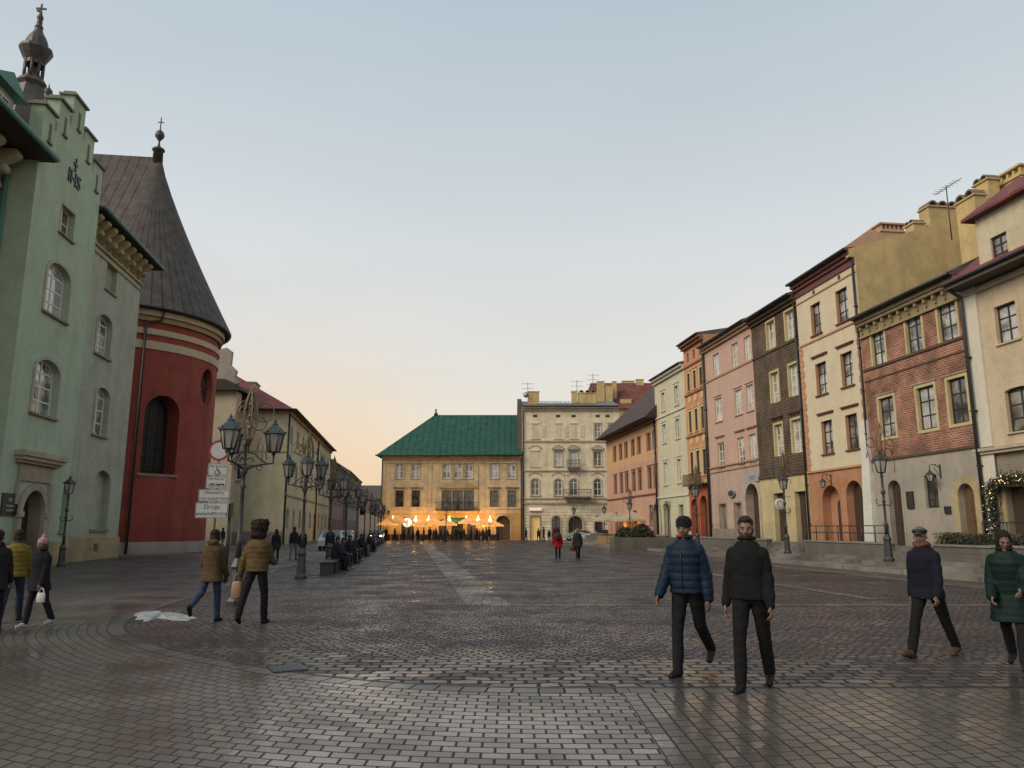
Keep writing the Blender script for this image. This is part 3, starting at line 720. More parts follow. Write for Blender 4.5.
# snow left on the roof edge
# dormer
def dormer(par, fr, x0, x1, zb, zt, y, wallm, roofm, pitch=.9, d=3.4, win=None, hip=True):
    f = MB(); o = dict(x0=win[0], x1=win[1], z0=win[2], z1=win[3])
    wall(f, x1-x0, zt, [o], d=.18, x_start=x0, z_bot=zb, D=d); f.v = [(p[0], p[1]+y, p[2]) for p in f.v]
    dd = f.build('dormer', wallm, par)
    sh = lambda p: (p[0], p[1]+y, p[2])
    window(par, o, frame_b, pane_m, 2, 3, d=.18, warp=sh, name='dormer_window')
    r = MB(); xm = (x0+x1)/2; e = .35
    r.add([(x0-e,y-e,zt),(x1+e,y-e,zt),(x1+e,y+d,zt),(x0-e,y+d,zt),(xm,y+(1.0 if hip else -e),zt+pitch),(xm,y+d,zt+pitch)], [(0,3,2,1),(0,1,4),(1,2,5,4),(3,0,4,5),(2,3,5)])
    r.box(x0-e, x1+e, y-e, y+d, zt-.12, zt-.003)
    r.build('dormer_roof', roofm, par); return dd
yd = -.45
zx = fr.loc(982, 245, yd); zb = zE-.1
xa = fr.loc(977, 240, yd)[0]; 
wd = fr.rect((991, 1008, 234, 262), yd)
zt = fr.loc(985, 212, yd)[1]
print('dormer', xa, wd, zt, zE)
if wd[1]-wd[0] < .8: wd[1] = wd[0]+.85
dormer(ro, fr, xa, xa+2.6, zb, zt, yd, cream, redtile, 1.2, 3.6, win=(wd[0], wd[1], wd[2], wd[3]))

# R1 brick house
brick_r = bricks('red_brick', (.27, .10, .062), (.15, .058, .042), (.36, .27, .20), bw=.27, bh=.10, ms=.014, blotch=.4, distort=.03, bump=.8)
grey_p = plaster('grey_render', (.33, .30, .25), .5)
ylw = plaster('ochre_surround', (.48, .41, .23), .5); ochre = plaster('ochre_firewall', (.50, .375, .18), .8, (.36, .28, .15))
root, fr, W = rbuild('brick_house', 'red brick house with grey ground floor and yellow window surrounds, beside the beige one', YB[1], YB[2]); FR1 = fr
w2 = fr.row([(872, 885, 327, 367), (906, 922, 309, 351), (938, 957, 298, 340)], minw=.95)
w1 = fr.row([(880, 895, 398, 436), (918, 936, 384, 431), (949, 968, 378, 423)], minw=1.05)
gz = fr.loc(930, 453)[1]
d1 = fr.row([(890, 903, 480, 537)], arch=.45, minw=.95)[0]; d1['z0'] = .86
d2 = fr.row([(962, 975, 483, 530)], arch=.5, minw=.95)[0]; d2['z0'] = .86
wg = fr.row([(925, 938, 475, 508)], minw=.75)[0]
ops = clampops(w2+w1+[d1, d2, wg], W, .2)
for o in w2+w1: o['rm'] = 2
info('R1', ops, W)
zE = fr.loc(905, 300, -.1)[1]; ZE1 = zE
mb = MB(); wall(mb, W, zE, ops, bands=[(gz, 1), (zE+1, 0)], D=9, d=.3); mb.build('wall', [brick_r, grey_p, ylw], root)
for o in w2: window(root, o, frame_b, pane_m, 2, 3, sur=(.12, ylw, .025), transom=.0)
for o in w1: o['sur_bottom'] = 1; window(root, o, frame_b, pane_m, 2, 3, sur=(.13, ylw, .03), hood=(.14, .16, .08, .06, stone))
window(root, wg, frame_b, pane_d, 2, 4, bar=.03)
door(root, d1, wood_d, sur=(.12, grey_p, .03)); door(root, d2, wood_b, sur=(.3, stone_y, .07))
b = MB(); zl = w2[0]['z0']-.12; b.box(0, W, -.07, .003, zl, zl+.11); b.box(0, W, -.045, .003, zl-.55, zl-.5); b.box(0, W, -.08, .003, gz-.05, gz+.05); b.build('string_course', iron if 0 else plaster('dark_course', (.10, .07, .055), .4), root)
b = MB(); b.box(0, W, -.12, .003, zE-.95, zE-.85); b.box(0, W, -.06, .002, zE-.84, zE-.42); b.box(0, W, -.38, .003, zE-.2, zE-.02); b.box(0, W, -.3, .003, zE-.36, zE-.203)
x = .2
while x < W-.2: b.box(x, x+.13, -.24, -.062, zE-.56, zE-.362); b.box(x+.02, x+.11, -.15, -.062, zE-.74, zE-.562); x += .62
b.build('cornice', plaster('ochre_cornice', (.30, .235, .14), .8), root)
slate = seams('slate_roof', (.055, .05, .048), 'X', .25, tile=True, var=.4, rough=.75)
ro, rz = gable_roof(root, W, zE, 9, 26, slate, over=.55)
MB().box(W-.02, W+.012, .05, 8.9, 10, zE-.02).build('side_wall', ochre, root)
RF1 = ro
# wall lantern, plaques
def wall_lantern(fr_root, x, z, label, y=-.002):
    e = empty('wall_lantern', label, 'lantern', fr_root.matrix_basis @ Vector((x, y, z)), fr_root.rotation_euler.z, 'lanterns on house walls')
    b = MB().tube([(0, 0, .35), (0, -.25, .5), (0, -.5, .45), (0, -.5, .3)], .02, 6); b.tube([(0, 0, .0), (0, -.12, .1), (0, -.3, .33), (0, -.2, .47)], .014, 5); b.box(-.04, .04, -.02, .0, -.1, .5); b.build('bracket', iron, e)
    lantern(e, (0, -.5, -.28), .55); return e
def lantern(par, at, s=1.0, lit=None):
    """tapered six-sided glazed street lantern, base at `at`, total height about s"""
    n = 6; b = MB(); x, y, z = at; r1, r2 = .16*s, .27*s
    pts1 = [(x+r1*math.cos(2*math.pi*k/n), y+r1*math.sin(2*math.pi*k/n), z+.10*s) for k in range(n)]
    pts2 = [(x+r2*math.cos(2*math.pi*k/n), y+r2*math.sin(2*math.pi*k/n), z+.62*s) for k in range(n)]
    for p, q in zip(pts1, pts2): b.tube([p, q], .018*s+.004, 5)
    b.tube(pts1+[pts1[0]], .02*s, 5); b.tube(pts2+[pts2[0]], .022*s, 5)
    b.lathe([(.03*s, z), (.06*s, z+.03*s), (.05*s, z+.06*s), (.15*s, z+.10*s)], 6, (x, y), smooth=False)
    f = b.build('lantern', ironl, par)
    g = MB().lathe([(r1*.92, z+.105*s), (r2*.94, z+.615*s)], n, (x, y), smooth=False); g.build('lantern_glass', lit or MC.get('lantern_glass') or glass_l(), f)
    r = MB().lathe([(r2*1.22, z+.62*s), (r2*1.15, z+.67*s), (r2*.75, z+.78*s), (.085*s, z+.88*s), (.09*s, z+.92*s), (.04*s, z+.96*s), (.045*s, z+1.0*s), (.008, z+1.08*s)], n, (x, y), smooth=False)
    for k in range(n): a = 2*math.pi*k/n; r.ball((x+r2*1.2*math.cos(a), y+r2*1.2*math.sin(a), z+.68*s), .025*s, 6)
    r.build('lantern_cap', plain('lantern_cap', (.028, .04, .05), .45, var=.3), f)
    return f
def glass_l():
    m = glass('lantern_glass', (.25, .22, .2), .2, curtain=(.4, .36, .32)); return m
p = fr.loc(941, 476)
wall_lantern(root, p[0], p[1], 'black wall lantern above the small barred window of the brick house')
def plaque(root, fr, px, m, label, name='wall_plaque', sub=None):
    r = fr.rect(px); o = MB(); e = empty(name, label, 'plaque', root.matrix_basis @ Vector(((r[0]+r[1])/2, 0, r[2])), root.rotation_euler.z)
    w2_, h = (r[1]-r[0])/2, r[3]-r[2]
    o.box(-w2_, w2_, -.05, -.002, 0, h); o.build('board', m, e)
    b = MB()
    for x0, x1, z0, z1 in ((-w2_-.03, -w2_, -.03, h+.03), (w2_, w2_+.03, -.03, h+.03), (-w2_, w2_, -.03, 0), (-w2_, w2_, h, h+.03)): b.box(x0, x1, -.065, -.002, z0, z1)
    b.build('rim', sub or iron, e); return e, w2_, h
bronze = plain('bronze', (.06, .055, .045), .45, .5, var=.3)
plaque(root, fr, (908, 914, 492, 508), bronze, 'grey notice plaque on the brick house between arched door and barred window')
plaque(root, fr, (946, 951, 507, 513), iron, 'small black plaque beside the yellow arched doorway')

# R2 cream and orange house
crm2 = plaster('warm_cream', (.56, .49, .35), .25); orange = plaster('orange_render', (.42, .21, .12), .6); salmon = plaster('salmon_quoin', (.46, .25, .15), .4)
whitew = plaster('whitewash', (.58, .58, .54), .4); dkred = plain('oxblood_paint', (.14, .045, .04), .6, var=.2)
root, fr, W = rbuild('cream_house', 'narrow cream house with orange ground floor arches and salmon window reveals', YB[2], YB[3]); FR2 = fr; W2_ = W
w3 = fr.row([(811, 821, 303, 335), (836, 848, 288, 322)], minw=.9)
w2 = fr.row([(816, 827, 363, 395), (841, 853, 351, 386)], minw=.9)
w1 = fr.row([(822, 833, 421, 455), (846, 858, 413, 448)], minw=.9)
gz = fr.loc(838, 469)[1]
a1 = fr.row([(823, 841, 485, 540)], arch=.8, minw=1.6)[0]; a2 = fr.row([(848, 863, 480, 540)], arch=.75, minw=1.5)[0]
for a in (a1, a2): a['z0'] = .86; a['d'] = .5; a['arch'] = (a['x1']-a['x0'])/2
for o in w3+w2+w1: o['rm'] = 2
ops = clampops(w3+w2+w1+[a1, a2], W, .45); info('R2', ops, W)
if a1['x1'] > a2['x0']-.3: s_ = (a1['x1']-a2['x0']+.4)/2; a1['x0'] -= s_; a1['x1'] -= s_; a2['x0'] += s_; a2['x1'] += s_
zE = fr.loc(827, 266, -.1)[1]
mb = MB(); wall(mb, W, zE, ops, d=.28, bands=[(gz, 1), (zE+1, 0)], D=9); mb.build('wall', [crm2, orange, salmon], root)
for o in w3: window(root, o, frame_b, pane_m, 2, 3, d=.28, sill=(.1, .1, .07, dkred))
for o in w2+w1: window(root, o, frame_b, pane_m, 2, 3, d=.28, sill=(.1, .1, .07, dkred), hood=(.35, .22, .12, .12, dkred))
f = MB(); fill(f, a1['x0'], a1['x1'], .86, a1['z1'], a1['arch'], .5, .05); f.build('niche_wall', orange, root)
dd = dict(x0=(a1['x0']+a1['x1'])/2-.1, x1=(a1['x0']+a1['x1'])/2+.7, z0=.86, z1=a1['z1']-.75, arch=.3, d=.49); door(root, dd, wood_d, sur=None)
door(root, a2, wood_d)
b = MB()
for s, xx in ((0, 0), (1, W-.32)):
    z = gz+.1; k = 0
    while z < w3[0]['z0']-.5: e = .12 if k % 2 else 0; b.box(xx-(e if s else 0)+.002, xx+.32+(0 if s else e)-.002, -.035, -.002, z, z+.3); z += .32; k += 1
b.build('quoins', salmon, root)
b = MB(); zl = w3[0]['z0']-.35; b.box(0, W, -.06, .003, zl, zl+.1); b.box(0, W, -.09, .003, gz-.03, gz+.08); b.box(0, W, -.05, .003, w3[0]['z1']+.45, w3[0]['z1']+.53); b.build('string_course', salmon, root)
b = MB(); b.box(0, W, -.08, .003, zE-.75, zE-.4); b.box(0, W, -.35, .003, zE-.2, zE-.02); b.box(0, W, -.2, .003, zE-.398, zE-.203); b.build('frieze', dkred, root)
for x in (w3[0]['x0']+.4, w3[1]['x0']+.4): MB().box(x, x+.22, -.02, -.001, zE-1.15, zE-.85).build('vent', frame_b, root)
b = MB().add([(W-.75,-.28,.86),(W+.02,-.28,.86),(W+.02,-.002,.86),(W-.75,-.002,.86),(W-.6,-.1,w1[0]['z0']+1.3),(W,-.1,w1[0]['z0']+1.3),(W,-.002,w1[0]['z0']+1.3),(W-.6,-.002,w1[0]['z0']+1.3)], [(0,1,5,4),(1,2,6,5),(2,3,7,6),(3,0,4,7),(4,5,6,7)]); b.build('buttress', whitew, root)
pinkf = plaster('pink_firewall', (.46, .30, .20), .4)
ro, rz = gable_roof(root, W, zE, 9, 7, redtile, over=.5, ext=.0)
# ochre firewall between this house and the brick one, with its chimneys
xS = W+.0
s = lambda px, py: fr.side(px, py, xS)
p0, p1, p2 = s(849, 262), s(872, 243), s(932, 226)
print('firewall', p0, p1, p2, zE)
yb = max(8.5, p2[0])
fw = MB().prism([(.05, 10), (yb, 10), (yb, 17.75), (4.6, 17.5), (1.0, 16.35), (-.3, 15.95), (-.3, zE-.35), (.05, zE-.36)], xS-.3, xS+.012, 'x'); fwo = fw.build('firewall', ochre, root)
pipe(root, W-.1, .86, zE-.2, iron, y=-.1, r=.06)
def stack(fwo, frr, px0, px1, pyt, wx, m, x, pots=0, kind='plain', drop=3.0):
    s0 = frr.side(px0, pyt, x); s1 = frr.side(px1, pyt, x)
    ya, yb_ = s0[0], s1[0]; print('stack', px0, round(ya, 2), round(yb_, 2), round(s0[1], 2), round(s1[1], 2))
    return chimney(fwo, x-wx/2, (ya+yb_)/2, s0[1]-drop, (s0[1]+s1[1])/2, wx, abs(yb_-ya), m, kind, pots)
wall_lantern(root, (a1['x0']+a1['x1'])/2+.2, a1['z1']+.1, 'black wall lantern over the arched niche of the orange ground floor')
stack(fwo, fr, 913, 924, 220, .7, ochre, xS, 2)
stack(fwo, fr, 928, 957, 204, .8, ochre, xS, 3, drop=5)
# chimneys on the ridge of the brick house
def ridge_stack(par, frr, px0, px1, pyt, wy, m, y, pots=0, kind='plain', zb=13.5):
    a0 = frr.loc(px0, pyt, y); a1_ = frr.loc(px1, pyt, y)
    return chimney(par, (a0[0]+a1_[0])/2, y, zb, (a0[1]+a1_[1])/2, abs(a1_[0]-a0[0]), wy, m, kind, pots)
fr1 = FR1
ridge_stack(RF1, fr1, 960, 980, 197, .6, ochre, 4.3, 2)
ridge_stack(RF1, fr1, 978, 993, 180, .6, ochre, 5.4, 2)
ridge_stack(RF1, fr1, 996, 1030, 181, .9, ochre, 6.6, 0, 'slots')
an = empty('roof_antenna', 'thin television aerial standing among the ochre chimneys of the brick house', 'antenna', (0, 0, 0), fr1.a)
q = fr1.loc(948, 204, 5.0); an.location = Matrix.Translation((fr1.o[0], fr1.o[1], 0)) @ Matrix.Rotation(fr1.a, 4, 'Z') @ Vector((q[0], 5, q[1]-2))
MB().tube([(0, 0, 0), (0, 0, 3.0)], .03, 5).build('mast', iron, an)
b = MB().tube([(-.9, 0, 2.9), (.9, .2, 3.05)], .02, 4)
for k in range(7): b.tube([(-.8+.26*k, -.25, 2.92), (-.8+.26*k, .25, 2.96)], .012, 4)
b.build('crossbars', iron, an)

# R3 dark brick house
brick_d = bricks('brown_brick', (.085, .055, .038), (.055, .036, .027), (.15, .12, .08), bw=.36, bh=.17, ms=.02, bump=.9, blotch=.3)
ylw3 = plaster('yellow_render', (.50, .42, .24), .45)
root, fr, W = rbuild('brown_house', 'narrow dark brown brick house with yellow ground floor and yellow window reveals', YB[3], YB[4]); W3 = W; FR3 = fr
w3 = fr.row([(767, 775, 322, 350), (787, 796, 308, 338)], minw=.95); w2 = fr.row([(771, 779, 372, 402), (791, 800, 363, 396)], minw=.95)
w1 = fr.row([(775, 783, 423, 456), (796, 806, 419, 452)], minw=.95); gz = fr.loc(787, 475)[1]
d1 = fr.row([(776, 784, 493, 535)], minw=1.3)[0]; d2 = fr.row([(800, 808, 491, 533)], minw=1.3)[0]
for d in (d1, d2): d['z0'] = .86; d['d'] = .35
for o in w3+w2+w1: o['rm'] = 2
ops = clampops(w3+w2+w1+[d1, d2], W, .4); info('R3', ops, W)
zE = fr.loc(781, 303, -.1)[1]
mb = MB(); wall(mb, W, zE, ops, d=.25, bands=[(gz, 1), (zE+1, 0)], D=9); mb.build('wall', [brick_d, ylw3, ylw], root)
for i, o in enumerate(w3+w2+w1): window(root, o, frame_w, pane_l, 2, 3, d=.25, sur=(.13, ylw, .03), hood=((.35, .15, .14, .16, brick_d) if o in w1 else None))
for d in (d1, d2): door(root, d, wood_d, sur=(.1, ylw3, .04))
b = MB(); b.box(0, W, -.12, .003, gz-.05, gz+.12); zl = w3[0]['z0']-.2; b.box(0, W, -.06, .003, zl, zl+.12); b.box(0, W, -.3, .003, zE-.25, zE-.02); b.box(0, W, -.15, .003, zE-.45, zE-.253); b.build('cornice', plaster('brown_stone', (.09, .065, .045), .4), root)
gable_roof(root, W, zE, 9, 20, slate, over=.5); pipe(root, W-.1, .86, zE-.1, iron, r=.06)
# pink parapet and chimney standing behind this roof
x = W; s0 = fr.side(842, 248, x); s1 = fr.side(870, 229, x); s2 = fr.side(905, 238, x); print('pink', s0, s1, s2)
pk = MB().prism([(.6, zE), (9, zE), (9, s2[1]-.6), (s1[0], s1[1]), (3.0, 18.3), (.6, zE+.4)], x-.3, x-.01, 'x').build('firewall', pinkf, root)
stack(pk, fr, 881, 904, 229, .9, pinkf, x, 0, 'slots', 3)
rs = empty('round_shop_sign', 'round white hanging sign in front of the yellow ground floor', 'sign', (0, 0, 0), fr.a)
q = fr.loc(780, 504, -.7); rs.location = root.matrix_basis @ Vector((q[0], -.7, q[1]))
b = MB().lathe([(.30, -.03), (.33, -.02), (.33, .02), (.30, .03)], 24); b.warp(lambda p: (p[2], p[0], p[1])); b.build('disc', plain('sign_white', (.6, .6, .57), .5, var=.1), rs)
for sx in (-.04, .04):
    b = MB(); b.tube([(sx, .2*math.cos(t*math.pi/8), .2*math.sin(t*math.pi/8)) for t in range(17)], .015, 5, cap=False); b.build('ring', plain('sign_brown', (.2, .12, .08), .5), rs)
MB().tube([(0, .69, .45), (0, -.15, .45), (0, 0, .33)], .015, 6).build('bracket', iron, rs)

# R4 pink house
pink = plaster('pink_render', (.47, .32, .26), .25); pinkg = plaster('grey_pink', (.44, .32, .27), .5); tan_ = plaster('tan_mould', (.38, .26, .17), .4)
root, fr, W = rbuild('pink_house', 'wide pink house with pale windows, oval sign and stone archway', YB[4], YB[5])
w3 = fr.row([(713, 719, 354, 376), (731.5, 738, 343, 366), (745, 751.5, 335, 360)], minw=.9); w2 = fr.row([(715, 722, 398, 422), (735, 742, 390, 415), (748.5, 755.5, 383, 410)], minw=.9)
w1 = fr.row([(718, 724.5, 443, 471), (737.5, 744.5, 437, 465), (751, 758, 433, 463)], minw=.9); gz = fr.loc(738, 468)[1]
g1 = fr.row([(720, 726.5, 503, 530), (735, 742, 504, 530)], minw=.95); a1 = fr.row([(748, 761, 483, 536)], minw=2.0)[0]; a1['z0'] = .86; a1['arch'] = (a1['x1']-a1['x0'])/2; a1['d'] = .6
ops = clampops(w3+w2+w1+g1+[a1], W, .25); info('R4', ops, W)
zE = fr.loc(727, 334, -.1)[1]
mb = MB(); wall(mb, W, zE, ops, d=.2, bands=[(gz, 1), (zE+1, 0)], D=9); mb.build('wall', [pink, pinkg], root)
for o in w3: window(root, o, frame_w, pane_l, 2, 3, d=.2)
for o in w2+w1: window(root, o, frame_w, pane_m if o in w1 else pane_l, 2, 3, d=.2, sill=(.08, .08, .06, tan_), hood=(.4, .2, .14, .12, tan_) if o in w1 else (.12, .1, .06, .06, tan_))
for o in g1: window(root, o, frame_g, pane_m, 2, 2, d=.3, sur=(.1, stone_d, .03))
door(root, a1, wood_d, sur=(.3, stone, .06))
b = MB(); zl = w3[0]['z0']-.22; b.box(0, W, -.07, .003, zl, zl+.13); b.box(0, W, -.12, .003, gz+.3, gz+.42); b.box(0, W, -.07, .003, gz-.05, gz+.06); b.box(0, W, -.35, .003, zE-.2, zE-.02); b.box(0, W, -.18, .003, zE-.4, zE-.203); b.build('cornice', tan_, root)
b = MB(); b.box(0, a1['x0']-.32, -.06, .003, .86, 1.6); b.build('plinth', stone_d, root)
gable_roof(root, W, zE, 9, 18, slate, over=.5); pipe(root, .1, .86, zE-.1, iron, r=.07)
b = MB().prism([(1.0, zE), (8, zE), (8, fr.side(712, 322, 0)[1]+1.0), (1.0, zE+1.2)], .0, .3, 'x').build('firewall', plaster('yellow_firewall', (.50, .40, .18), .4), root)
osn = empty('oval_shop_sign', 'dark oval sign on the pink house above its two ground floor windows', 'sign', (0, 0, 0), fr.a); q = fr.loc(733, 493.5)
osn.location = root.matrix_basis @ Vector((q[0], -.12, q[1]))
b = MB().prism([(.55*math.cos(k*math.pi/12), .27*math.sin(k*math.pi/12)) for k in range(24)], -.04, .04, 'y'); b.build('board', plain('oval_grey', (.25, .25, .24), .5), osn)
b = MB().prism([(.47*math.cos(k*math.pi/12), .2*math.sin(k*math.pi/12)) for k in range(24)], -.05, -.041, 'y'); b.build('face', iron, osn)
MB().box(-.02, .02, .04, .118, -.02, .02).build('bracket', iron, osn)
q = fr.loc(753, 478); ss = empty('shop_lettering', 'blue-grey letters mounted over the archway of the pink house', 'sign', root.matrix_basis @ Vector((q[0], -.06, q[1])), fr.a)
MB().box(-1.05, 1.05, -.02, .05, -.26, .26).build('board', plain('sign_grey_blue', (.28, .29, .33), .5), ss)
text_mesh('CAFE', .42, plain('sign_blue', (.07, .1, .2), .5), ss, (0, -.024, 0), (R(90), 0, 0))

# R5 orange ornate house
org5 = plaster('orange_pink', (.50, .24, .13), .35); crm5 = plaster('cream_panel', (.55, .44, .24), .3); red5 = plaster('brick_red_render', (.38, .11, .06), .35)
root, fr, W = rbuild('ornate_house', 'tall narrow orange house with cream panels and brick-red arched ground floor', YB[5], YB[6])
W5 = W
cx = [W*.22, W*.52, W*.82]
def prow(py0, py1, pxm, ww, **k):
    z1, z0 = fr.loc(pxm, py0)[1], fr.loc(pxm, py1)[1]
    return [dict(x0=c-ww/2, x1=c+ww/2, z0=z0, z1=z1, **k) for c in cx]
r5, r4, r3, r2, r1 = prow(352, 361, 690, .5), prow(373, 391, 690, .62), prow(409, 431, 696, .62), None, prow(451, 476, 697, .68)
gz = fr.loc(698, 487)[1]
aa = [dict(x0=W*.12, x1=W*.42, z0=.86, z1=gz-.9, arch=W*.15, d=.4), dict(x0=W*.55, x1=W*.88, z0=.86, z1=gz-.7, arch=W*.165, d=.4)]
zE = fr.loc(688, 343, -.1)[1]; ops = r5+r4+r3+r1+aa; info('R5', ops, W)
mb = MB(); wall(mb, W, zE, ops, d=.15, bands=[(gz, 1), (zE+1, 0)], D=9); mb.build('wall', [org5, red5], root)
for o in r5: window(root, o, frame_g, pane_d, 1, 1, d=.15, fw=.05)
for o in r4+r3+r1: window(root, o, frame_b, pane_d, 2, 3, d=.15, fw=.05, bar=.035, sur=(.13, crm5, .04), sill=(.14, .07, .06, crm5), hood=(.15, .16, .1, .1, crm5))
for a in aa: door(root, a, wood_d, sur=(.18, red5, .08))
b = MB()
for za, zb in ((r3[0]['z1']+.5, r4[0]['z0']-.25), (r1[0]['z1']+.45, r3[0]['z0']-.25), (gz+.1, r1[0]['z0']-.2)):
    for c in cx:
        zc = (za+zb)/2; h = max(.1, (zb-za)*.3); b.prism([(c+.32*math.cos(k*math.pi/8), zc+h*math.sin(k*math.pi/8)) for k in range(16)], -.03, -.001, 'y')
for za, zb in ((r3[0]['z0']-.25, r3[0]['z1']+.4), (r1[0]['z0']-.1, r1[0]['z1']+.4)):
    for k in range(2): xx = (cx[k]+cx[k+1])/2; b.box(xx-.1, xx+.1, -.05, -.001, za, zb)
b.build('panels', crm5, root)
b = MB()
for z in (r4[0]['z1']+.55, r4[0]['z0']-.35, r3[0]['z0']-.4, gz-.05): b.box(0, W, -.1, .003, z, z+.14)
b.box(0, W, -.45, .003, zE-.2, zE-.02); b.box(0, W, -.25, .003, zE-.42, zE-.203); b.build('cornice', plaster('brown_orange', (.26, .12, .07), .4), root)
bal = MB(); xa, xb, zb = .2, W-.2, gz+.12; bal.box(xa, xb, -.6, -.002, zb, zb+.09)
x = xa
while x < xb: bal.box(x, x+.025, -.58, -.56, zb+.09, zb+.85); x += .12
bal.box(xa, xb, -.6, -.54, zb+.852, zb+.9); bal.build('balcony', iron, root)
gable_roof(root, W, zE, 9, 10, slate, over=.5); pipe(root, W-.08, .86, zE-.1, iron, r=.07)

# R6 pale green-cream house
pale = plaster('pale_green_cream', (.50, .48, .34), .3)
root, fr, W = rbuild('pale_house', 'narrow pale cream-green house between the orange ornate one and the dark-roofed one', YB[6], YB[7])
ww = 1.0; cx = [W*.3, W*.74]
def prow2(py0, py1, pxm, ww, **k):
    z1, z0 = fr.loc(pxm, py0)[1], fr.loc(pxm, py1)[1]; return [dict(x0=c-ww/2, x1=c+ww/2, z0=z0, z1=z1, **k) for c in cx]
r3, r2, r1 = prow2(389, 408, 670, ww), prow2(422, 441, 670, ww), prow2(461, 484, 671, ww)
zE = fr.loc(667, 373, -.1)[1]; gz = fr.loc(672, 496)[1]
dr = dict(x0=cx[0]-.6, x1=cx[0]+.6, z0=.86, z1=gz-.6, arch=.6, d=.3); d2 = dict(x0=cx[1]-.6, x1=cx[1]+.6, z0=.86+.9, z1=gz-.8, d=.3)
ops = r3+r2+r1+[dr, d2]; info('R6', ops, W)
mb = MB(); wall(mb, W, zE, ops, D=9); mb.build('wall', [pale], root)
for o in r3+r2+r1: window(root, o, frame_w, pane_l, 2, 3, sur=(.15, cream_w, .05), sill=(.15, .1, .08, cream_w), hood=(.15, .18, .12, .12, cream_w))
window(root, d2, frame_g, pane_m, 2, 2); door(root, dr, wood_d, sur=(.2, stone_d, .06))
b = MB()
for z in (r2[0]['z1']+.7, gz-.1): b.box(0, W, -.1, .003, z, z+.15)
b.box(0, W, -.4, .003, zE-.2, zE-.02); b.box(0, W, -.2, .003, zE-.45, zE-.203); b.build('cornice', cream_w, root)
gable_roof(root, W, zE, 9, 15, slate, over=.45)
wall_lantern(root, cx[0]+.9, gz-.9, 'black wall lantern beside the arched door of the pale narrow house')

# R7 orange-pink house with steep dark roof
op7 = plaster('apricot_render', (.52, .33, .18), .4, (.42, .22, .14)); pk7 = plaster('rose_render', (.50, .30, .22), .4)
root, fr, W = rbuild('dark_roofed_house', 'long apricot house with steep dark tiled roof, last in the right-hand row', YB[7], YB[8])
cols = [(614, 616.5), (620, 622.5), (625.3, 628), (632, 635.2), (638, 641.5), (648, 651.3), (654, 657.3)]
cxs = [fr.loc((a+b)/2, 470)[0] for a, b in cols]
z1t, z1b = fr.loc(636, 438.5)[1], fr.loc(636, 455)[1]; z2t, z2b = fr.loc(636, 471)[1], fr.loc(636, 491)[1]
print('R7', W, cxs, z1t, z1b, z2t, z2b)
ws = [dict(x0=max(.3, c-.5), x1=max(1.3, c+.5), z0=z1b, z1=z1t) for c in cxs] + [dict(x0=max(.3, c-.5), x1=max(1.3, c+.5), z0=z2b, z1=z2t) for c in cxs]
gz = fr.loc(636, 497)[1]; zE = fr.loc(630, 426, -.8)[1]
gg = [dict(x0=cxs[3]-.6, x1=cxs[3]+.6, z0=2.0, z1=3.4), dict(x0=cxs[0]-.6, x1=cxs[0]+.6, z0=.86, z1=3.4, arch=.6), dict(x0=cxs[5]-.6, x1=cxs[5]+.6, z0=.86+.9, z1=3.8), dict(x0=cxs[6]-1.0, x1=cxs[6]+1.0, z0=.86, z1=3.9, arch=1.0, d=.5)]
mb = MB(); wall(mb, W, zE, ws+gg, bands=[(gz, 1), (z2t+.8, 2), (zE+1, 0)], D=11); mb.build('wall', [op7, pk7, pk7], root)
for o in ws: window(root, o, plain('red_brown_paint', (.10, .05, .035), .5), pane_d, 2, 3, sur=(.14, plaster('brown_mould', (.27, .15, .09), .3), .04), hood=(.15, .2, .12, .1, MC['brown_mould']) if o in ws[7:] else None)
window(root, gg[0], frame_b, pane_d); window(root, gg[2], frame_b, pane_m); door(root, gg[1], wood_d); door(root, gg[3], wood_d, sur=(.2, stone_d, .05))
b = MB(); b.box(0, W, -.1, .003, gz, gz+.14); b.box(0, W, -.06, .003, zE-.4, zE-.2); b.build('string_course', dkred, root)
tile_d = seams('dark_brown_tiles', (.045, .028, .024), 'X', .24, tile=True, var=.4, rough=.8)
gable_roof(root, W, zE, 11, 45, tile_d, over=1.1, ext=.5, hipl=5); pipe(root, W-.1, .86, zE-.1, iron, r=.09)

# ------------------------------------------------------------ far end of the square
GB = 'houses closing the far end of the square'
# B1 green-roofed palace
buff = plaster('buff_render', (.60, .46, .27), .9, (.40, .32, .21)); buff2 = plaster('ochre_ground_floor', (.46, .30, .12), .6)
grn = seams('green_copper', (.011, .066, .044), 'X', .9, var=.3, rough=.65)
X0 = (382-512)/771*107; fr = Frame(X0, 107, 0); W = fr.loc(522, 500)[0]
root = empty('palace', 'ochre palace with a green hipped roof closing the far end of the square', 'building', (X0, 107, 0), 0, GB)
cu = [(395.4, 403.6), (411.6, 419.8), (442.8, 450.7), (453.6, 462.2), (464.7, 473), (490, 498.5), (507.7, 515.9)]
up = fr.row([(a, b, 463.7, 478.5) for a, b in cu]); lo = fr.row([(a, b, 490.4, 506.8) for a, b in cu])
for i in (2, 3, 4): lo[i]['z0'] = fr.loc(460, 511)[1]; lo[i]['x1'] += .12; lo[i]['x0'] -= .12
for i in (2, 3): 
    for q in (lo,):
        if q[i]['x1'] > q[i+1]['x0']-.16: m_ = (q[i]['x1']+q[i+1]['x0'])/2; q[i]['x1'] = m_-.09; q[i+1]['x0'] = m_+.09
def fo(a, b, t, d=.4, **k):
    r = fr.rect((a, b, t, 540)); r[2] = .0; return dict(x0=r[0], x1=r[1], z0=.02, z1=r[3], arch=(r[1]-r[0])/2, d=d, **k)
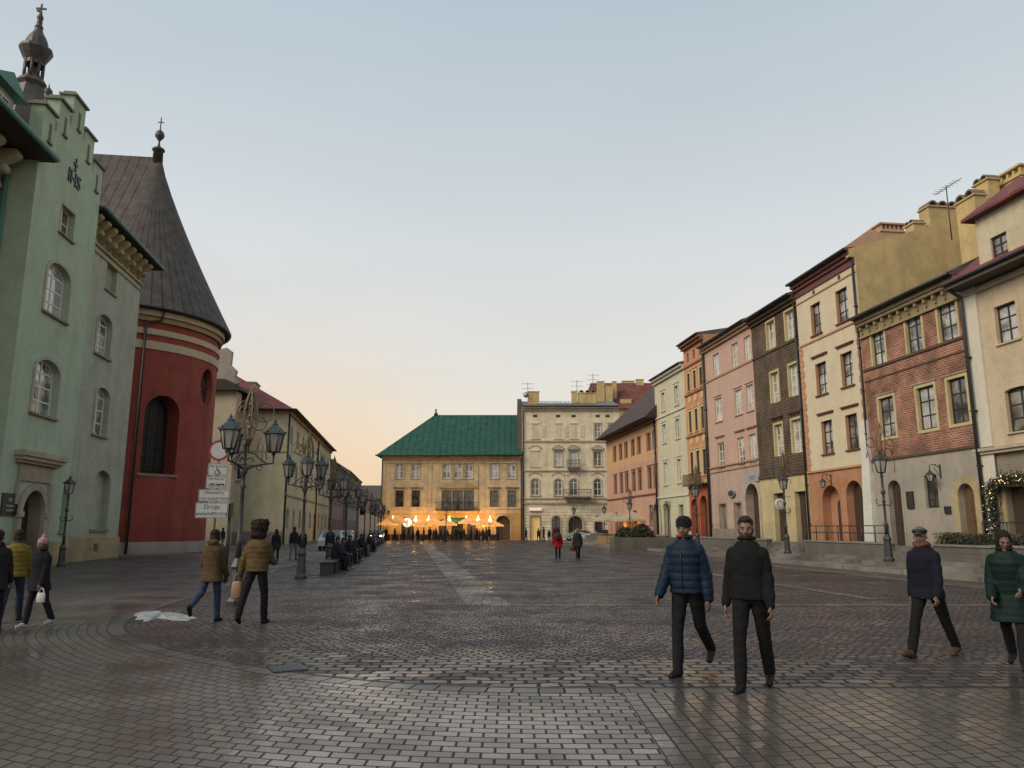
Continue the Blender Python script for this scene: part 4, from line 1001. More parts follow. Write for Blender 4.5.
gr = [fo(401.3, 413.8, 519.5), fo(438.5, 446.5, 519), fo(452, 463, 518.5), fo(467, 476, 519), fo(496, 510, 515.5, .8)]
gz = fr.loc(450, 513)[1]; zE = fr.loc(450, 456)[1]
info('B1', up+lo+gr, W)
mb = MB(); wall(mb, W, zE, up+lo+gr, bands=[(gz, 1), (zE+1, 0)], D=14, extra_x=()); mb.build('wall', [buff, buff2], root)
for o in up: window(root, o, frame_w, pane_l if o in up[:4] else pane_m, 2, 2, sur=(.16, stone_y, .04), sill=(.12, .09, .09, stone_y), fw=.09, bar=.08)
for i, o in enumerate(lo): window(root, o, frame_b, pane_d, 2, 3, sur=(.17 if i not in (2, 3, 4) else .08, stone_y, .05), sill=None if i in (2, 3, 4) else (.14, .1, .1, stone_y), hood=(.3, .28, .25, .22, stone_y) if i not in (2, 3, 4) else None)
for o in gr: door(root, o, wood_d, sur=(.22, stone_y, .06))
b = MB(); xa, xb = lo[2]['x0']-.5, lo[4]['x1']+.5; zz = lo[2]['z1']+.35
b.box(xa, xb, -.25, .003, zz, zz+.2); b.prism([(xa, zz+.202), (xb, zz+.202), ((xa+xb)/2, zz+1.25)], -.2, .003, 'y'); b.build('pediment', stone_y, root)
b = MB(); zl = fr.loc(450, 508)[1]; b.box(0, lo[2]['x0']-.75, -.12, .003, zl-.1, zl+.12); b.box(lo[4]['x1']+.75, W, -.12, .003, zl-.1, zl+.12); b.box(0, W, -.3, .003, zE-.35, zE-.02); b.box(0, W, -.1, .003, zE-1.0, zE-.85)
for x in (0.02, 6.4, 12.8): b.box(x, x+.55, -.08, -.001, zl+.14, zE-1.02)
b.build('cornice', buff, root)
bl = MB(); xa, xb = lo[2]['x0']-.8, lo[4]['x1']+.8; zb = zl-.2; bl.box(xa, xb, -1.1, -.002, zb-.15, zb)
x = xa
while x < xb: bl.box(x, x+.03, -1.08, -1.05, zb, zb+.95); x += .16
bl.box(xa, xb, -1.1, -1.03, zb+.951, zb+1.02)
for x in (xa, xb-.05): bl.box(x, x+.05, -1.02, -.01, zb+.951, zb+1.02)
bl.build('balcony', iron, root)
r = MB(); rzv = CAMZ + (ray(470, 415).z/ray(470, 415).y)*114; e = .8
hx = (430-376)/763*114-1.6
print('B1 roof', rzv, zE, hx)
r.add([(-e,-e,zE),(W+.05,-e,zE),(W+.05,14+e,zE),(-e,14+e,zE),(hx,7,rzv),(W+.05,7,rzv)], [(0,3,2,1),(0,1,5,4),(2,3,4,5),(3,0,4),(1,2,5)])
ro = r.build('roof', grn, root); MB().tube([(-e, -e-.08, zE+.05), (W, -e-.08, zE+.05)], .09, 8).build('gutter', MC['green_copper'], ro)
MB().lathe([(.25, rzv-.2), (.3, rzv+.25), (.12, rzv+.35), (.12, rzv+.8), (.2, rzv+.85)], 8, (hx+.2, 7)).build('finial', iron, ro)
for x in (-.02, W-.2): pipe(root, x+.1, 0, zE-.1, iron, r=.07)
# round clock-like sign and green awning
cs = empty('round_lit_sign', 'round white sign over the leftmost arched doorway of the green-roofed palace', 'sign', (0, 0, 0)); q = fr.loc(407.6, 522.5); cs.location = (X0+q[0], 106.75, q[1])
b = MB().lathe([(.62, -.08), (.66, 0), (.62, .08)], 24); b.warp(lambda p: (p[0], p[2], p[1])); b.build('disc', emit('sign_glow_white', (.75, .8, .85), .55), cs)
b = MB().tube([(.68*math.cos(k*math.pi/12), -.05, .68*math.sin(k*math.pi/12)) for k in range(25)], .05, 6, cap=False); b.build('rim', iron, cs)
text_mesh('J', .9, iron, cs, (0, -.1, 0), (R(90), 0, 0)); MB().box(-.04, .04, .05, .3, -.04, .04).build('bracket', iron, cs)
aw = MB().add([(-1.0, -.0, .9), (1.0, 0, .9), (1.1, -1.3, .25), (-1.1, -1.3, .25), (-1.1, -1.3, .0), (1.1, -1.3, .0), (1.0, 0, .82), (-1.0, 0, .82)], [(0,3,2,1),(3,4,5,2),(4,7,6,5),(0,7,4,3),(1,2,5,6),(0,1,6,7)])
q = fr.loc(457.5, 522); tag(aw.build('awning', plain('green_canvas', (.03, .13, .05), .8), None, (X0+q[0], 106.99, q[1]-.3)), 'small green awning over the middle doorway of the palace', 'awning')

# B2 cream tenement
ct = plaster('tenement_cream', (.72, .63, .46), .7, (.54, .44, .30)); ctr = bricks('rusticated_cream', (.66, .58, .42), (.60, .52, .37), (.28, .23, .16), bw=3, bh=.42, ms=.03, blotch=.2, bump=.8)
fr = Frame(X0+W+.02, 107, 0); X2 = X0+W+.02; W2 = 13.6
root = empty('tenement', 'four-storey cream stucco tenement with iron balconies beside the green-roofed palace', 'building', (X2, 107, 0), 0, GB)
cc = [(531, 539.2), (554.3, 562), (569.6, 577.6), (593.8, 601.5)]
f4 = fr.row([(a+.8, b-.8, 424.5, 438) for a, b in cc]); f3 = fr.row([(a, b, 451.8, 466) for a, b in cc]); f2 = fr.row([(a, b, 479, 495.4) for a, b in cc], arch=.5)
lastx = [dict(x0=12.1, x1=13.1, z0=f[0]['z0'], z1=f[0]['z1'], arch=f[0]['arch']) for f in (f4, f3, f2)]
gz = fr.loc(560, 503)[1]; zE = fr.loc(560, 407)[1]
gd = [fr.rect((531, 540, 516.5, 538))]; gops = [dict(x0=gd[0][0], x1=gd[0][1], z0=.1, z1=gd[0][3], arch=0, d=.3)]
for a, b, t in ((552, 560.5, 516), (568.5, 582.5, 516), (595, 603, 516)):
    r_ = fr.rect((a, b, t, 538)); gops.append(dict(x0=r_[0], x1=r_[1], z0=.1, z1=r_[3], arch=(r_[1]-r_[0])/2, d=.4))
info('B2', f4+f3+f2+gops, W2)
# upper openings of the two left columns on the top floors are blind panels
blind = [f4[0], f4[1], f4[2], f3[0]]
opn = [o for o in f4+f3+f2+lastx if o not in blind]
mb = MB(); wall(mb, W2, zE, opn+gops, bands=[(gz, 1), (zE+1, 0)], D=12); mb.build('wall', [ct, ctr], root)
for o in opn: window(root, o, frame_w, pane_d if o in f2 else pane_m, 2, 2, transom=.0, sur=(.16, stone, .05), sill=(.2, .14, .12, stone), hood=(.3, .3, .28, .2, stone, 'ped') if (o in f3) else (None if o in f2 else (.15, .15, .12, .12, stone)), fw=.08, bar=.07)
b = MB()
for o in blind: b.box(o['x0'], o['x1'], -.02, -.001, o['z0'], o['z1']); b.box(o['x0']-.2, o['x1']+.2, -.12, -.001, o['z0']-.2, o['z0']-.05); b.box(o['x0']-.15, o['x1']+.15, -.1, -.001, o['z1']+.1, o['z1']+.2)
for o in f4+f3:
    c = o['x1']+.75; b.box(c-.3, c+.3, -.04, -.001, o['z0']+.1, o['z1']-.1)
b.build('blind_panels', plaster('panel_cream', (.60, .52, .37), .6), root)
b = MB()
for o in f3+f2:
    for k in range(6): xx = o['x0']-.25 + (o['x1']-o['x0']+.5)*k/5; b.ball((xx, -.03, o['z1']+.55+.35*math.sin(math.pi*k/5)), .13, 6)
b.build('stucco_garland', stone, root)
for px in cc+[(604, 611)]:
    x = fr.loc((px[0]+px[1])/2, 416)[0]; MB().box(x-.3, x+.3, -.015, -.001, fr.loc(560, 417.3)[1], fr.loc(560, 414.8)[1]).build('attic_vent', frame_b, root)
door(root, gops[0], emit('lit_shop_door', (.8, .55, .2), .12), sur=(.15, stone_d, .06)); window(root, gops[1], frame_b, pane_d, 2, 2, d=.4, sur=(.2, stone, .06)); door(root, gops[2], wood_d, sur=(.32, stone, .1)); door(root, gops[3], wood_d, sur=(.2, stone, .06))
b = MB(); b.box(0, W2, -.5, .003, zE-.25, zE-.02); b.box(0, W2, -.25, .003, zE-.55, zE-.253)
for z in (f4[0]['z0']-.55, f3[0]['z0']-.75, f2[0]['z0']-.5, gz-.1): b.box(0, W2, -.16, .003, z, z+.18)
for z in (f3[0]['z1']+1.5, f2[0]['z0']-1.0): b.box(0, W2, -.08, .003, z, z+.08)
b.build('cornice', stone, root)
def balcony(root, x0, x1, z, dp=.9):
    b = MB(); b.box(x0, x1, -dp, -.17, z-.14, z)
    for x in (x0+.2, x1-.4): b.box(x, x+.2, -dp*.7, -.165, z-.6, z-.143)
    f = b.build('balcony', stone_d, root); g = MB(); x = x0
    while x < x1: g.box(x, x+.03, -dp+.02, -dp+.05, z, z+.9); x += .15
    g.box(x0, x1, -dp, -dp+.07, z+.901, z+.97); g.box(x0, x1, -dp+.005, -dp+.06, z+.45, z+.5)
    for x in (x0, x1-.04): g.box(x, x+.04, -dp+.08, -.02, z+.901, z+.95); g.box(x, x+.03, -dp/2-.1, -dp/2-.07, z, z+.9)
    g.build('railing', iron, f)
balcony(root, f3[2]['x0']-.45, f3[2]['x1']+.45, f3[2]['z0']-.15, .8)
balcony(root, f2[2]['x0']-.9, fr.loc(590.5, 490)[0], f2[2]['z0']-.15, 1.2)
ro, rz = gable_roof(root, W2, zE, 12, 14, plain('grey_sheet_roof', (.10, .10, .10), .5, var=.3, scale=1), over=.6)
chimney(ro, fr.loc(533.5, 400, 2)[0], 2, zE, fr.loc(533, 391, 2)[1], 1.6, 1.0, ochre)
b = MB()
for k in range(9): x = 2.3+k*.55; b.add([(x, .6, zE+.6), (x+.45, .6, zE+.6), (x+.45, 2.6, zE+1.3), (x, 2.6, zE+1.3)], [(0, 1, 2, 3)]); b.box(x+.46, x+.52, .6, .7, zE+.3, zE+.68)
b.build('skylight', pane_l, ro)
for a, b_, t, wy in ((571.5, 577, 391, .9), (578, 596, 392.5, 1.2)):
    xa, xb = fr.loc(a, t, 4)[0], fr.loc(b_, t, 4)[0]; chimney(ro, (xa+xb)/2, 4, zE, fr.loc(a, t, 4)[1], xb-xa, wy, ochre, 'plain', 3 if b_-a > 10 else 0)
pipe(root, .15, 0, zE-.1, iron, r=.09)
MB().prism([(.3, 10), (11, 10), (11, zE+1.0), (5, zE+2.0), (.3, zE+1.0)], -.62, -.03, 'x').build('firewall', plaster('brown_firewall', (.13, .10, .08), .5), root)
bs = MB().box(0, 0, 0, 0, 0, 0); bs = MB()
q0, q1 = fr.rect((529.5, 541.5, 508, 512)), 0
sg = empty('shop_sign', 'long white shop sign with a red band over the lit doorway of the cream tenement', 'sign', (X2+q0[0], 106.98, q0[2])); wdt = q0[1]-q0[0]; hh = q0[3]-q0[2]
MB().box(0, wdt, -.15, -.01, 0, hh).build('board', emit('sign_white_lit', (.75, .68, .66), .35), sg); MB().box(.0, wdt, -.17, -.152, hh*.02, hh*.35).build('band', plain('sign_red', (.5, .04, .04), .5), sg)
def aerial(x, y, z, h, label):
    h *= .8
    e = empty('roof_antenna', label, 'antenna', (x, y, z), 0, 'aerials on the roofs')
    MB().tube([(0, 0, 0), (0, 0, h)], .04, 5).build('mast', iron, e)
    b = MB()
    for k in range(3):
        zz = h-.2-k*.7; b.tube([(-.9, 0, zz), (.9, 0, zz)], .02, 4)
        for i in range(5): b.tube([(-.8+.4*i, -.3, zz), (-.8+.4*i, .3, zz)], .015, 4)
    b.build('crossbars', iron, e)
aerial(X2+.9, 110, zE+.4, 4.6, 'tall roof aerial above the join of green roof and cream tenement')
aerial(X2+8.2, 112, zE+1.6, 4.0, 'roof aerial between the left chimneys of the cream tenement')
aerial(X2+10.6, 112, zE+1.6, 5.2, 'tallest thin aerial at the middle chimneys behind the cream tenement')
dsh = MB().lathe([(.02, 0), (.25, .04), (.42, .14)], 14); dsh.warp(lambda p: (p[0], -p[2], p[1])); 
tag(dsh.build('satellite_dish', plain('dish_grey', (.3, .3, .3), .5), None, (X2+.6, 108, fr.loc(525, 395, 1)[1])), 'small satellite dish beside the left chimney of the cream tenement', 'satellite dish')
# B3 red-roofed house behind
root = empty('red_roofed_house', 'tall house with a red tiled roof and ochre chimneys rising behind the cream tenement', 'house', (0, 0, 0), 0)
frb = Frame(11.5, 121, 0); root.location = (11.5, 121, 0); Wb = 12
zt = frb.loc(610, 409)[1]
mb = MB(); wall(mb, Wb, zt, [], D=10); mb.build('wall', [ochre], root)
r = MB(); zr = frb.loc(630, 383, 5)[1]; r.add([(-.3,-.5,zt),(Wb,-.5,zt),(Wb,10.5,zt),(-.3,10.5,zt),(1.6,5,zr),(Wb,5,zr)], [(0,3,2,1),(0,1,5,4),(2,3,4,5),(3,0,4),(1,2,5)])
redt2 = seams('red_clay_tiles', (.12, .038, .03), 'X', .24, tile=True, var=.4, rough=.8); ro = r.build('roof', redt2, root)
for a, b_, t, yy in ((597, 604, 381, 0.5), (605, 612, 385, 0.5), (612.5, 616, 381, 2), (636, 643, 379, 5), (622, 634, 380.5, 6)):
    xa, xb = frb.loc(a, t, yy)[0], frb.loc(b_, t, yy)[0]; chimney(ro, (xa+xb)/2, yy, zt-1, frb.loc(a, t, yy)[1], xb-xa, 1.0, ochre)
dm = MB().box(5.8, 7.6, .6, 3, zt+.2, zt+1.7).build('dormer', ochre, ro)

# ------------------------------------------------------------ left-hand side
GL = 'buildings along the left side of the square'
green = plaster('mint_render', (.38, .46, .33), .6, (.30, .36, .27)); green_s = plaster('mint_grey_render', (.36, .385, .30), .6, (.28, .29, .23))
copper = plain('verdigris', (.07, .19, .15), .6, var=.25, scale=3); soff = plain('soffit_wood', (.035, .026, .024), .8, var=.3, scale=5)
surl = plaster('pale_trim', (.40, .38, .30), .4)
fr = left_frame(-16, 30.1); root = empty('college_gable', 'mint green building with a stepped gable and stone portal, left of the red apse', 'building', (fr.o[0], fr.o[1], 0), fr.a, GL)
W = 6.35
w1 = fr.row([(60, 74, 208, 238)], minw=.9); w2 = fr.row([(45, 69, 263, 318)], minw=1.5); w3 = fr.row([(33, 58, 359, 416)], minw=1.5)
for o in w2+w3: o['arch'] = .55
for o in w1+w2+w3: o['d'] = .35
pt = fr.rect((17, 40, 490, 560)); po = dict(x0=pt[0], x1=pt[1], z0=0.01, z1=pt[3], arch=(pt[1]-pt[0])/2, d=.6, rm=1)
nz = fr.rect((61, 71, 490, 531)); no = dict(x0=nz[0], x1=min(nz[1], W-.1), z0=nz[2], z1=nz[3]+.3, arch=.4, d=.4)
tops = [19.4, 20.4, 21.35, 20.4, 19.45]; seg = W/5
info('gable', w1+w2+w3+[po, no], W)
ops = w1+w2+w3+[po, no]
mb = MB(); wall(mb, W, 18.3, ops, D=9, d=.35); 
for k, t in enumerate(tops):
    xa = k*seg + .0; mb.box(xa, xa+seg, 0, .55, 18.3, t-.62 if 1 else t)
    mb.box(xa+(.0 if k < 3 else .22), xa+seg-(.22 if k < 2 else 0 if k > 2 else .0), .003, .547, t-.62, t)
mb.build('wall', [green, stone_d], root)
b = MB()
for k, t in enumerate(tops):
    xa = k*seg; x0_, x1_ = xa+(.0 if k < 3 else .22)-.1, xa+seg-(.22 if k < 2 else 0)+.1
    b.box(x0_, x1_, -.12, .66, t+.002, t+.1); b.box(x0_+.1, x1_-.1, .0, .5, t+.1, t+.22)
b.build('coping', plaster('coping_stone', (.22, .22, .17), .5), root)
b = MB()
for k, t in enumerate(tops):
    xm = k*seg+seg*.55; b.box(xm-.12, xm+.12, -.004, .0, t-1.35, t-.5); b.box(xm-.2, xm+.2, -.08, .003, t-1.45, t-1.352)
b.build('shade_slit', plaster('shadow_green', (.13, .15, .10), .3), root)  # no recess here: niche shade is put into flat dark green strips
for o in w1: window(root, o, frame_w, pane_m, 2, 2, d=.35, sur=(.05, surl, .03), sill=(.1, .12, .08, stone_d))
for o in w2+w3: window(root, o, frame_w, pane_l if o in w2 else pane_m, 2, 3, d=.35, sur=(.16, surl, .06), sill=(.15, .14, .1, stone_d), fw=.1, bar=.07)
door(root, po, plain('portal_door', (.025, .018, .015), .6), sur=None); f = MB(); fill(f, no['x0'], no['x1'], no['z0'], no['z1'], .4, .4, .04); f.build('niche_wall', green_s, root); MB().box(no['x0']-.08, no['x1']+.0, -.1, .38, no['z0']-.12, no['z0']-.002).build('niche_sill', stone_d, root)
# portal
b = MB(); px0, px1 = po['x0']-.55, po['x1']+.65; zc = fr.loc(40, 466)[1]; zs = fr.loc(40, 483)[1]; pst = plaster('portal_stone', (.40, .34, .26), .7)
band(b, arcpts(po['x0'], po['x1'], po['z1'], po['arch'], 14), .28, -.16, .004)
b.box(po['x0']-.32, po['x0']-.001, -.16, .004, .0, po['z1']-po['arch']); b.box(po['x1']+.001, po['x1']+.32, -.16, .004, 0, po['z1']-po['arch'])
b.box(px0+.1, px1-.1, -.08, -.001, po['z1']+.36, zc-.02); b.box(px0, po['x0']-.33, -.1, .003, 2.6, po['z1']+.35); b.box(po['x1']+.33, px1, -.1, .003, 0.5, po['z1']+.35)
b.box(po['x0']-.42, po['x0']+.0, -.24, -.162, po['z1']-po['arch']-.12, po['z1']-po['arch']+.1); b.box(po['x1'], po['x1']+.42, -.24, -.162, po['z1']-po['arch']-.12, po['z1']-po['arch']+.1)
b.build('portal', pst, root)
b = MB(); b.box(px0-.35, px1+.45, -.45, .003, zc+.28, zc+.5); b.box(px0-.25, px1+.35, -.36, .003, zc+.12, zc+.278); b.box(px0-.15, px1+.25, -.24, .003, zc, zc+.118); b.build('portal_cornice', pst, root)
MB().box(-.02, po['x0']-.42, -.1, -.002, 0, 1.05).build('plinth', stone_d, root); MB().box(po['x1']+.68, W+.0, -.1, -.002, 0, 1.05).build('plinth', stone_y, root)
# IHS monogram with a cross
q = fr.loc(74, 178); mg = empty('wall_monogram', 'dark iron IHS monogram with a cross high on the stepped gable', 'monogram', root.matrix_basis @ Vector((q[0], -.03, q[1])), fr.a)
text_mesh('IHS', .95, iron, mg, (0, 0, -.1), (R(90), 0, 0), depth=.03); b = MB(); b.box(-.04, .04, -.03, .03, .3, .95); b.box(-.2, .2, -.028, .028, .62, .7); b.build('cross', iron, mg)
pl, pw_, ph = plaque(root, fr, (1, 16, 494, 515), plain('black_glass', (.012, .014, .013), .5), 'black information plaque with white lettering left of the stone portal')
for t, z_, s_ in (('IHS', ph*.72, .2), ('MUZEUM', ph*.42, .13), ('KOLEGIUM', ph*.22, .11)): text_mesh(t, s_, plain('sign_lettering', (.45, .45, .42), .6), pl, (0, -.055, z_), (R(90), 0, 0))
# recessed range with bracketed eave
frr = left_frame(-16.8, 36.4); W = 8.85; rr = empty('college_range', 'grey-green range with deep bracketed eave between the stepped gable and the red apse', 'building', (frr.o[0], frr.o[1], 0), frr.a, GL)
fr2 = frr; zE = 17.55
v1 = fr2.row([(106, 117, 266, 293)], minw=.85); v2 = fr2.row([(96, 111, 314, 357)], minw=1.25); v3 = fr2.row([(94, 108, 387, 436)], minw=1.25)
nn_ = fr2.row([(93, 109, 470, 529)], minw=1.3)
for o in v2+v3: o['arch'] = .5
nn_[0]['arch'] = .65
for o in v1+v2+v3+nn_: o['d'] = .35
ops = v1+v2+v3+nn_; info('range', ops, W)
mb = MB(); wall(mb, W, zE, ops, D=9, d=.35); mb.build('wall', [green_s], rr)
for o in v1: f = MB(); fill(f, o['x0'], o['x1'], o['z0'], o['z1'], 0, .25, .04); f.build('blind_window', plaster('grey_infill', (.3, .29, .22), .3), rr); MB().box(o['x0']-.1, o['x1']+.1, -.1, .24, o['z0']-.1, o['z0']-.002).build('sill', stone_d, rr)
for o in v2+v3: window(rr, o, frame_w, pane_m, 2, 3, d=.35, sur=(.12, surl, .05), sill=(.12, .14, .1, stone_d), fw=.1, bar=.07)
o = nn_[0]; f = MB(); fill(f, o['x0'], o['x1'], o['z0'], o['z1'], .65, .35, .04); f.build('niche_wall', green_s, rr); MB().box(o['x0']-.1, o['x1']+.1, -.1, .34, o['z0']-.14, o['z0']-.002).build('niche_sill', stone_d, rr)
MB().box(0, W, -.12, -.002, 0, 1.15).build('plinth', stone_y, rr); MB().box(5.2, 5.7, -.14, -.122, .45, .85).build('cellar_grate', frame_b, rr)
b = MB(); zb = zE-1.35; b.box(0, W, -.12, .003, zb, zb+.12); b.box(0, W, -.08, .003, zb-.35, zb-.27)
b.build('moulding', stone_y, rr)
b = MB(); x = .25
while x < W-.3:
    b.prism([(-.001, zb+.13), (-.35, zb+.35), (-.42, zb+.6), (-.75, zb+.85), (-.78, zb+1.1), (-.001, zb+1.1)], x, x+.34, 'x'); b.tube([(x+.02, -.4, zb+.48), (x+.32, -.4, zb+.48)], .16, 8); b.tube([(x+.02, -.72, zb+.98), (x+.32, -.72, zb+.98)], .13, 8); x += .95
b.build('eave_brackets', stone_y, rr)
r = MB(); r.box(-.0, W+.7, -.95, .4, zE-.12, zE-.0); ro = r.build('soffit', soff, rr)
r = MB().add([(0,-.98,zE),(W+.75,-.98,zE),(W+.75,9,zE),(0,9,zE),(0,4.5,zE+2.6),(W-2.5,4.5,zE+2.6)], [(0,3,2,1),(0,1,5,4),(1,2,5),(2,3,4,5),(3,0,4)]); ro = r.build('roof', seams('dark_sheet', (.06, .05, .045), 'X', .5, var=.3), rr)
MB().tube([(-.05, -1.02, zE+.0), (W+.75, -1.02, zE+.0)], .09, 8).build('gutter', copper, ro)
# L0 leftmost building
fr0 = left_frame(-17.3, 16); r0 = empty('eaved_house', 'leftmost building in shadow with huge dark eave, green gutter and white dormer', 'building', (fr0.o[0], fr0.o[1], 0), fr0.a, GL)
W = (30.1-16)/.9916; zE = 16.95
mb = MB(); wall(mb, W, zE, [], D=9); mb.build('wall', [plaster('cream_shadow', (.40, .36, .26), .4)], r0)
b = MB(); x = W-8
while x < W-.6: b.prism([(-.001, zE-1.2), (-.35, zE-1.0), (-.42, zE-.7), (-.9, zE-.45), (-.95, zE-.15), (-.001, zE-.15)], x, x+.5, 'x'); b.tube([(x+.02, -.4, zE-.9), (x+.48, -.4, zE-.9)], .2, 8); b.tube([(x+.02, -.85, zE-.3), (x+.48, -.85, zE-.3)], .16, 8); x += 1.35
b.box(W-8, W-.05, -.1, -.002, zE-1.5, zE-1.3); b.build('eave_brackets', stone, r0)
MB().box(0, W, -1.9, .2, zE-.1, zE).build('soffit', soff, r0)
r = MB().add([(0,-1.92,zE+.002),(W,-1.92,zE+.002),(W,9,zE+.002),(0,9,zE+.002),(0,4,zE+4.6),(W,4,zE+4.6)], [(0,3,2,1),(0,1,5,4),(1,2,5),(2,3,4,5),(3,0,4)]); ro = r.build('roof', MC['dark_sheet'], r0)
MB().tube([(0, -1.97, zE+.03), (W, -1.97, zE+.03)], .12, 8).build('gutter', copper, ro); MB().tube([(W-.3, -.2, 0), (W-.3, -.2, zE-.3)], .1, 8).build('downpipe', copper, r0)
q = fr0.loc(2, 88, .6); zq = q[1]; xq = W-1.45
b = MB(); b.box(xq-1.0, xq+1.0, -.2, 3, zE+.5, zE+2.4); d_ = b.build('dormer', plaster('dormer_white', (.45, .44, .40), .3), ro)
window(r0, dict(x0=xq-.6, x1=xq+.6, z0=zE+.8, z1=zE+2.1, d=.1), frame_w, pane_d, 2, 2, d=.1, warp=lambda p: (p[0], p[1]-.27, p[2]), name='dormer_window')
r = MB().prism([(xq-1.35, zE+2.4), (xq+1.35, zE+2.4), (xq, zE+3.1)], -.6, 3.2, 'y').build('dormer_roof', copper, ro)

# ------------------------------------------------------------ church with red apse
red = plaster('apse_red', (.285, .066, .048), .8, (.21, .052, .042)); bandm = plaster('apse_band', (.50, .40, .27), .35)
CX, CY, RA = -28.7, 55.6, 6.5; HA = 16.3
root = empty('church', 'church with a round dark red apse and steep dark metal roof', 'church', (CX, CY, 0), A_L, GL)
# local frame: -y looks to the square; angle measured from local -y towards +x
def bend(p): th = p[0]/RA; r_ = RA-p[1]; return (r_*math.sin(th), -r_*math.cos(th), p[2])
def cyl(px, py):
    d = ray(px, py); c, s_ = math.cos(A_L), math.sin(A_L)
    ox, oy = -CX, -CY; lx, ly = ox*c+oy*s_, -ox*s_+oy*c; dx, dy = d.x*c+d.y*s_, -d.x*s_+d.y*c
    A_, B_, C_ = dx*dx+dy*dy, 2*(lx*dx+ly*dy), lx*lx+ly*ly-RA*RA; D_ = max(B_*B_-4*A_*C_, 0); k = (-B_-math.sqrt(D_))/(2*A_)
    X, Y = lx+dx*k, ly+dy*k; return (math.atan2(X, -Y)*RA, CAMZ+d.z*k)
def crect(a, b, t, u): return [cyl(a, (t+u)/2)[0], cyl(b, (t+u)/2)[0], cyl((a+b)/2, u)[1], cyl((a+b)/2, t)[1]]
r1_ = crect(143, 178, 392, 474); r2_ = crect(200.5, 212, 368, 406)
print('apse', r1_, r2_, cyl(127, 287), cyl(226, 340), cyl(150, 556))
aw_ = dict(x0=r1_[0], x1=r1_[1], z0=r1_[2], z1=r1_[3]-.2, d=1.25); aw_['arch'] = (aw_['x1']-aw_['x0'])/2
ov = dict(x0=r2_[0], x1=r2_[1]+.1, z0=r2_[2], z1=r2_[3], d=.5, oval=True); ov['arch'] = (ov['z1']-ov['z0'])/2-.001
Lh = RA*math.pi*.62
mb = MB(); wall(mb, 2*Lh, HA, [aw_, ov], x_start=-Lh, d=.6, extra_x=[-Lh+i*2*Lh/72 for i in range(73)]); mb.warp(bend)
ob = mb.build('apse_wall', red, root)
def ring(z0, z1, pr, m, name):
    b = MB(); n = 60; xs = [-Lh+i*2*Lh/n for i in range(n+1)]
    for i in range(n): b.box(xs[i], xs[i+1], -pr, .0, z0, z1)
    return b.warp(bend).build(name, m, root)
ring(.0, .75, .12, plaster('whitish_plinth', (.42, .38, .34), .5), 'plinth')
ring(HA-2.75, HA-2.2, .07, bandm, 'moulding'); ring(HA-1.75, HA-1.35, .1, bandm, 'moulding')
ring(HA-.85, HA-.5, .2, plaster('apse_tan', (.33, .24, .13), .3), 'moulding'); ring(HA-.498, HA-.1, .38, bandm, 'cornice')
g = MB(); n_ = 60; g.tube([bend((-Lh+i*2*Lh/n_, -.75, HA-.02)) for i in range(n_+1)], .11, 7, cap=False); g.build('gutter', iron, root)
# windows
cut = lambda o: [o['x0']+(o['x1']-o['x0'])*i/8 for i in range(9)]
window(root, aw_, iron, plain('church_glass', (.012, .011, .011), .35, var=.5, scale=3, spec=.3), 3, 6, d=1.25, bar=.04, sur=None, warp=bend, fw=.08); window(root, ov, iron, pane_d, 2, 2, d=.5, bar=.04, warp=bend, fw=.07)
b = MB(); b.box(aw_['x0']-.15, aw_['x1']+.15, -.16, .55, aw_['z0']-.16, aw_['z0']-.003); b.warp(bend).build('window_sill', stone_d, root)
tp = cyl(137, 420)[0]; b = MB(); b.tube([bend((tp, -.22, 0)), bend((tp, -.22, HA-1.0)), bend((tp+.9, -.3, HA-.75)), bend((tp+.95, -.6, HA-.1))], .085, 8); b.build('downpipe', iron, root)
# roof: half cone with flared foot and the nave roof behind it
apx = Vector((.9, -.95, 30.4)); nr_ = 9; n_ = 64; mb = MB(); mb.uv = []
for j in range(nr_+1):
    t = j/nr_; z = HA+.02 + (apx.z-HA)*t; rad = (RA+.85)*(1-t)**1.16*(1 if t else 1) + .12*t; cx_, cy_ = apx.x*t, apx.y*t
    for i in range(n_+1):
        a = -math.pi*.5 + math.pi*i/n_*1.0; mb.v.append((cx_+rad*math.sin(a), cy_-rad*math.cos(a), z)); mb.uv.append((a*6.0, z))
for j in range(nr_):
    for i in range(n_): a = j*(n_+1)+i; mb.f.append((a, a+1, a+n_+2, a+n_+1)); mb.m.append(0); mb.sm.append(True)
dsh_m = seams('brown_sheet_roof', (.085, .074, .068), 'UV', .62, var=.25, rough=.75, spec=.2)
ro = mb.build('roof', dsh_m, root)
r = MB(); r.uv = []
dn = 26; prof = []
for j in range(nr_+1):
    t = j/nr_; z = HA+.02 + (apx.z-HA)*t; rad = (RA+.85)*(1-t)**1.16 + .12*t; prof.append((apx.x*t-rad, apx.x*t+rad, apx.y*t, z))
for a, b_, y_, z in prof: r.v += [(a, y_, z), (a, dn, z), (b_, y_, z), (b_, dn, z)]; r.uv += [(0, z), (dn*.9, z), (0, z), (dn*.9, z)]
for j in range(nr_):
    k = j*4; r.f += [(k, k+4, k+5, k+1), (k+2, k+3, k+7, k+6)]; r.m += [0, 0]; r.sm += [False]*2
r.build('nave_roof', dsh_m, root)
b = MB(); b.box(-RA, -RA+.3, .0, dn, 0, HA); b.box(RA-.3, RA, 0, dn, 0, HA); b.build('nave_wall', red, root)
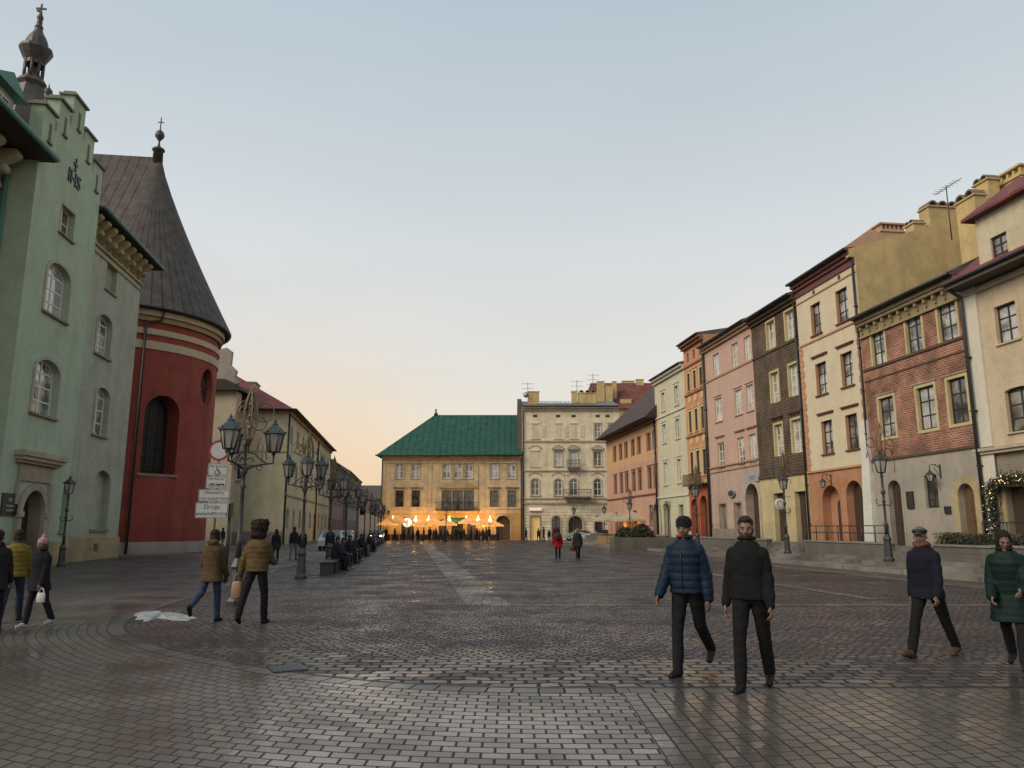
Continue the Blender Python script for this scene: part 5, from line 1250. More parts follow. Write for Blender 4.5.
fz = apx.z-.3; b = MB().lathe([(.42, fz-.9), (.36, fz+.9), (.5, fz+.95), (.44, fz+1.1), (.12, fz+1.3), (.06, fz+1.7), (.14, fz+1.85), (.33, fz+2.1), (.36, fz+2.25), (.3, fz+2.5), (.09, fz+2.7), (.05, fz+2.8), (.04, fz+3.8)], 10, (apx.x, apx.y+.15))
b.box(apx.x-.03, apx.x+.03, apx.y-.07, apx.y+.37, fz+3.35, fz+3.42); b.build('finial', plain('dark_copper', (.05, .04, .038), .5, var=.3), root)
# ridge lantern turret
c, s_ = math.cos(A_L), math.sin(A_L)
def tolocal(X, Y): return ((X-CX)*c+(Y-CY)*s_, -(X-CX)*s_+(Y-CY)*c)
dcp = plain('turret_copper', (.05, .04, .034), .55, var=.45, scale=3)
d = ray(35, 60); k = 58/d.y; tx, ty = tolocal(d.x*k, 58)
def tz(py): dd = ray(38, py); return CAMZ + dd.z*58/dd.y
zb_, z1_, z2_, z3_, z4_ = tz(112), tz(80), tz(62), tz(42), tz(38)
print('turret', tx, ty, zb_, z1_, z2_, z3_)
sc = (z2_-z1_)/1.5
b = MB().lathe([(2.2, zb_-6), (2.1, zb_-1.2), (1.9, zb_-.2), (1.5, zb_+.5), (1.15, zb_+1.2), (.95, z1_-.7), (1.15, z1_-.4), (.9, z1_)], 8, (tx, ty), smooth=False); b.build('turret_base', dcp, root)
b = MB()
for k in range(8): a = 2*math.pi*k/8+.2; b.tube([(tx+.7*math.cos(a), ty+.7*math.sin(a), z1_-.02), (tx+.7*math.cos(a), ty+.7*math.sin(a), z2_)], .11, 6)
b.lathe([(0.238, z1_), (0.238, z2_)], 8, (tx, ty)); b.lathe([(0.782, z2_-.35), (0.782, z2_-.02)], 8, (tx, ty), smooth=False); b.lathe([(0.782, z1_), (0.782, z1_+.25)], 8, (tx, ty), smooth=False); b.build('turret_arcade', dcp, root)
zz = tz(24); ztop = tz(14); b = MB().lathe([(0.782, z2_), (1.05, z2_+.5), (1.26, z2_+.95), (1.22, z2_+1.2), (0.85, z2_+1.35), (0.816, z3_), (0.68, z3_+.35), (0.408, z3_+.8), (0.286, z3_+1.2), (0.34, z3_+1.35), (0.204, z3_+1.6), (0.218, z3_+1.8), (0.109, z3_+2.8), (0.0816, ztop+.0), (0.0816, tz(22)), (0.204, tz(20.5)), (0.258, tz(18)), (0.204, tz(16)), (0.068, tz(14)), (0.034, tz(10))], 12, (tx, ty), smooth=False)
b.box(tx-.05, tx+.05, ty-.4, ty+.4, tz(9.5), tz(8)); b.box(tx-.05, tx+.05, ty-.06, ty+.06, tz(12), tz(4)); b.ball((tx, ty+.15, tz(10)), (.06, .25, .25), 8); b.build('turret_spire', dcp, root)
for dx, pyt in ((49.5, 84), (60, 94)):
    dd = ray(dx, pyt); kk = 56/dd.y; lx, ly = tolocal(dd.x*kk, 56); zt_ = CAMZ+dd.z*kk
    MB().lathe([(.5, zt_-4.5), (.5, zt_-1.9), (.6, zt_-1.8), (.15, zt_-1.4), (.12, zt_-1.1), (.32, zt_-.8), (.3, zt_-.6), (.06, zt_-.3), (.03, zt_)], 8, (lx, ly)).build('pinnacle', dcp, root)
# L2 gabled cream house seen past the apse
fr = Frame(-33, 76, 0); root = empty('volute_house', 'cream house with a small volute gable, squeezed behind the red apse', 'house', (-33, 76, 0), 0, GL)
xr = fr.loc(233, 450)[0]; zE = fr.loc(232, 391)[1]; mb = MB(); wall(mb, xr, zE, [], D=1.5); mb.build('wall', [cream], root)
MB().prism([(0-.3, zE), (xr+.6, zE), (xr+.3, zE+.5), (xr-1, zE+1.1), (0, zE+1.3)], -.6, 3, 'y').build('eave', soff, root)
zt = fr.loc(222, 352, 3)[1]; b = MB().prism([(xr-2.6, zE+.4), (xr-.2, zE+1.0), (xr-.7, zE+1.6), (xr-.55, zE+2.3), (xr-1.2, zE+2.9), (xr-1.15, zt-.4), (xr-1.7, zt), (xr-2.6, zt-.2)], 1.0, 1.5, 'y').build('volute_gable', plaster('volute_white', (.32, .29, .25), .6), root)
# L3 long cream house
fr = left_frame(-12.7, 78); yl3 = plaster('butter_render', (.52, .47, .33), .5); root = empty('corner_house', 'long butter-coloured house with dark red roof at the corner of the side street', 'house', (fr.o[0], fr.o[1], 0), fr.a, GL)
W = 43; zE = fr.loc(290, 412)[1]
ops = []
for k in range(9):
    x = 2.0+k*4.6; ops += [dict(x0=x, x1=x+1.1, z0=zE-3.2, z1=zE-1.4), dict(x0=x, x1=x+1.1, z0=6.3, z1=8.3)]
    ops += [dict(x0=x-.1, x1=x+1.3, z0=.05 if k % 2 else 1.6, z1=3.6, arch=.7, d=.4)]
mb = MB(); wall(mb, W, zE, ops, D=16); mb.build('wall', [yl3], root)
for o in ops: window(root, o, frame_b if o['z0'] < 5 else frame_g, pane_d, 2, 2, sur=(.15, surl, .05)) if o['z0'] > .5 else door(root, o, wood_d)
b = MB(); b.box(0, W, -.3, .003, zE-.3, zE-.02); b.box(0, W, -.12, .003, 4.9, 5.05); b.build('cornice', stone_y, root)
# end wall towards the camera: window, mouldings, plinth
ew = Frame(fr.o[0], fr.o[1], A_L-math.pi/2)
def E2(px, py):   # point on the end wall plane (local x = 0): returns (y, z)
    return fr.side(px, py, 0)
ya, za = E2(244, 466); yb_, zb_ = E2(237, 479)
b = MB(); b.box(-.05, .0, yb_-.12, ya+.12 if ya > yb_ else ya-.12, zb_-.1, za+.1)
y_a, y_b = min(ya, yb_), max(ya, yb_)
wn_ = empty if 0 else None
fo_ = MB(); fo_.box(-.07, -.002, y_a-.15, y_b+.15, zb_-.12, za+.12); fw_ = fo_.build('window', frame_w, root); MB().box(-.09, -.072, y_a, y_b, zb_, za).build('pane', pane_d, fw_); MB().box(-.16, -.002, y_a-.2, y_b+.2, zb_-.26, zb_-.14).build('sill', stone_d, fw_)
b = MB(); b.box(-.12, -.002, 0, 16, zE-.35, zE-.02); b.box(-.07, -.002, 0, 16, 9.2, 9.35); b.build('end_moulding', stone_y, root); MB().box(-.14, -.002, 0, 16, 0, 1.3).build('plinth', stone_d, root)
r = MB(); rzz = zE+4.8; r.add([(-.7,-.8,zE),(W,-.8,zE),(W,16.5,zE),(-.7,16.5,zE),(5.5,7,rzz),(W,7,rzz)], [(0,3,2,1),(0,1,5,4),(1,2,5),(2,3,4,5),(3,0,4)]); ro = r.build('roof', redtile, root)
MB().tube([(-.75, -.85, zE+.05), (W, -.85, zE+.05)], .1, 7).build('gutter', iron, ro); MB().tube([(-.75, -.85, zE+.05), (-.75, 16, zE+.05)], .1, 7).build('gutter', iron, ro)
pipe(root, .2, 0, zE-.2, iron, r=.09); pipe(root, 26, 0, zE-.2, iron, r=.09)
q = fr.loc(287, 392, 3); chimney(ro, 6, 5.0, rzz-1.5, E2(285, 391)[1]+1.4, 2.4, 1.2, plaster('pale_chimney', (.42, .38, .30), .4), 'slots')
# L4, L5 and L6 farther along the side street
for nm, lab, Ya, Yb_, h, m, c_ in (('rose_house', 'dusky rose house beyond the butter-coloured one with dark red ground floor', 121.5, 150, 15.5, plaster('dusky_rose', (.26, .17, .14), .4), -12.9), ('grey_house', 'grey-brown house with a tall dark roof at the far end of the side street', 150.2, 190, 16, plaster('grey_brown', (.24, .2, .17), .4), -12.4)):
    f_ = left_frame(c_, Ya); r_ = empty(nm, lab, 'house', (f_.o[0], f_.o[1], 0), f_.a, GL); W = Yb_-Ya; h *= .78
    ops = [dict(x0=2+k*3.6, x1=3.1+k*3.6, z0=z, z1=z+1.9) for k in range(int(W/3.8)) for z in (1.2, 5.4, 9.4)]
    mb = MB(); wall(mb, W, h, ops, D=12, bands=[(4.4, 1), (h+1, 0)]); mb.build('wall', [m, dkred if nm == 'rose_house' else m], r_)
    for o in ops: window(r_, o, frame_g, pane_d, 2, 2, sur=(.15, stone_d, .05))
    MB().box(0, W, -.3, .003, h-.35, h-.02).build('cornice', stone_d, r_)
    ro, _ = gable_roof(r_, W, h, 12, 32, slate, over=.5); chimney(ro, 2, 4, h, h+4, 1.0, 1, dkred if nm == 'rose_house' else stone_d)

f_ = Frame(-58, 205, 0); r_ = empty('distant_house', 'low distant house closing the side street, seen past the far lamps', 'house', (-58, 205, 0), 0)
mb = MB(); wall(mb, 40, 9, [dict(x0=2+k*3.2, x1=3.2+k*3.2, z0=5, z1=7) for k in range(11)], D=10); mb.build('wall', [MC['grey_brown']], r_); gable_roof(r_, 40, 9, 10, 35, slate)

# ------------------------------------------------------------ street lamps
wire = plain('ornament_wire', (.17, .125, .07), .4, .3, var=.2)
def street_lamp_proto(label, heads=3, H=3.45):
    e = empty('street_lamp', label, 'street lamp')
    b = MB().lathe([(.20, 0), (.21, .10), (.155, .18), (.13, .75), (.165, .82), (.12, .92), (.075, 1.0)], 8, smooth=False); b.build('base', ironl, e)
    b = MB().lathe([(.07, 1.0), (.058, 1.3), (.085, 1.34), (.05, 1.42), (.042, H-.95), (.075, H-.9), (.045, H-.83), (.04, H-.65), (.08, H-.6), (.09, H-.52), (.05, H-.45), (.04, H), (.07, H+.05), (.03, H+.15)], 10); b.build('pole', ironl, e)
    for k in range(heads):
        a = 2*math.pi*k/heads + .15; dx, dy = math.cos(a), math.sin(a); r = .62
        P = lambda t, z: (dx*t, dy*t, z)
        b = MB().tube([P(.04, H-.5), P(.25, H-.42), P(.45, H-.38), P(r, H-.36), P(r, H-.18)], [.03, .026, .024, .024, .03], 6)
        b.tube([P(.06, H-.12), P(.22, H-.16), P(.36, H-.3), P(.48, H-.36)], .016, 5)
        b.tube([P(.12+.09*math.cos(t*.7), H-.34+.09*math.sin(t*.7)) for t in range(9)], .013, 5, cap=False)
        b.tube([P(.33+.06*math.cos(t*.7), H-.47+.06*math.sin(t*.7)) for t in range(9)], .011, 5, cap=False)
        b.build('arm', ironl, e)
        lantern(e, (dx*r, dy*r, H-.18), .78)
    return e
def ornament(label, loc, s=1.0, seed=0):
    """wire Christmas decoration: loops, a tall shuttle and a drop"""
    r2 = random.Random(seed); e = empty('christmas_ornament', label, 'christmas decoration', loc, 0, 'wire christmas ornaments on the lamps')
    b = MB()
    for k in range(5):
        x, y, z, q = r2.uniform(-.3, .3), r2.uniform(-.15, .15), r2.uniform(.15, .75), r2.uniform(.1, .2)
        b.tube([(x+q*math.cos(t*.63), y+q*.5*math.cos(t*.63), z+q*math.sin(t*.63)) for t in range(11)], .013, 4, cap=False)
    b.build('loops', wire, e)
    b = MB()
    for k in range(6): a = math.pi*k/3; b.tube([(.14*math.sin(math.pi*t/8)*math.cos(a)+.06, .14*math.sin(math.pi*t/8)*math.sin(a), -.05+1.15*t/8) for t in range(9)], .014, 4)
    b.tube([(.06, 0, -.15), (.06, 0, 1.15)], .012, 4)
    for t in range(5): b.ball((.06, 0, .1+t*.22), .045, 6)
    b.build('shuttle', wire, e)
    b = MB()
    for k in range(8): x = r2.uniform(-.45, .45); z = r2.uniform(-.1, .4); b.tube([(x, 0, z), (x+r2.uniform(-.05, .05), r2.uniform(-.1, .1), z-r2.uniform(.1, .35))], .012, 4)
    b.build('drops', wire, e)
    e.scale = (s, s, s); return e
ordn = ['nearest', 'second', 'third', 'fourth', 'fifth', 'sixth', 'seventh', 'eighth', 'ninth', 'tenth', 'eleventh']
GLAMP = 'lamps in a row along the left edge of the square'
P3 = street_lamp_proto('nearest three-armed lamp of the left row, behind the ochre jacket person'); P3['group'] = GLAMP
for i in range(11):
    Y = 17.3+8.75*i; c_ = -3.55 if i else -3.75
    o = P3 if i == 0 else copy_tree(P3, None, '%s three-armed black lamp from the near end of the left row' % ordn[i])
    x, y = cl(c_, Y); o.location = (x, y, 0); o.rotation_euler.z = R([8, 40, 95, 20, 70, 10, 50, 100, 30, 60, 15][i])
    ornament('wire christmas ornament on the %s lamp of the left row' % ordn[i], (x, y, 3.5), 1.2, i)
GR = 'lamps along the right-hand terrace'
P1 = street_lamp_proto('', 1, 3.1)
for ch in list(P1.children):
    if ch.name.startswith('lantern') or ch.name.startswith('arm'):
        for g_ in list(ch.children): bpy.data.objects.remove(g_)
        bpy.data.objects.remove(ch)
lantern(P1, (0, 0, 3.2), .9)
b = MB()
for s_ in (-1, 1): b.tube([(0, 0, 2.1), (s_*.2, 0, 2.05), (s_*.3, 0, 2.2), (s_*.24, 0, 2.3)], .02, 5)
b.build('ladder_rest', ironl, P1)
for i, (px, Yd, z, lab) in enumerate(((886, 29.2, .42, 'black single-lantern lamp by the low terrace wall behind the man in the flat cap'), (786, 38.5, .42, 'black single-lantern lamp before the yellow ground floor of the brown house'), (697, 47.5, .42, 'black single-lantern lamp before the brick-red arches of the ornate house'), (630, 70, .0, 'black lamp standing between the cafe parasols and the apricot house'), (574, 90, 0, 'thin lamp standing in front of the balcony side of the cream tenement'), (446, 97, 0, 'thin lamp in front of the palace balcony'), (604.5, 86, 0, 'thin lamp at the corner between cream tenement and apricot house'))):
    o = P1 if i == 0 else copy_tree(P1, None, lab)
    o['label'] = lab; o['group'] = GR; x = (px-512)/783*Yd; o.location = (x, Yd, z)
    s_ = [1.0, .95, .95, 1, 1.0, 1.25, 1.0][i]; o.scale = (s_, s_, s_)
    if i < 4 or i == 5: ornament('wire ornament on the ' + lab.replace('single-lantern ', '').replace('behind the man in the flat cap', ''), (x, Yd, z+3.75*s_), 1.3, 40+i)
o = copy_tree(P1, None, 'slim black lamp standing against the mint building right of the stone portal'); o['group'] = GR; x, y = cl(-15.1, 34.3); o.location = (x, y, 0); o.scale = (.95, .95, .95)
del o['group']

# ------------------------------------------------------------ traffic signs
sw = plain('sign_sheet_white', (.5, .5, .48), .5, var=.06); sr = plain('sign_sheet_red', (.30, .022, .02), .5); sk = plain('sign_ink', (.03, .03, .035), .6); galv = plain('galvanised', (.22, .22, .22), .45, .6, var=.2)
sp_ = empty('sign_post', 'traffic sign post with a round red-rimmed sign and four white plates', 'traffic sign', (-9.25, 24.3, 0), R(6))
MB().tube([(0, .05, 0), (0, .05, 4.45)], .035, 8).build('post', galv, sp_); MB().tube([(.42, .12, 0), (.42, .12, 2.4)], .05, 8).build('rear_post', iron, sp_)
def zpx(py, Y=24.3): d = ray(218, py); return CAMZ + d.z*Y/d.y
zc = zpx(450.5); b = MB().lathe([(.325, -.012), (.325, .012)], 32, smooth=False); b.warp(lambda p: (p[0], p[2], p[1]+zc)); r_ = b.build('round_sign', sr, sp_)
b = MB().lathe([(.255, -.016), (.255, -.0125)], 32, smooth=False); b.warp(lambda p: (p[0]*1, p[2], p[1]+zc)); b.build('white_field', sw, r_)
def plate(cx, za, zb, wd, lines, sz, extra=None):
    f = MB().box(cx-wd/2, cx+wd/2, -.012, .012, za, zb).build('plate', sw, sp_)
    b = MB()
    for x0, x1, z0, z1 in ((cx-wd/2+.01, cx+wd/2-.01, za+.01, za+.022), (cx-wd/2+.01, cx+wd/2-.01, zb-.022, zb-.01), (cx-wd/2+.01, cx-wd/2+.022, za+.023, zb-.023), (cx+wd/2-.022, cx+wd/2-.01, za+.023, zb-.023)): b.box(x0, x1, -.0145, -.0125, z0, z1)
    b.build('border', sk, f)
    for t, z in lines: text_mesh(t, sz, sk, f, (cx, -.014, z), (R(90), 0, 0), depth=.0015)
    if extra: extra(f)
za, zb = zpx(475.5), zpx(463.5)
def wheelchair(f):
    z = za+.13; b = MB(); b.tube([(-.02+.065*math.cos(t*.55+2.2), -.016, z-.03+.065*math.sin(t*.55+2.2)) for t in range(10)], .011, 5); b.ball((-.035, -.016, z+.115), .02, 8)
    b.tube([(-.03, -.016, z+.08), (-.02, -.016, z+.02), (.045, -.016, z+.02), (.075, -.016, z-.07), (.1, -.016, z-.065)], .012, 5); b.tube([(-.025, -.016, z+.055), (.03, -.016, z+.05)], .009, 5); b.build('wheelchair_symbol', sk, f)
plate(0.0, za, zb, .60, [('Nie dotyczy', zb-.085)], .105, wheelchair)
za2, zb2 = zpx(488.5), zpx(476.2)
def bikecart(f):
    z = za2+.1; b = MB()
    for cx in (-.2, -.09): b.tube([(cx+.045*math.cos(t*.63), -.016, z+.045*math.sin(t*.63)) for t in range(11)], .007, 5, cap=False)
    b.tube([(-.2, -.016, z), (-.17, -.016, z+.06), (-.11, -.016, z+.06), (-.09, -.016, z)], .007, 5); b.tube([(-.17, -.016, z+.06), (-.145, -.016, z), (-.11, -.016, z+.06)], .007, 5)
    for cx in (.09, .2): b.tube([(cx+.032*math.cos(t*.63), -.016, z-.01+.032*math.sin(t*.63)) for t in range(11)], .007, 5, cap=False)
    b.box(.06, .23, -.018, -.013, z+.015, z+.05); b.box(-.0, .05, -.018, -.013, z+.0, z+.04); b.tube([(.0, -.016, z+.03), (-.03, -.016, z+.07)], .012, 5)
    for lx in (.002, .015, .038, .048): b.box(lx, lx+.007, -.018, -.013, z-.045, z+.0)
    b.build('bicycle_and_carriage_symbol', sk, f)
plate(-.02, za2, zb2, .62, [('Nie dotyczy', zb2-.08)], .1, bikecart)
plate(-.06, zpx(501.5), zpx(489.5), .94, [('Mieszka\u0144cy', zpx(492.6)), ('oraz zaopatrzenie', zpx(498.3))], .13)
plate(-.10, zpx(518), zpx(502.6), .98, [('Droga', zpx(506.9)), ('wewn\u0119trzna', zpx(513.6))], .19)
MB().box(.45, .54, -.03, .1, zpx(517), zpx(503)).build('side_box', iron, sp_)

# ------------------------------------------------------------ terrace walls, railings, planters
conc = plaster('planter_granite', (.17, .155, .135), .6); capm = plaster('wall_cap', (.26, .24, .21), .5)
def low_wall(label, c, Ya, Yb_, z0, z1, th=.35, hedge=False):
    x, y = cl(c, Ya); e = empty('terrace_wall', label, 'low wall', (x, y, 0), math.atan2(.9916, -.1292), 'low granite walls of the terrace')
    Lg = (Yb_-Ya)/.9916; b = MB(); n = max(1, round(Lg/1.6))
    for k in range(n): b.box(Lg*k/n+.006, Lg*(k+1)/n-.006, -th, 0, z0, z1-.08)
    b.build('wall', conc, e); MB().box(-.04, Lg+.04, -th-.04, .04, z1-.078, z1).build('cap', capm, e); return e
low_wall('dark low terrace wall with a railing before the orange arches', 20.25, 33.3, 40.3, .42, 1.05)
low_wall('low terrace wall left of the steps before the yellow ground floor', 20.25, 44.6, 58.8, .42, 1.05)
low_wall('far low terrace wall running before the pale and apricot houses', 20.25, 62.2, 88, .0, 1.1)
# railing on the wall
x, y = cl(20.4, 33.4); rl = empty('iron_railing', 'dark iron railing standing on the low wall before the orange arches', 'railing', (x, y, 1.05), math.atan2(.9916, -.1292))
n = 7; Lg = 7.0
for k in range(n+1): MB().tube([(Lg*k/n, 0, 0), (Lg*k/n, 0, .72)], .028, 6).build('post', iron, rl)
for z in (.7, .38): MB().tube([(0, 0, z), (Lg, 0, z)], .026, 6).build('rail', iron, rl)
x, y = cl(21.4, 24.5); rl2 = empty('iron_railing', 'short dark railing behind the planters before the garlanded doorway', 'railing', (x, y, .86), math.atan2(.9916, -.1292))
for k in range(5): MB().tube([(1.2*k, 0, 0), (1.2*k, 0, 1.0)], .025, 6).build('post', iron, rl2)
for z in (.98, .55): MB().tube([(0, 0, z), (4.8, 0, z)], .022, 6).build('rail', iron, rl2)
# leafy hedge built from small leaf faces
leaf_m = plain('hedge_leaf', (.028, .04, .018), .7, var=.5, scale=6); leaf_d = plain('dry_leaf', (.05, .04, .025), .8, var=.4, scale=6)
def leaves(vol, n, s, seed, lit=None):
    r2 = random.Random(seed); b = MB()
    for _ in range(n):
        p = Vector(vol(r2)); a = r2.uniform(0, 6.28); t = r2.uniform(-1, 1); u = Vector((math.cos(a)*math.sqrt(1-t*t), math.sin(a)*math.sqrt(1-t*t), t)); v = u.orthogonal().normalized(); w_ = u.cross(v); q = s*r2.uniform(.6, 1.3)
        b.add([p-v*q, p+w_*q*.5, p+v*q, p-w_*q*.5], [(0, 1, 2, 3)], 0 if r2.random() < .75 else 1)
    return b
def planter(label, c, Y, Lg, z0, h, w_=.9, hedge=.45, seed=1, plant_label=''):
    x, y = cl(c, Y); ang = math.atan2(.9916, -.1292)
    e = empty('stone_planter', label, 'planter', (x, y, z0), ang, 'granite planters on the terrace edge')
    b = MB(); b.box(0, Lg, -w_, 0, 0, h*.48); b.box(.02, Lg-.02, -w_+.02, -.02, h*.49, h-.08); b.build('box', conc, e); MB().box(-.03, Lg+.03, -w_-.03, .03, h-.078, h).build('rim', capm, e)
    p = empty('hedge_plant', plant_label, 'hedge', (x, y, z0+h), ang, 'low winter hedges in the planters')
    r2 = random.Random(seed); tw = MB()
    for k in range(int(Lg*10)): xx, yy = r2.uniform(.1, Lg-.1), r2.uniform(-w_+.1, -.1); tw.tube([(xx, yy, 0), (xx+r2.uniform(-.1, .1), yy+r2.uniform(-.1, .1), hedge*r2.uniform(.6, 1.1))], .01, 3)
    tw.build('stems', wood_d, p)
    bumps = [(r2.uniform(0, Lg), r2.uniform(.6, 1.15)) for _ in range(9)]
    def vol(r): 
        xx = r.uniform(.05, Lg-.05); hh = min(bumps, key=lambda q: abs(q[0]-xx))[1]; return (xx, r.uniform(-w_+.05, -.05), r.uniform(0.0, hedge*hh))
    leaves(vol, int(900*Lg), .05, seed).build('foliage', [leaf_m, leaf_d], p)
planter('wide granite planter box right of the man in the flat cap', 19.75, 24.2, 2.6, .3, .78, hedge=.38, seed=3, plant_label='low dark hedge in the wide planter right of the man in the flat cap')
planter('granite planter box directly behind the man in the flat cap', 20.3, 27.0, 3.6, .42, .62, hedge=.42, seed=4, plant_label='low dark hedge in the planter directly behind the man in the flat cap')
planter('granite planter at the right edge behind the green-coated woman', 19.75, 20.6, 3.0, .3, .78, hedge=.4, seed=5, plant_label='low hedge in the planter at the right edge of the photo')
# bush at the far end of the terrace
bx, by = (637-512)/783*60, 60
p = empty('dark_bush', 'broad dark evergreen bush behind the man in the blue puffer jacket', 'bush', (bx, by, 0))
def volb(r):
    while True:
        x, y, z = r.uniform(-1, 1), r.uniform(-1, 1), r.uniform(0, 1)
        if x*x+y*y+z*z*1.0 < 1*(.75+.35*math.sin(7*x+3*y)): return (x*1.9, y*1.4, .5+z*1.45)
leaves(volb, 7000, .09, 9).build('foliage', [leaf_m, leaf_d], p)
b = MB(); r2 = random.Random(2)
for k in range(14): a = r2.uniform(0, 6.28); b.tube([(0, 0, 0), (math.cos(a)*.5, math.sin(a)*.4, .7), (math.cos(a)*1.3, math.sin(a)*.9, 1.4)], .03, 4)
b.build('stems', wood_d, p)
x, y = (622-512)/783*60, 60
tw_ = MB().prism([(-1.4, -1.3), (4.5, -1.6), (4.5, 1.5), (-1.4, 1.5)], .0, .95, 'z'); tag(tw_.build('raised_bed', conc, None, (x+.6, y, 0)), 'raised stone bed under the broad dark bush', 'planter')

# garland round the doorway of the beige house
ga_ = empty('christmas_garland', 'fir garland with warm fairy lights around the doorway of the beige house', 'christmas decoration', Vector((right_frame(CR, YB[1]).o[0], right_frame(CR, YB[1]).o[1], 0)), A_R)
gx0, gx1, gz1 = d0['x0'], d0['x1'], d0['z1']
path = [(gx0-.35, 1.0), (gx0-.38, 1.8), (gx0-.36, 2.6), (gx0-.3, 3.2), (gx0+.0, gz1+.15), (gx0+.6, gz1+.3), (gx1-.3, gz1+.28), (gx1+.2, gz1+.1), (gx1+.3, 2.9), (gx1+.32, 1.0)]
def onpath(r):
    k = r.randrange(len(path)-1); t = r.random(); return (path[k][0]*(1-t)+path[k+1][0]*t, path[k][1]*(1-t)+path[k+1][1]*t)
def volg(r): x, z = onpath(r); return (x+r.gauss(0, .13), -.35+r.gauss(0, .1), z+r.gauss(0, .1))
leaves(volg, 7000, .045, 12).build('fir_twigs', [leaf_m, leaf_d], ga_)
warm = emit('fairy_light', (1.0, .62, .25), 3.5)
b = MB(); r2 = random.Random(5)
for _ in range(45): x, z = onpath(r2); b.ball((x+r2.gauss(0, .13), -.45+r2.gauss(0, .06), z+r2.gauss(0, .1)), .016, 5)
b.build('fairy_lights', warm, ga_)
b = MB()
for _ in range(60): x, z = onpath(r2); b.ball((x+r2.gauss(0, .14), -.46+r2.gauss(0, .06), z+r2.gauss(0, .1)), .04, 7)
b.build('baubles', plain('bauble_grey', (.35, .33, .3), .25, .5), ga_)

# ------------------------------------------------------------ cafe terrace before the palace
canv = plain('parasol_canvas', (.52, .40, .24), .8, var=.1)
m_, t_, b_ = canv, canv.node_tree, canv.node_tree.nodes['Principled BSDF']
def translucent(m, amt=.45):
    t = m.node_tree; b = t.nodes['Principled BSDF']; o = t.nodes['Material Output']; tr = t.nodes.new('ShaderNodeBsdfTranslucent'); tr.inputs[0].default_value = (.8, .6, .35, 1); mx = t.nodes.new('ShaderNodeMixShader'); mx.inputs[0].default_value = amt
    t.links.new(b.outputs[0], mx.inputs[1]); t.links.new(tr.outputs[0], mx.inputs[2]); t.links.new(mx.outputs[0], o.inputs[0])
translucent(canv)
bulb = emit('warm_bulb', (1.0, .55, .18), 22); heater = emit('heater_glow', (1.0, .38, .08), 6)
def parasol_proto(name, label, r=1.45, h=2.2, top=.68, m=canv, lit=True):
    e = empty(name, label, 'parasol'); n = 8; mb = MB()
    rim = [(r*math.cos(math.pi/8+2*math.pi*k/n), r*math.sin(math.pi/8+2*math.pi*k/n), h) for k in range(n)]
    mb.add(rim+[(0, 0, h+top)]+[(x, y, z-.2) for x, y, z in rim], [(k, (k+1) % n, n) for k in range(n)] + [(k, n+1+k, n+1+(k+1) % n, (k+1) % n) for k in range(n)]); mb.build('canopy', m, e)
    MB().tube([(0, 0, 0), (0, 0, h+top-.02)], .03, 6).build('pole', wood_d, e); MB().lathe([(.3, 0), (.3, .08), (.06, .1), (.06, .4)], 10).build('base', iron, e)
    b = MB()
    for x, y, z in rim: b.tube([(0, 0, h+top-.06), (x*.97, y*.97, z-.02)], .012, 4)
    b.build('ribs', wood_d, e)
    if lit:
        b = MB()
        for k in range(n): a = math.pi/8+2*math.pi*k/n; b.ball((r*.8*math.cos(a), r*.8*math.sin(a), h-.05), .055, 6)
        b.build('bulbs', bulb, e)
    return e
pp = parasol_proto('cafe_parasol', '')
def warm_light(loc, en, rad=.5, col=(1, .55, .2)):
    l = bpy.data.lights.new('cafe_lamp', 'POINT'); l.energy = en; l.color = col; l.shadow_soft_size = rad; l.specular_factor = .1; o = bpy.data.objects.new('cafe_lamp_light', l); COL.objects.link(o); o.location = loc
pxs = [388, 397, 421, 433, 446, 469, 482, 493]
for i, px in enumerate(pxs):
    o = pp if i == 0 else copy_tree(pp); Y = 102.2 + (.8 if i % 2 else 0); o.location = ((px-512)/783*Y, Y, 0); o['label'] = '%s lit cream parasol from the left before the green-roofed palace' % ordn[i] if i else 'leftmost lit cream parasol before the green-roofed palace'; o['group'] = 'lit cafe parasols before the palace'; o.rotation_euler.z = i*.3; o.scale = (1, 1, [1, 1.12, .94, 1.06, .98, 1.1, 1.02, .92][i])
    warm_light(((px-512)/783*Y, Y+.3, 1.9), 130)
# the hanging lamps that warm the facade
for i, px in enumerate((392, 415, 428, 449, 466, 478, 490)):
    x = (px-512)/783*105.6
    e = tag(MB().ball((0, 0, 0), .2, 8).tube([(0, 0, .15), (0, 0, .5), (0, .9, .55)], .02, 4).build('globe_lamp', bulb, None, (x, 106.0, 2.7)), '%s warm globe lamp from the left on the ochre ground floor of the palace' % ordn[i], 'lamp', 'globe lamps along the palace ground floor')
    warm_light((x, 105.3, 2.7), 75, .3)
# fence of the cafe garden
fz_ = empty('cafe_fence', 'low dark fence of the cafe terrace in front of the palace', 'fence', (-16.5, 100.6, 0))
for k in range(14): MB().box(k*1.05, k*1.05+.9, -.03, .03, .12, .85).build('panel', wood_d, fz_)
for k in range(15): MB().box(k*1.05-.11, k*1.05-.05, -.04, .04, 0, .95).build('post', iron, fz_)
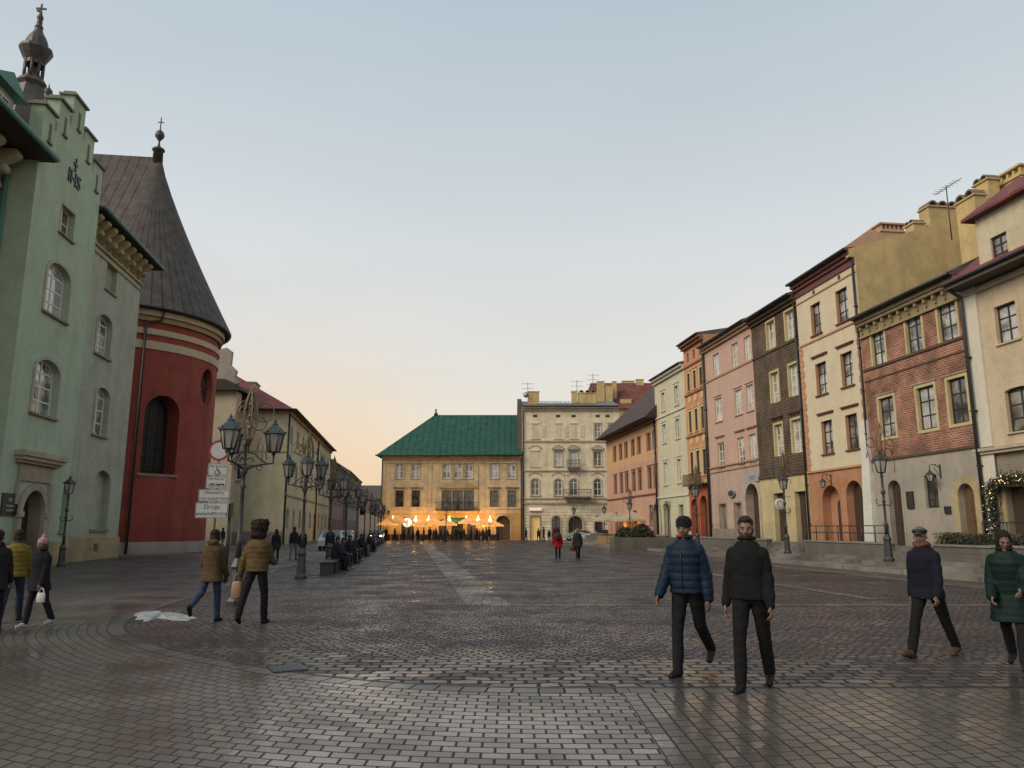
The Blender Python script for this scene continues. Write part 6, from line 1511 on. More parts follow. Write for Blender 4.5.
# cafe by the apricot house: two pale parasols
canv2 = plain('pale_parasol_canvas', (.36, .35, .26), .8, var=.1); translucent(canv2, .15)
pg = parasol_proto('cafe_parasol', '', r=2.5, h=2.5, top=.75, m=canv2)
for i, (px, Yd) in enumerate(((612, 80), (633, 78), (622, 83))):
    o = pg if i == 0 else copy_tree(pg); o.location = ((px-512)/783*Yd, Yd, 0); o['label'] = ('left large pale parasol beside the apricot house', 'right large pale parasol beside the apricot house', 'middle large pale parasol set back between the other two')[i]; o['group'] = 'large pale parasols beside the apricot house'
    warm_light(((px-512)/783*Yd, Yd, 1.8), 45)
fz2 = empty('cafe_fence', 'low fence with warm-lit panels under the large pale parasols', 'fence', ((597-512)/783*76.5, 76.5, 0))
for k in range(5): MB().box(k*1.0, k*1.0+.92, -.03, .03, .1, .9).build('panel', plain('fence_canvas', (.38, .25, .12), .8, var=.2), fz2)
# ------------------------------------------------------------ cars
def car(label, loc, rz, col, lights=False):
    e = empty('parked_car', label, 'car', loc, rz, 'cars parked beyond the lamps'); paint = plain('car_paint_%s' % label[:12].replace(' ', '_'), col, .25, .3, coat=.6)
    Lc, Wc = 4.2, .85
    prof = [(0, .35), (0, .75), (.25, .88), (1.0, .98), (1.65, 1.42), (3.1, 1.46), (3.85, 1.0), (4.15, .9), (4.2, .4)]
    b = MB(); n = len(prof)
    for s, w_ in ((-1, Wc), (1, Wc)): pass
    vs = []
    for y_, inset in ((-Wc, 1), (Wc, 1)):
        for x, z in prof: vs.append((x, y_*(1 if z < 1.0 else .82), z))
    fs = [tuple(range(n))[::-1], tuple(range(n, 2*n))] + [(i, (i+1) % n, n+(i+1) % n, n+i) for i in range(n)]
    b.add(vs, fs); b.build('body', paint, e)
    for y_ in (-Wc*.84, Wc*.84):
        s = 1 if y_ > 0 else -1; g = MB(); g.prism([(1.15, 1.0), (1.72, 1.36), (3.05, 1.39), (3.6, 1.02)], y_+s*.0, y_+s*.03, 'y'); g.build('side_window', pane_d, e)
    g = MB().add([(1.05, -.66, 1.03), (1.05, .66, 1.03), (1.6, .6, 1.41), (1.6, -.6, 1.41)], [(0, 1, 2, 3)]).add([(3.18, -.6, 1.45), (3.18, .6, 1.45), (3.8, .66, 1.05), (3.8, -.66, 1.05)], [(0, 1, 2, 3)]); g.v = [(x-.02 if x < 2 else x+.02, y, z+.015) for x, y, z in g.v]; g.build('windscreen', pane_d, e)
    for x in (.8, 3.35):
        for y_ in (-Wc+.02, Wc-.2):
            wq = MB().lathe([(.31, 0), (.31, .18)], 14); wq.warp(lambda p: (p[0]+x, y_+p[2], p[1]+.31)); wo = wq.build('wheel', plain('tyre', (.015, .015, .015), .8), e)
            rq = MB().lathe([(.18, -.01), (.18, .19)], 10); rq.warp(lambda p: (p[0]+x, y_+p[2], p[1]+.31)); rq.build('rim', galv, wo)
    for y_ in (-.6, .6): MB().ball((.04, y_, .72), (.07, .14, .08), 8).build('headlight', emit('headlight_on', (1, .9, .7), 25) if lights else plain('headlight_off', (.5, .5, .5), .15), e)
    for y_ in (-.65, .65): MB().ball((4.17, y_, .78), (.05, .12, .09), 8).build('tail_light', plain('tail_red', (.3, .02, .02), .3), e)
    MB().box(-.03, .0, -.26, .26, .45, .56).build('number_plate', sw, e)
    return e
car('silver car parked farther up the left side street', ((330-512)/783*58, 58, 0), R(97), (.35, .36, .36))
car('pale grey car parked by the butter-coloured house', ((342-512)/783*64, 64, 0), R(97), (.30, .30, .29))
car('dark car with its headlights on, farthest along the left street', ((376-512)/783*92, 92, 0), R(97), (.05, .05, .06), True)
car('white car parked before the portal of the cream tenement', ((563-512)/783*101, 102, 0), R(0), (.42, .45, .44))
car('black car parked right of the white one before the tenement', ((588-512)/783*101, 102.4, 0), R(0), (.03, .03, .035))

# ------------------------------------------------------------ benches
wood_bench = plain('dark_bench_wood', (.045, .032, .025), .6, var=.3, scale=8)
def bench_proto():
    e = empty('bench', '', 'bench')
    for k in range(4): MB().box(-.9, .9, -.24+k*.125, -.24+k*.125+.105, .42, .46).build('seat_slat', wood_bench, e)
    for s_ in (-.75, .75): MB().box(s_-.06, s_+.06, -.22, .22, 0, .419).build('leg', iron, e)
    MB().box(-.68, .68, -.03, .03, .12, .18).build('stretcher', wood_bench, e)
    return e
bp = bench_proto(); BANG = math.atan2(.9916, -.1292)
bench_at = []
for i, Y in enumerate((29.0, 31.4, 37.5, 40.0, 46.2, 48.6, 55, 57.5, 64, 72, 81)):
    o = bp if i == 0 else copy_tree(bp); x, y = cl(-2.95, Y); o.location = (x, y, 0); o.rotation_euler.z = BANG; bench_at.append((x, y))
    o['label'] = '%s dark backless bench from the near end of the lamp row' % ordn[i]; o['group'] = 'benches between the lamps'

# ------------------------------------------------------------ people
skin_m = plain('skin', (.17, .09, .065), .55, var=.08, scale=30)
DG = bpy.context.evaluated_depsgraph_get
def cap(b, p, q, r0, r1, n=12):
    """round-ended tapering limb"""
    p, q = Vector(p), Vector(q); d = (q-p).normalized() if (q-p).length > 1e-5 else Vector((0, 0, 1)); u = d.orthogonal().normalized(); v = d.cross(u)
    rings = [(p - d*r0*math.cos(t), r0*math.sin(t)) for t in (.5, 1.05, 1.57)] + [(p.lerp(q, .5), (r0+r1)/2)] + [(q + d*r1*math.cos(t), r1*math.sin(t)) for t in (1.57, 1.05, .5)]
    vs = [p-d*r0]; 
    for c, r in rings: vs += [c + (u*math.cos(2*math.pi*k/n)+v*math.sin(2*math.pi*k/n))*r for k in range(n)]
    vs.append(q+d*r1); m = len(rings)
    fs = [(0, 1+(k+1) % n, 1+k) for k in range(n)] + [(1+i*n+k, 1+i*n+(k+1) % n, 1+(i+1)*n+(k+1) % n, 1+(i+1)*n+k) for i in range(m-1) for k in range(n)] + [(1+(m-1)*n+k, 1+(m-1)*n+(k+1) % n, len(vs)-1) for k in range(n)]
    b.add(vs, fs, 0, True)
def loft(b, rings, n=20):
    """rings: (centre, half width, half depth, right vector, forward vector, squareness)"""
    vs = []
    for c, hw, hd, rt, fw in rings:
        for k in range(n):
            a = 2*math.pi*k/n; ca, sa = math.cos(a), math.sin(a); e = .8
            vs.append(Vector(c) + Vector(rt)*hw*math.copysign(abs(ca)**e, ca) + Vector(fw)*hd*math.copysign(abs(sa)**e, sa))
    m = len(rings); fs = [(i*n+k, i*n+(k+1) % n, (i+1)*n+(k+1) % n, (i+1)*n+k) for i in range(m-1) for k in range(n)] + [tuple(range(n))[::-1], tuple(range((m-1)*n, m*n))]
    b.add(vs, fs, 0, True)
def meld(b, name, mat_, parent, vox, smooth=4, disp=None, sf=.5):
    """fuse overlapping forms into one continuous skin"""
    me = bpy.data.meshes.new(name); me.from_pydata([tuple(v) for v in b.v], [], b.f); me.update()
    o = bpy.data.objects.new(name, me); COL.objects.link(o)
    m = o.modifiers.new('r', 'REMESH'); m.mode = 'VOXEL'; m.voxel_size = vox; m.use_smooth_shade = True
    if smooth: s = o.modifiers.new('s', 'SMOOTH'); s.iterations = smooth; s.factor = sf
    me2 = bpy.data.meshes.new_from_object(o.evaluated_get(DG())); me2.name = name; o.modifiers.clear(); o.data = me2; bpy.data.meshes.remove(me)
    if disp:
        nn = [v.normal.copy() for v in me2.vertices]
        for v, nrm_ in zip(me2.vertices, nn): v.co += nrm_*disp(v.co)
    me2.materials.clear(); me2.materials.append(mat_)
    for p in me2.polygons: p.use_smooth = True
    o.parent = parent
    if mat_ is not skin_m: mat_.node_tree.nodes['Principled BSDF'].inputs['Specular IOR Level'].default_value = .16
    return o
from mathutils import noise as mnoise
def person(label, x, y, face, H=1.75, pose=None, top=None, bottom=None, vox=.013, hair=('short', (.02, .015, .012)), hat=None, shoes=(.010, .009, .008), beard=False, detail=True, group=None, z=0, kind=''):
    """top: dict(col, length (fraction of H below hip), puff, loose, hood, belt); pose: joint angles in degrees"""
    P = dict(lean=2, lh=0, lk=0, rh=0, rk=0, la=0, le=10, ra=0, re=10, lab=8, rab=8, yaw=0, nod=0, sit=False, lf=None, rf=None, lo=0, ro=0); P.update(pose or {})
    T = dict(col=(.03, .03, .035), length=.02, puff=0, loose=1.0, hood=False, belt=False); T.update(top or {})
    e = empty('person', label, 'person', (x, y, z), R(face), group); k = H/1.75
    V = Vector; S = lambda a: math.sin(R(a)); C = lambda a: math.cos(R(a))
    hip = V((0, 0, 0)); upv = V((0, S(P['lean']), C(P['lean']))); fwv = V((0, C(P['lean']), -S(P['lean']))); rtv = V((1, 0, 0))
    legs = {}
    for s, h, kn, ft, out in ((-1, P['lh'], P['lk'], P['lf'], P['lo']), (1, P['rh'], P['rk'], P['rf'], P['ro'])):
        j0 = hip + V((s*.088*k, 0, -.02*k)); d = V((s*.03 + S(out)*s, S(h), -C(h))).normalized(); j1 = j0 + d*.43*k; a = h-kn; d2 = V((s*.0, S(a), -C(a))).normalized(); j2 = j1 + d2*.415*k
        f = ft if ft is not None else 0
        legs[s] = (j0, j1, j2, V((s*.12, C(f), S(f))).normalized())
    arms = {}; neck = hip + upv*.515*k
    for s, a, el, ab in ((-1, P['la'], P['le'], P['lab']), (1, P['ra'], P['re'], P['rab'])):
        j0 = neck + V((s*.152*k, 0, -.098*k)); d = V((s*S(ab), S(a)*C(ab), -C(a)*C(ab))); j1 = j0 + d*.29*k; d2 = V((s*S(ab)*(.6 if el < 40 else -.6), S(a+el)*C(ab), -C(a+el)*C(ab))).normalized(); j2 = j1 + d2*.245*k
        arms[s] = (j0, j1, j2, d2)
    zmin = min(l[2].z for l in legs.values()) - .085*k
    off = V((0, 0, -zmin)) if not P['sit'] else V((0, 0, .50 - z))
    if P['sit']: off = V((0, 0, .55*k))
    sh = lambda v: v+off
    legs = {s: (sh(a), sh(b_), sh(c_), f) for s, (a, b_, c_, f) in legs.items()}; arms = {s: (sh(a), sh(b_), sh(c_), d) for s, (a, b_, c_, d) in arms.items()}; hip = sh(hip); neck = sh(neck)
    hc = neck + upv*.148*k + V((0, .015*k, 0)); Rz = Matrix.Rotation(R(P['yaw']), 3, 'Z') @ Matrix.Rotation(R(-P['nod']), 3, 'X')
    Hd = lambda x_, y_, z_: hc + Rz @ V((x_*k, y_*k, z_*k))
    def torso(b, g=0.0, t0=-.06, hemw=None):
        rs = []
        for t, hw, hd in ((t0, .155, .105), (.06, .165, .115), (.18, .15, .105), (.30, .165, .115), (.40, .172, .118), (.45, .150, .098), (.49, .10, .078), (.53, .066, .062)):
            rs.append((hip+upv*t*k, (hw+g)*k, (hd+g)*k, rtv, fwv))
        loft(b, rs)
    # body: one continuous figure under the clothes
    b = MB(); torso(b, -.012)
    for s in (-1, 1):
        a0, a1, a2, f = legs[s]; cap(b, a0, a1, .075*k, .05*k); cap(b, a1, a2, .048*k, .036*k); cap(b, a2-V((0, 0, .04*k)), a2+f*.12*k-V((0, 0, .055*k)), .034*k, .026*k)
        s0, s1, s2, d2 = arms[s]; cap(b, s0, s1, .047*k, .038*k); cap(b, s1, s2, .036*k, .026*k)
        # hand: palm, four curled fingers, thumb
        inw = V((-s, 0, 0)); w_ = d2.cross(inw).normalized(); inw = w_.cross(d2).normalized()
        pc = s2 + d2*.05*k
        for q in range(4):
            o_ = w_*(.030-.020*q)*k; p0 = s2 + d2*.015*k + o_*.8; p1 = s2+d2*.085*k+o_; cap(b, p0, p1, .013*k, .0115*k, 8)
            if detail:
                ln = (.040, .046, .042, .033)[q]*k; p2 = p1 + (d2*.85+inw*.45).normalized()*ln; p3 = p2 + (d2*.35+inw*.95).normalized()*ln*.75; cap(b, p1, p2, .0100*k, .0092*k, 7); cap(b, p2, p3, .0092*k, .0075*k, 7)
            else: cap(b, p1, p1+d2*.05*k+inw*.03*k, .012*k, .01*k, 6)
        sg = 1 if w_.y > 0 else -1
        t0_ = s2 + d2*.02*k + w_*sg*.028*k; t1_ = t0_ + (d2*.7+w_*sg*.6+inw*.3).normalized()*.038*k; t2_ = t1_ + (d2*.9+inw*.45).normalized()*.03*k; cap(b, t0_, t1_, .0125*k, .0105*k, 8); cap(b, t1_, t2_, .0105*k, .008*k, 8)
    cap(b, neck-upv*.03*k, hc-V((0, 0, .05*k)), .058*k, .052*k)
    def ell(b, c, r, rot=True):
        bb = MB().ball((0, 0, 0), [q*k for q in r], 16); b.add([V(Hd(*c)) + Rz @ V(p) for p in bb.v], bb.f, 0, True)
    ell(b, (0, -.012, .035), (.075, .094, .085)); ell(b, (0, .02, -.03), (.061, .070, .078)); ell(b, (0, .052, -.088), (.028, .026, .022)); ell(b, (0, .078, .016), (.05, .016, .011))
    cap(b, Hd(0, .088, .005), Hd(0, .106, -.028), .009*k, .0145*k, 8); ell(b, (0, .078, -.060), (.026, .013, .011))
    for s in (-1, 1): ell(b, (s*.077, -.008, -.008), (.011, .019, .032)); ell(b, (s*.042, .062, -.022), (.024, .022, .02))
    meld(b, 'body', skin_m, e, min(vox, .0105) if detail else vox, 2)
    # eyes and brows
    if detail:
        for s in (-1, 1):
            q = MB().ball(Hd(s*.031, .081, .001), (.012*k, .007*k, .007*k), 8); q.build('eye', plain('eye_dark', (.03, .02, .018), .2), e)
            q = MB().tube([Hd(s*.012, .095, .019), Hd(s*.03, .094, .024), Hd(s*.05, .083, .018)], .0045*k, 5); q.build('eyebrow', plain('hair_%02x' % int(hair[1][0]*999), hair[1], .8), e)
        MB().tube([Hd(-.02, .089, -.06), Hd(0, .094, -.059), Hd(.02, .089, -.06)], .0035*k, 5).build('mouth', plain('lip', (.16, .06, .05), .6), e)
    if beard:
        b = MB(); ell(b, (0, .035, -.072), (.062, .052, .048)); ell(b, (0, .072, -.078), (.034, .026, .028)); ell(b, (0, .086, -.046), (.026, .012, .006))
        for s in (-1, 1): ell(b, (s*.06, .01, -.03), (.013, .022, .04))
        meld(b, 'beard', plain('beard', (.03, .021, .016), .9, bump=.6, scale=60), e, .008, 1, lambda c: .003*mnoise.noise(c*70))
    hm = plain('hair_%02x%02x' % (int(hair[1][0]*999), int(hair[1][1]*999)), hair[1], .75, var=.3, scale=40, bump=.8)
    if hair[0] == 'short':
        b = MB(); ell(b, (0, -.022, .055), (.082, .095, .082)); ell(b, (0, .05, .098), (.058, .038, .030)); ell(b, (0, -.06, .0), (.07, .05, .06))
        meld(b, 'hair', hm, e, .009, 1, lambda c: .005*mnoise.noise(c*50))
    elif hair[0] == 'curly':
        b = MB(); ell(b, (0, -.035, .05), (.150, .14, .150)); ell(b, (0, -.06, -.07), (.14, .11, .12)); ell(b, (.07, -.02, .13), (.09, .09, .08)); ell(b, (-.08, -.03, .12), (.09, .09, .08))
        meld(b, 'hair', hm, e, .012, 1, lambda c: .03*mnoise.noise(c*22)+.006*mnoise.noise(c*70))
    elif hair[0] == 'long':
        b = MB(); ell(b, (0, -.025, .05), (.088, .10, .085)); ell(b, (0, -.06, -.04), (.092, .062, .10)); ell(b, (0, -.065, -.14), (.085, .05, .09)); 
        for s in (-1, 1): ell(b, (s*.066, .0, -.04), (.026, .045, .09))
        meld(b, 'hair', hm, e, .011, 1, lambda c: .005*mnoise.noise(V((c.x*70, c.y*70, c.z*8))))
    if hat:
        hmat = plain('hat_%s' % hat[0] + '%02x' % int(hat[1][0]*500), hat[1], .85, var=.2, scale=30, bump=.5)
        b = MB()
        if hat[0] == 'beanie':
            ell(b, (0, -.012, .062), (.09, .106, .082)); ell(b, (0, -.012, .028), (.093, .108, .034)); 
            if len(hat) > 2: ell(b, (0, -.03, .165), (.045, .045, .045))
            meld(b, 'beanie', hmat, e, .01, 1, lambda c: .003*math.sin(c.z*220) + .003*mnoise.noise(c*60))
        elif hat[0] == 'flat_cap':
            ell(b, (0, -.012, .072), (.098, .118, .045)); ell(b, (0, .03, .085), (.09, .095, .030)); ell(b, (0, .115, .048), (.062, .048, .012)); meld(b, 'flat_cap', hmat, e, .008, 1)
    # trousers
    tm = plain('trousers_%02x%02x%02x' % tuple(int(c*900) for c in (bottom or (.02, .02, .022))), bottom or (.02, .02, .022), .9, var=.25, scale=14, bump=.35)
    b = MB(); loft(b, [(hip+upv*t*k, hw*k, hd*k, rtv, fwv) for t, hw, hd in ((-.09, .12, .085), (-.03, .168, .112), (.05, .162, .11), (.10, .15, .102))])
    for s in (-1, 1):
        a0, a1, a2, f = legs[s]; cap(b, a0+V((0, 0, .0)), a0.lerp(a1, .5), .097*k, .083*k); cap(b, a0.lerp(a1, .5), a1, .083*k, .067*k); cap(b, a1, a1.lerp(a2, .5), .067*k, .065*k); cap(b, a1.lerp(a2, .5), a2-(a2-a1).normalized()*.01*k, .065*k, .060*k)
    meld(b, 'trousers', tm, e, vox, 3, lambda c: .007*mnoise.noise(V((c.x*9, c.y*9, c.z*16))) + .003*mnoise.noise(c*34))
    # shoes
    sm_ = plain('shoe_%02x%02x' % (int(shoes[0]*900), int(shoes[1]*900)), shoes, .5, var=.2, scale=20)
    for s in (-1, 1):
        a0, a1, a2, f = legs[s]; dn = V((0, 0, -1)); dn = (dn - f*dn.dot(f)).normalized(); b = MB()
        cap(b, a2-f*.045*k+dn*.045*k, a2+f*.15*k+dn*.058*k, .042*k, .036*k); cap(b, a2, a2+dn*.035*k+f*.03*k, .05*k, .048*k); cap(b, a2+f*.05*k+dn*.03*k, a2+f*.12*k+dn*.05*k, .043*k, .036*k)
        so_ = meld(b, 'shoe', sm_, e, max(.009, vox*.8), 2)
    # jacket
    g = .018*T['loose'] + (.012 if T['puff'] else 0); L_ = T['length']
    jm = plain('cloth_%02x%02x%02x' % tuple(int(c*900) for c in T['col']) + ('p' if T['puff'] else ''), T['col'], .62 if T['puff'] else .9, var=.22, scale=9, bump=.25)
    b = MB(); rs = []
    hemc = (legs[-1][1]+legs[1][1])/2
    if L_ > .05:
        for t in (1.0, .66, .33): 
            c_ = hip.lerp(V((hemc.x, hemc.y*.6+hip.y*.4, hip.z-.43*k)), t*L_/.43) if not P['sit'] else hip.lerp(hemc, t*L_/.43); rs.append((c_, (.165+.05*t*min(1, L_/.3)+g)*k, (.115+.06*t*min(1, L_/.3)+g)*k, rtv, fwv if not P['sit'] else V((0, 0, 1))))
    if P['sit']: rs = []
    for t, hw, hd in ((-.05 if L_ <= .05 else .0, .158, .11), (.08, .158, .112), (.18, .142 if T['belt'] else .154, .108), (.30, .168, .12), (.39, .172, .122), (.44, .146, .105), (.485, .112, .09), (.535, .07, .070)):
        rs.append((hip+upv*t*k, (hw+g)*k, (hd+g)*k, rtv, fwv))
    loft(b, rs)
    for s in (-1, 1):
        s0, s1, s2, d2 = arms[s]; g2 = .014*T['loose']+(.012 if T['puff'] else 0)
        cap(b, s0, s0.lerp(s1, .5), (.048+g2)*k, (.048+g2)*k); cap(b, s0.lerp(s1, .5), s1, (.048+g2)*k, (.044+g2)*k); cap(b, s1, s2-d2*.01*k, (.044+g2)*k, (.032+g2)*k)
    if P['sit']:
        for s in (-1, 1): a0, a1, a2, f = legs[s]; cap(b, a0, a0.lerp(a1, min(.9, .2+L_*2)), .105*k, .095*k)
    if T['hood']: bb = MB().ball((0, 0, 0), (.12*k, .075*k, .07*k), 14); b.add([neck + upv*.03*k - fwv*.085*k + V(p) for p in bb.v], bb.f, 0, True)
    A = arms
    def disp(c):
        d = .006*mnoise.noise(V((c.x*8, c.y*8, c.z*13)))*(1.3 if not T['puff'] else .6) + .002*mnoise.noise(c*30)
        if T['puff']:
            u = (c-hip).dot(upv)/k; ax_ = abs(c.x)/k
            if ax_ > .2:
                s = 1 if c.x > 0 else -1; s0, s1, s2, _ = A[s]; u = (s0-c).length/k
            d += T['puff']*(abs(math.sin(u*math.pi/.085))**.6 - .75)
        return d*k
    jo = meld(b, 'jacket', jm, e, vox, 3, disp)
    # collar, zip
    if not T['hood']:
        b = MB(); pts = [neck + upv*.05*k + rtv*.075*k*math.cos(t) + fwv*.075*k*math.sin(t) for t in [R(a) for a in range(110, 431, 20)]]; b.tube(pts, .022*k, 8); b.build('collar', jm, jo)
    if detail and T.get('zip'): MB().tube([hip+upv*t*k+fwv*((hd+g)*k+.004) for t, hd in ((-.0, .112), (.08, .114), (.18, .112), (.30, .121), (.40, .122))], .006, 5).build('zip', plain('zip_dark', (.01, .01, .01), .4), jo)
    if T['belt']: loft_b = MB(); loft(loft_b, [(hip+upv*t*k, (.150+g)*k, (.114+g)*k, rtv, fwv) for t in (.165, .205)]); loft_b.build('belt', plain('belt_dark', (.02, .02, .02), .6), jo)
    if T.get('scarf'):
        b = MB(); pts = [neck + upv*(.05+.01*math.sin(3*t))*k + rtv*.078*k*math.cos(t) + fwv*.085*k*math.sin(t) for t in [R(a) for a in range(0, 361, 24)]]; b.tube(pts, .034*k, 9, cap=False); b.build('scarf', plain('scarf_%02x' % int(T['scarf'][0]*900), T['scarf'], .9, var=.2, scale=20, bump=.5), e)
    e['_h'] = 0; del e['_h']
    return e, dict(hip=hip, neck=neck, arms=arms, legs=legs, k=k)
def world_of(e, p): return e.matrix_basis @ Vector(p)
# walkers in the foreground, right
def at(px, py, z=0): return gp(px, py, z)
x, y = at(691, 676)
e1, k1 = person('man in blue quilted jacket and black beanie walking toward the camera', x, y, 146, 1.80, dict(lean=2, lh=-22, lk=26, rh=10, rk=4, la=-8, le=14, ra=14, re=16, lab=12, rab=13, lf=-28, yaw=4, nod=6, lo=-4), dict(col=(.005, .014, .030), puff=.008, loose=1.2, zip=True, length=.02, hood=False), (.009, .010, .012), hair=('short', (.012, .01, .01)), hat=('beanie', (.012, .012, .013)), vox=.011)
# red collar lining
b = MB().tube([k1['neck']+Vector((.078*math.cos(R(a)), .082*math.sin(R(a)), .065)) for a in range(20, 110, 15)], .02, 8); b.build('red_collar', plain('collar_red', (.30, .015, .03), .8), e1)
x, y = at(755, 690)
e2, k2 = person('bearded man in plain black jacket walking with his left hand visible', x, y, 152, 1.80, dict(lean=1, lh=-16, lk=8, rh=14, rk=6, la=4, le=14, ra=-10, re=22, lab=9, rab=12, yaw=10, nod=4, lf=-6), dict(col=(.008, .008, .009), loose=1.25, length=.0), (.008, .008, .009), hair=('short', (.03, .022, .018)), beard=True, vox=.011)
x, y = at(934, 657)
e3, k3 = person('older man in flat cap and dark padded coat striding leftwards', x, y, 124, 1.74, dict(lean=4, lh=-24, lk=8, rh=24, rk=2, la=12, le=12, ra=-12, re=14, lab=10, rab=10, yaw=18, nod=4, lf=-12, rf=14), dict(col=(.008, .010, .017), loose=1.6, length=.13, scarf=(.12, .03, .03)), (.009, .009, .010), hair=('short', (.12, .11, .10)), hat=('flat_cap', (.03, .035, .045)), shoes=(.06, .035, .022), vox=.011)
x, y = at(1019, 668)
e4, k4 = person('woman in dark green padded coat at the right edge of the photo', x, y, 140, 1.66, dict(lean=4, lh=20, lk=10, rh=-14, rk=22, la=18, le=50, ra=5, re=40, lab=8, rab=8, yaw=20, nod=22, rf=-20), dict(col=(.003, .013, .011), puff=.005, loose=1.7, length=.34, belt=False), (.012, .012, .013), hair=('long', (.012, .01, .01)), vox=.012)
# two seen from behind on the left
x, y = at(209, 622)
e5, k5 = person('woman in ochre parka and jeans with dark hair, seen from behind by the sign post', x, y, -8, 1.64, dict(lean=3, lh=-26, lk=34, rh=8, rk=4, la=-6, le=70, ra=6, re=20, lab=12, rab=9, lf=-50, yaw=-25), dict(col=(.065, .042, .020), loose=1.4, length=.20, hood=True), (.030, .045, .075), hair=('long', (.018, .013, .012)), shoes=(.018, .014, .012), vox=.012)
x, y = at(254, 624)
e6, k6 = person('person with big dark curly hair in short ochre quilted jacket, seen from behind', x, y, -4, 1.75, dict(lean=2, lh=-20, lk=12, rh=8, rk=2, la=-10, le=12, ra=20, re=60, lab=18, rab=8, lf=-22, lo=6, ro=4), dict(col=(.075, .048, .018), puff=.006, loose=1.25, length=.0), (.009, .008, .010), hair=('curly', (.016, .011, .010)), vox=.012)
# at the left edge
x, y = at(35, 627)
e7, k7 = person('girl in pink bobble hat and dark coat walking at the left edge', x, y, 158, 1.50, dict(lean=2, lh=-12, lk=14, rh=12, rk=4, la=6, le=14, ra=-4, re=18, lab=8, rab=8, yaw=10), dict(col=(.010, .010, .014), loose=1.5, length=.24), (.014, .014, .018), hair=('long', (.06, .04, .03)), hat=('beanie', (.34, .20, .19), 1), shoes=(.30, .28, .26), vox=.012)
x, y = at(9, 622)
e8, k8 = person('person in mustard yellow quilted jacket and jeans behind the girl in the pink hat', x, y, 20, 1.66, dict(lean=3, lh=-16, lk=10, rh=18, rk=8, la=-8, le=14, ra=10, re=20, lab=8, rab=8), dict(col=(.13, .09, .014), puff=.006, loose=1.3, length=.10), (.02, .03, .05), hair=('long', (.02, .015, .012)), vox=.013)
x, y = at(-13, 634)
e9, k9 = person('dark-coated person cut off by the left edge of the photo', x, y, 25, 1.66, dict(lean=4, lh=-10, lk=14, rh=18, rk=6, la=-8, le=14, ra=10, re=20), dict(col=(.016, .015, .017), loose=1.8, length=.22, hood=True), (.014, .014, .016), hair=('short', (.02, .016, .013)), vox=.014)
# mid distance pair
x, y = at(558, 559)
e10, k10 = person('woman in long red coat with a dark rucksack walking away', x, y, 0, 1.66, dict(lean=2, lh=-6, lk=6, rh=8, rk=2, lab=16, rab=12, la=10, ra=-14), dict(col=(.34, .008, .02), loose=1.7, length=.30), (.02, .02, .022), hair=('long', (.015, .012, .01)), vox=.018, detail=False)
x, y = at(578, 559)
e11, k11 = person('fair-haired woman in dark flared coat beside the red-coated one', x, y, 8, 1.66, dict(lean=2, lh=-14, lk=10, rh=12, rk=4, lab=14, rab=14), dict(col=(.03, .028, .024), loose=2.0, length=.28), (.015, .015, .016), hair=('long', (.20, .15, .07)), vox=.018, detail=False)
# things they carry
def bag(name, label, cat, loc, size, col, rz=0, handle=True, strap=None):
    e = empty(name, label, cat, loc, rz); w_, d_, h_ = size; b = MB(); loft(b, [((0, 0, z_*h_), w_*s, d_*s, Vector((1, 0, 0)), Vector((0, 1, 0))) for z_, s in ((0, .8), (.06, .98), (.5, 1.0), (.9, .9), (1, .7))], 16); m = plain(name+'_%02x' % int(col[0]*900), col, .6, var=.15, bump=.3)
    b.build('body', m, e)
    if handle: MB().tube([(w_*.6*math.cos(t*math.pi/8), 0, h_*.95+h_*.5*math.sin(t*math.pi/8)) for t in range(9)], .012, 6).build('handle', m, e)
    return e
p = world_of(e10, k10['hip']+Vector((0, -.24, .12))); bag('rucksack', 'dark rucksack on the back of the woman in the red coat', 'rucksack', p, (.15, .09, .38), (.02, .018, .018))
p = world_of(e11, k11['arms'][-1][2]+Vector((-.02, 0, -.34))); bag('handbag', 'dark red handbag held by the fair-haired woman', 'handbag', p, (.14, .06, .20), (.10, .012, .012))
p = world_of(e6, k6['arms'][-1][2]+Vector((-.05, .0, -.42))); bag('shoulder_bag', 'tan paper carrier hanging from the left hand of the curly-haired person', 'bag', p, (.10, .05, .30), (.22, .13, .07))
p = world_of(e7, k7['arms'][-1][2]+Vector((-.03, 0, -.30))); bag('shopping_bag', 'small white carrier bag held by the girl in the pink hat', 'bag', p, (.07, .03, .16), (.5, .5, .5))
# passers-by in the left street
x, y = at(275, 562); e12, k12 = person('dark-coated woman walking up the left street, nearest passer-by there', x, y, 10, 1.62, dict(lh=-10, lk=10, rh=10, lab=8, rab=8), dict(col=(.02, .02, .024), loose=1.8, length=.26), (.015, .015, .017), hair=('long', (.02, .015, .01)), vox=.02, detail=False)
x, y = at(293, 560); e13, k13 = person('man in dark jacket and pale trousers walking in the left street', x, y, 5, 1.75, dict(lh=-16, lk=10, rh=14), dict(col=(.022, .022, .026), loose=1.4, length=.05), (.14, .13, .12), vox=.02, detail=False)
def clone(src, label, x, y, face, s=1.0, group=None):
    c = copy_tree(src, None, label); c.location = (x, y, 0); c.rotation_euler = (0, 0, R(face)); c.scale = (s, s, s)
    if group: c['group'] = group
    return c
x, y = at(302, 558); clone(e12, 'dark figure walking right beside the man in pale trousers', x, y, 185, 1.0)
x, y = at(222, 549); clone(e13, 'small figure walking past behind the sign post plates', x, y, 60, .98)
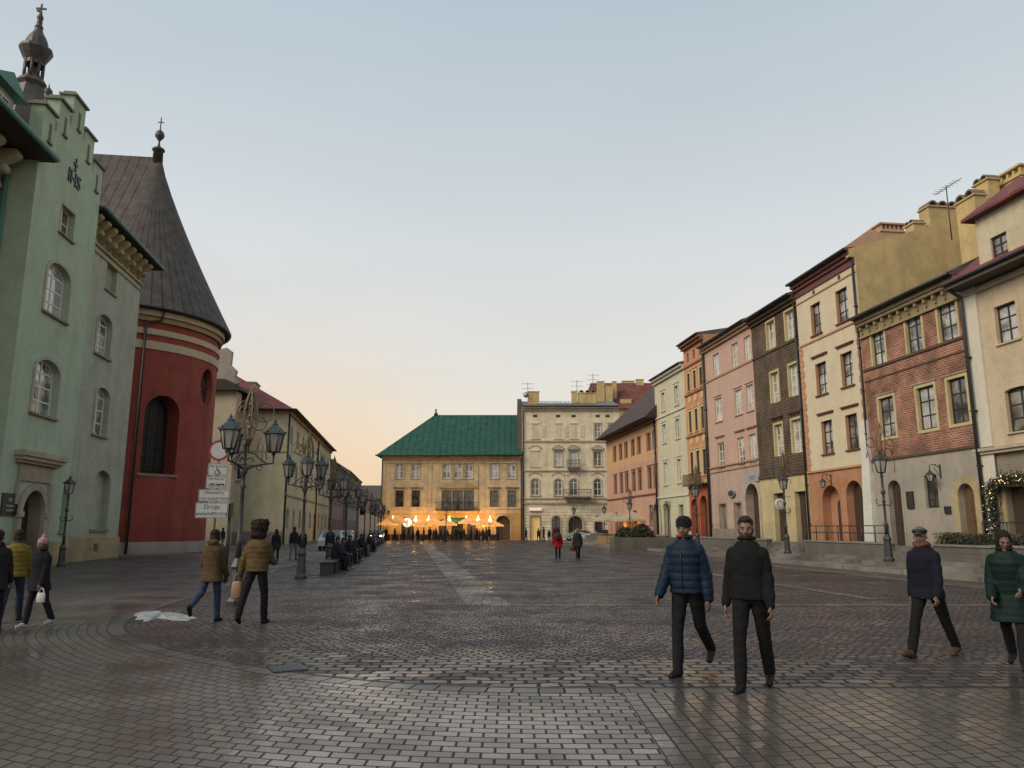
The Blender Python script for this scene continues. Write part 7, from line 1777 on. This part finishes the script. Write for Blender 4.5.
# seated people on the benches
sitd = dict(sit=True, lean=10, lh=84, lk=84, rh=84, rk=84, la=20, le=60, ra=20, re=60, lab=10, rab=10, nod=12)
s1, _ = person('', 0, 0, 0, 1.72, sitd, dict(col=(.016, .016, .018), loose=1.8, length=.12), (.015, .015, .017), vox=.018, detail=False)
s2, _ = person('', 0, 0, 0, 1.68, dict(sitd, lean=18, lh=80, rh=88, rk=70), dict(col=(.025, .032, .055), loose=1.5, length=.02), (.03, .04, .065), vox=.018, detail=False, shoes=(.25, .25, .24))
s3, _ = person('', 0, 0, 0, 1.66, dict(sitd, lean=6, yaw=30), dict(col=(.02, .017, .017), loose=1.7, length=.1), (.15, .14, .13), vox=.018, detail=False, hair=('long', (.02, .014, .01)))
seats = [(s1, 31.0, 0, -60, 'dark-coated sitter at the near end of the nearest occupied bench'), (s2, 31.9, .05, -75, 'sitter in blue jeans leaning forward on the nearest occupied bench'), (s1, 37.1, 0, -80, 'dark sitter on the third bench, left of a pale-trousered one'), (s3, 38.0, 0, -70, 'sitter in pale trousers with long dark hair on the third bench'), (s2, 40.2, 0, -95, 'leaning sitter in jeans on the fourth bench'), (s1, 46.0, 0, -80, 'dark sitter alone on the fifth bench'), (s3, 48.7, 0, -80, 'long-haired sitter on the sixth bench'), (s1, 55.2, 0, -70, 'dark sitter on the seventh bench'), (s2, 57.6, 0, -90, 'sitter in jeans on the eighth bench')]
first = set()
for src, Y, dc, fc, lab in seats:
    x, y = cl(-2.95+dc, Y)
    if src in first: clone(src, lab, x, y, fc, 1.0, 'people sitting on the benches')
    else: first.add(src); src['label'] = lab; src['group'] = 'people sitting on the benches'; src.location = (x, y, 0); src.rotation_euler.z = R(fc)
x, y = cl(-4.0, 39.5); clone(e13, 'standing man in dark jacket behind the fourth bench', x, y, 200, 1.0)
# crowd before the palace cafe and the tenement
c1, _ = person('', 0, 0, 0, 1.76, dict(lh=-6, rh=8, lab=8, rab=8), dict(col=(.02, .02, .024), loose=1.6, length=.08), (.016, .016, .018), vox=.03, detail=False)
c2, _ = person('', 0, 0, 0, 1.66, dict(lh=10, rh=-12, rk=10), dict(col=(.035, .026, .022), loose=1.8, length=.26), (.016, .016, .018), vox=.03, detail=False, hair=('long', (.02, .015, .01)))
c3, _ = person('', 0, 0, 0, 1.72, dict(lh=0, rh=4, le=60), dict(col=(.04, .045, .055), loose=1.6, length=.06), (.025, .028, .04), vox=.03, detail=False, hat=('beanie', (.03, .03, .03)))
crowd = [(404, 99), (413, 98.5), (418, 97), (424, 99.3), (430, 99.6), (436, 99), (441, 98), (447.5, 99.6), (452, 98.8), (456, 99.5), (461, 99.9), (464, 98.6), (471, 99), (477, 99.8), (483, 99.3), (489, 98.8), (526, 99), (538.5, 97), (543.5, 97.6), (549, 98.2), (553.5, 97), (395, 98), (386, 99), (409, 101), (433.5, 100.8), (445, 96.5), (459, 101), (480, 97), (486, 100.6), (498, 99.5)]
first = set(); words = ['first', 'second', 'third', 'fourth', 'fifth', 'sixth', 'seventh', 'eighth', 'ninth', 'tenth', 'eleventh', 'twelfth', 'thirteenth', 'fourteenth', 'fifteenth', 'sixteenth', 'seventeenth', 'eighteenth', 'nineteenth', 'twentieth', 'twenty-first', 'twenty-second', 'twenty-third', 'twenty-fourth', 'twenty-fifth', 'twenty-sixth', 'twenty-seventh', 'twenty-eighth', 'twenty-ninth', 'thirtieth']
for i, (px, Yd) in enumerate(sorted(crowd)):
    src = (c1, c2, c3)[(i*7+i//3) % 3]; x = (px-512)/783*Yd; lab = '%s dark figure from the left in the crowd before the palace and tenement' % words[i]; fc = (i*77) % 360
    if src in first: clone(src, lab, x, Yd, fc, .90+.045*((i*5) % 4), 'far crowd before the palace and tenement')
    else: first.add(src); src['label'] = lab; src['group'] = 'far crowd before the palace and tenement'; src.location = (x, Yd, 0); src.rotation_euler.z = R(fc)
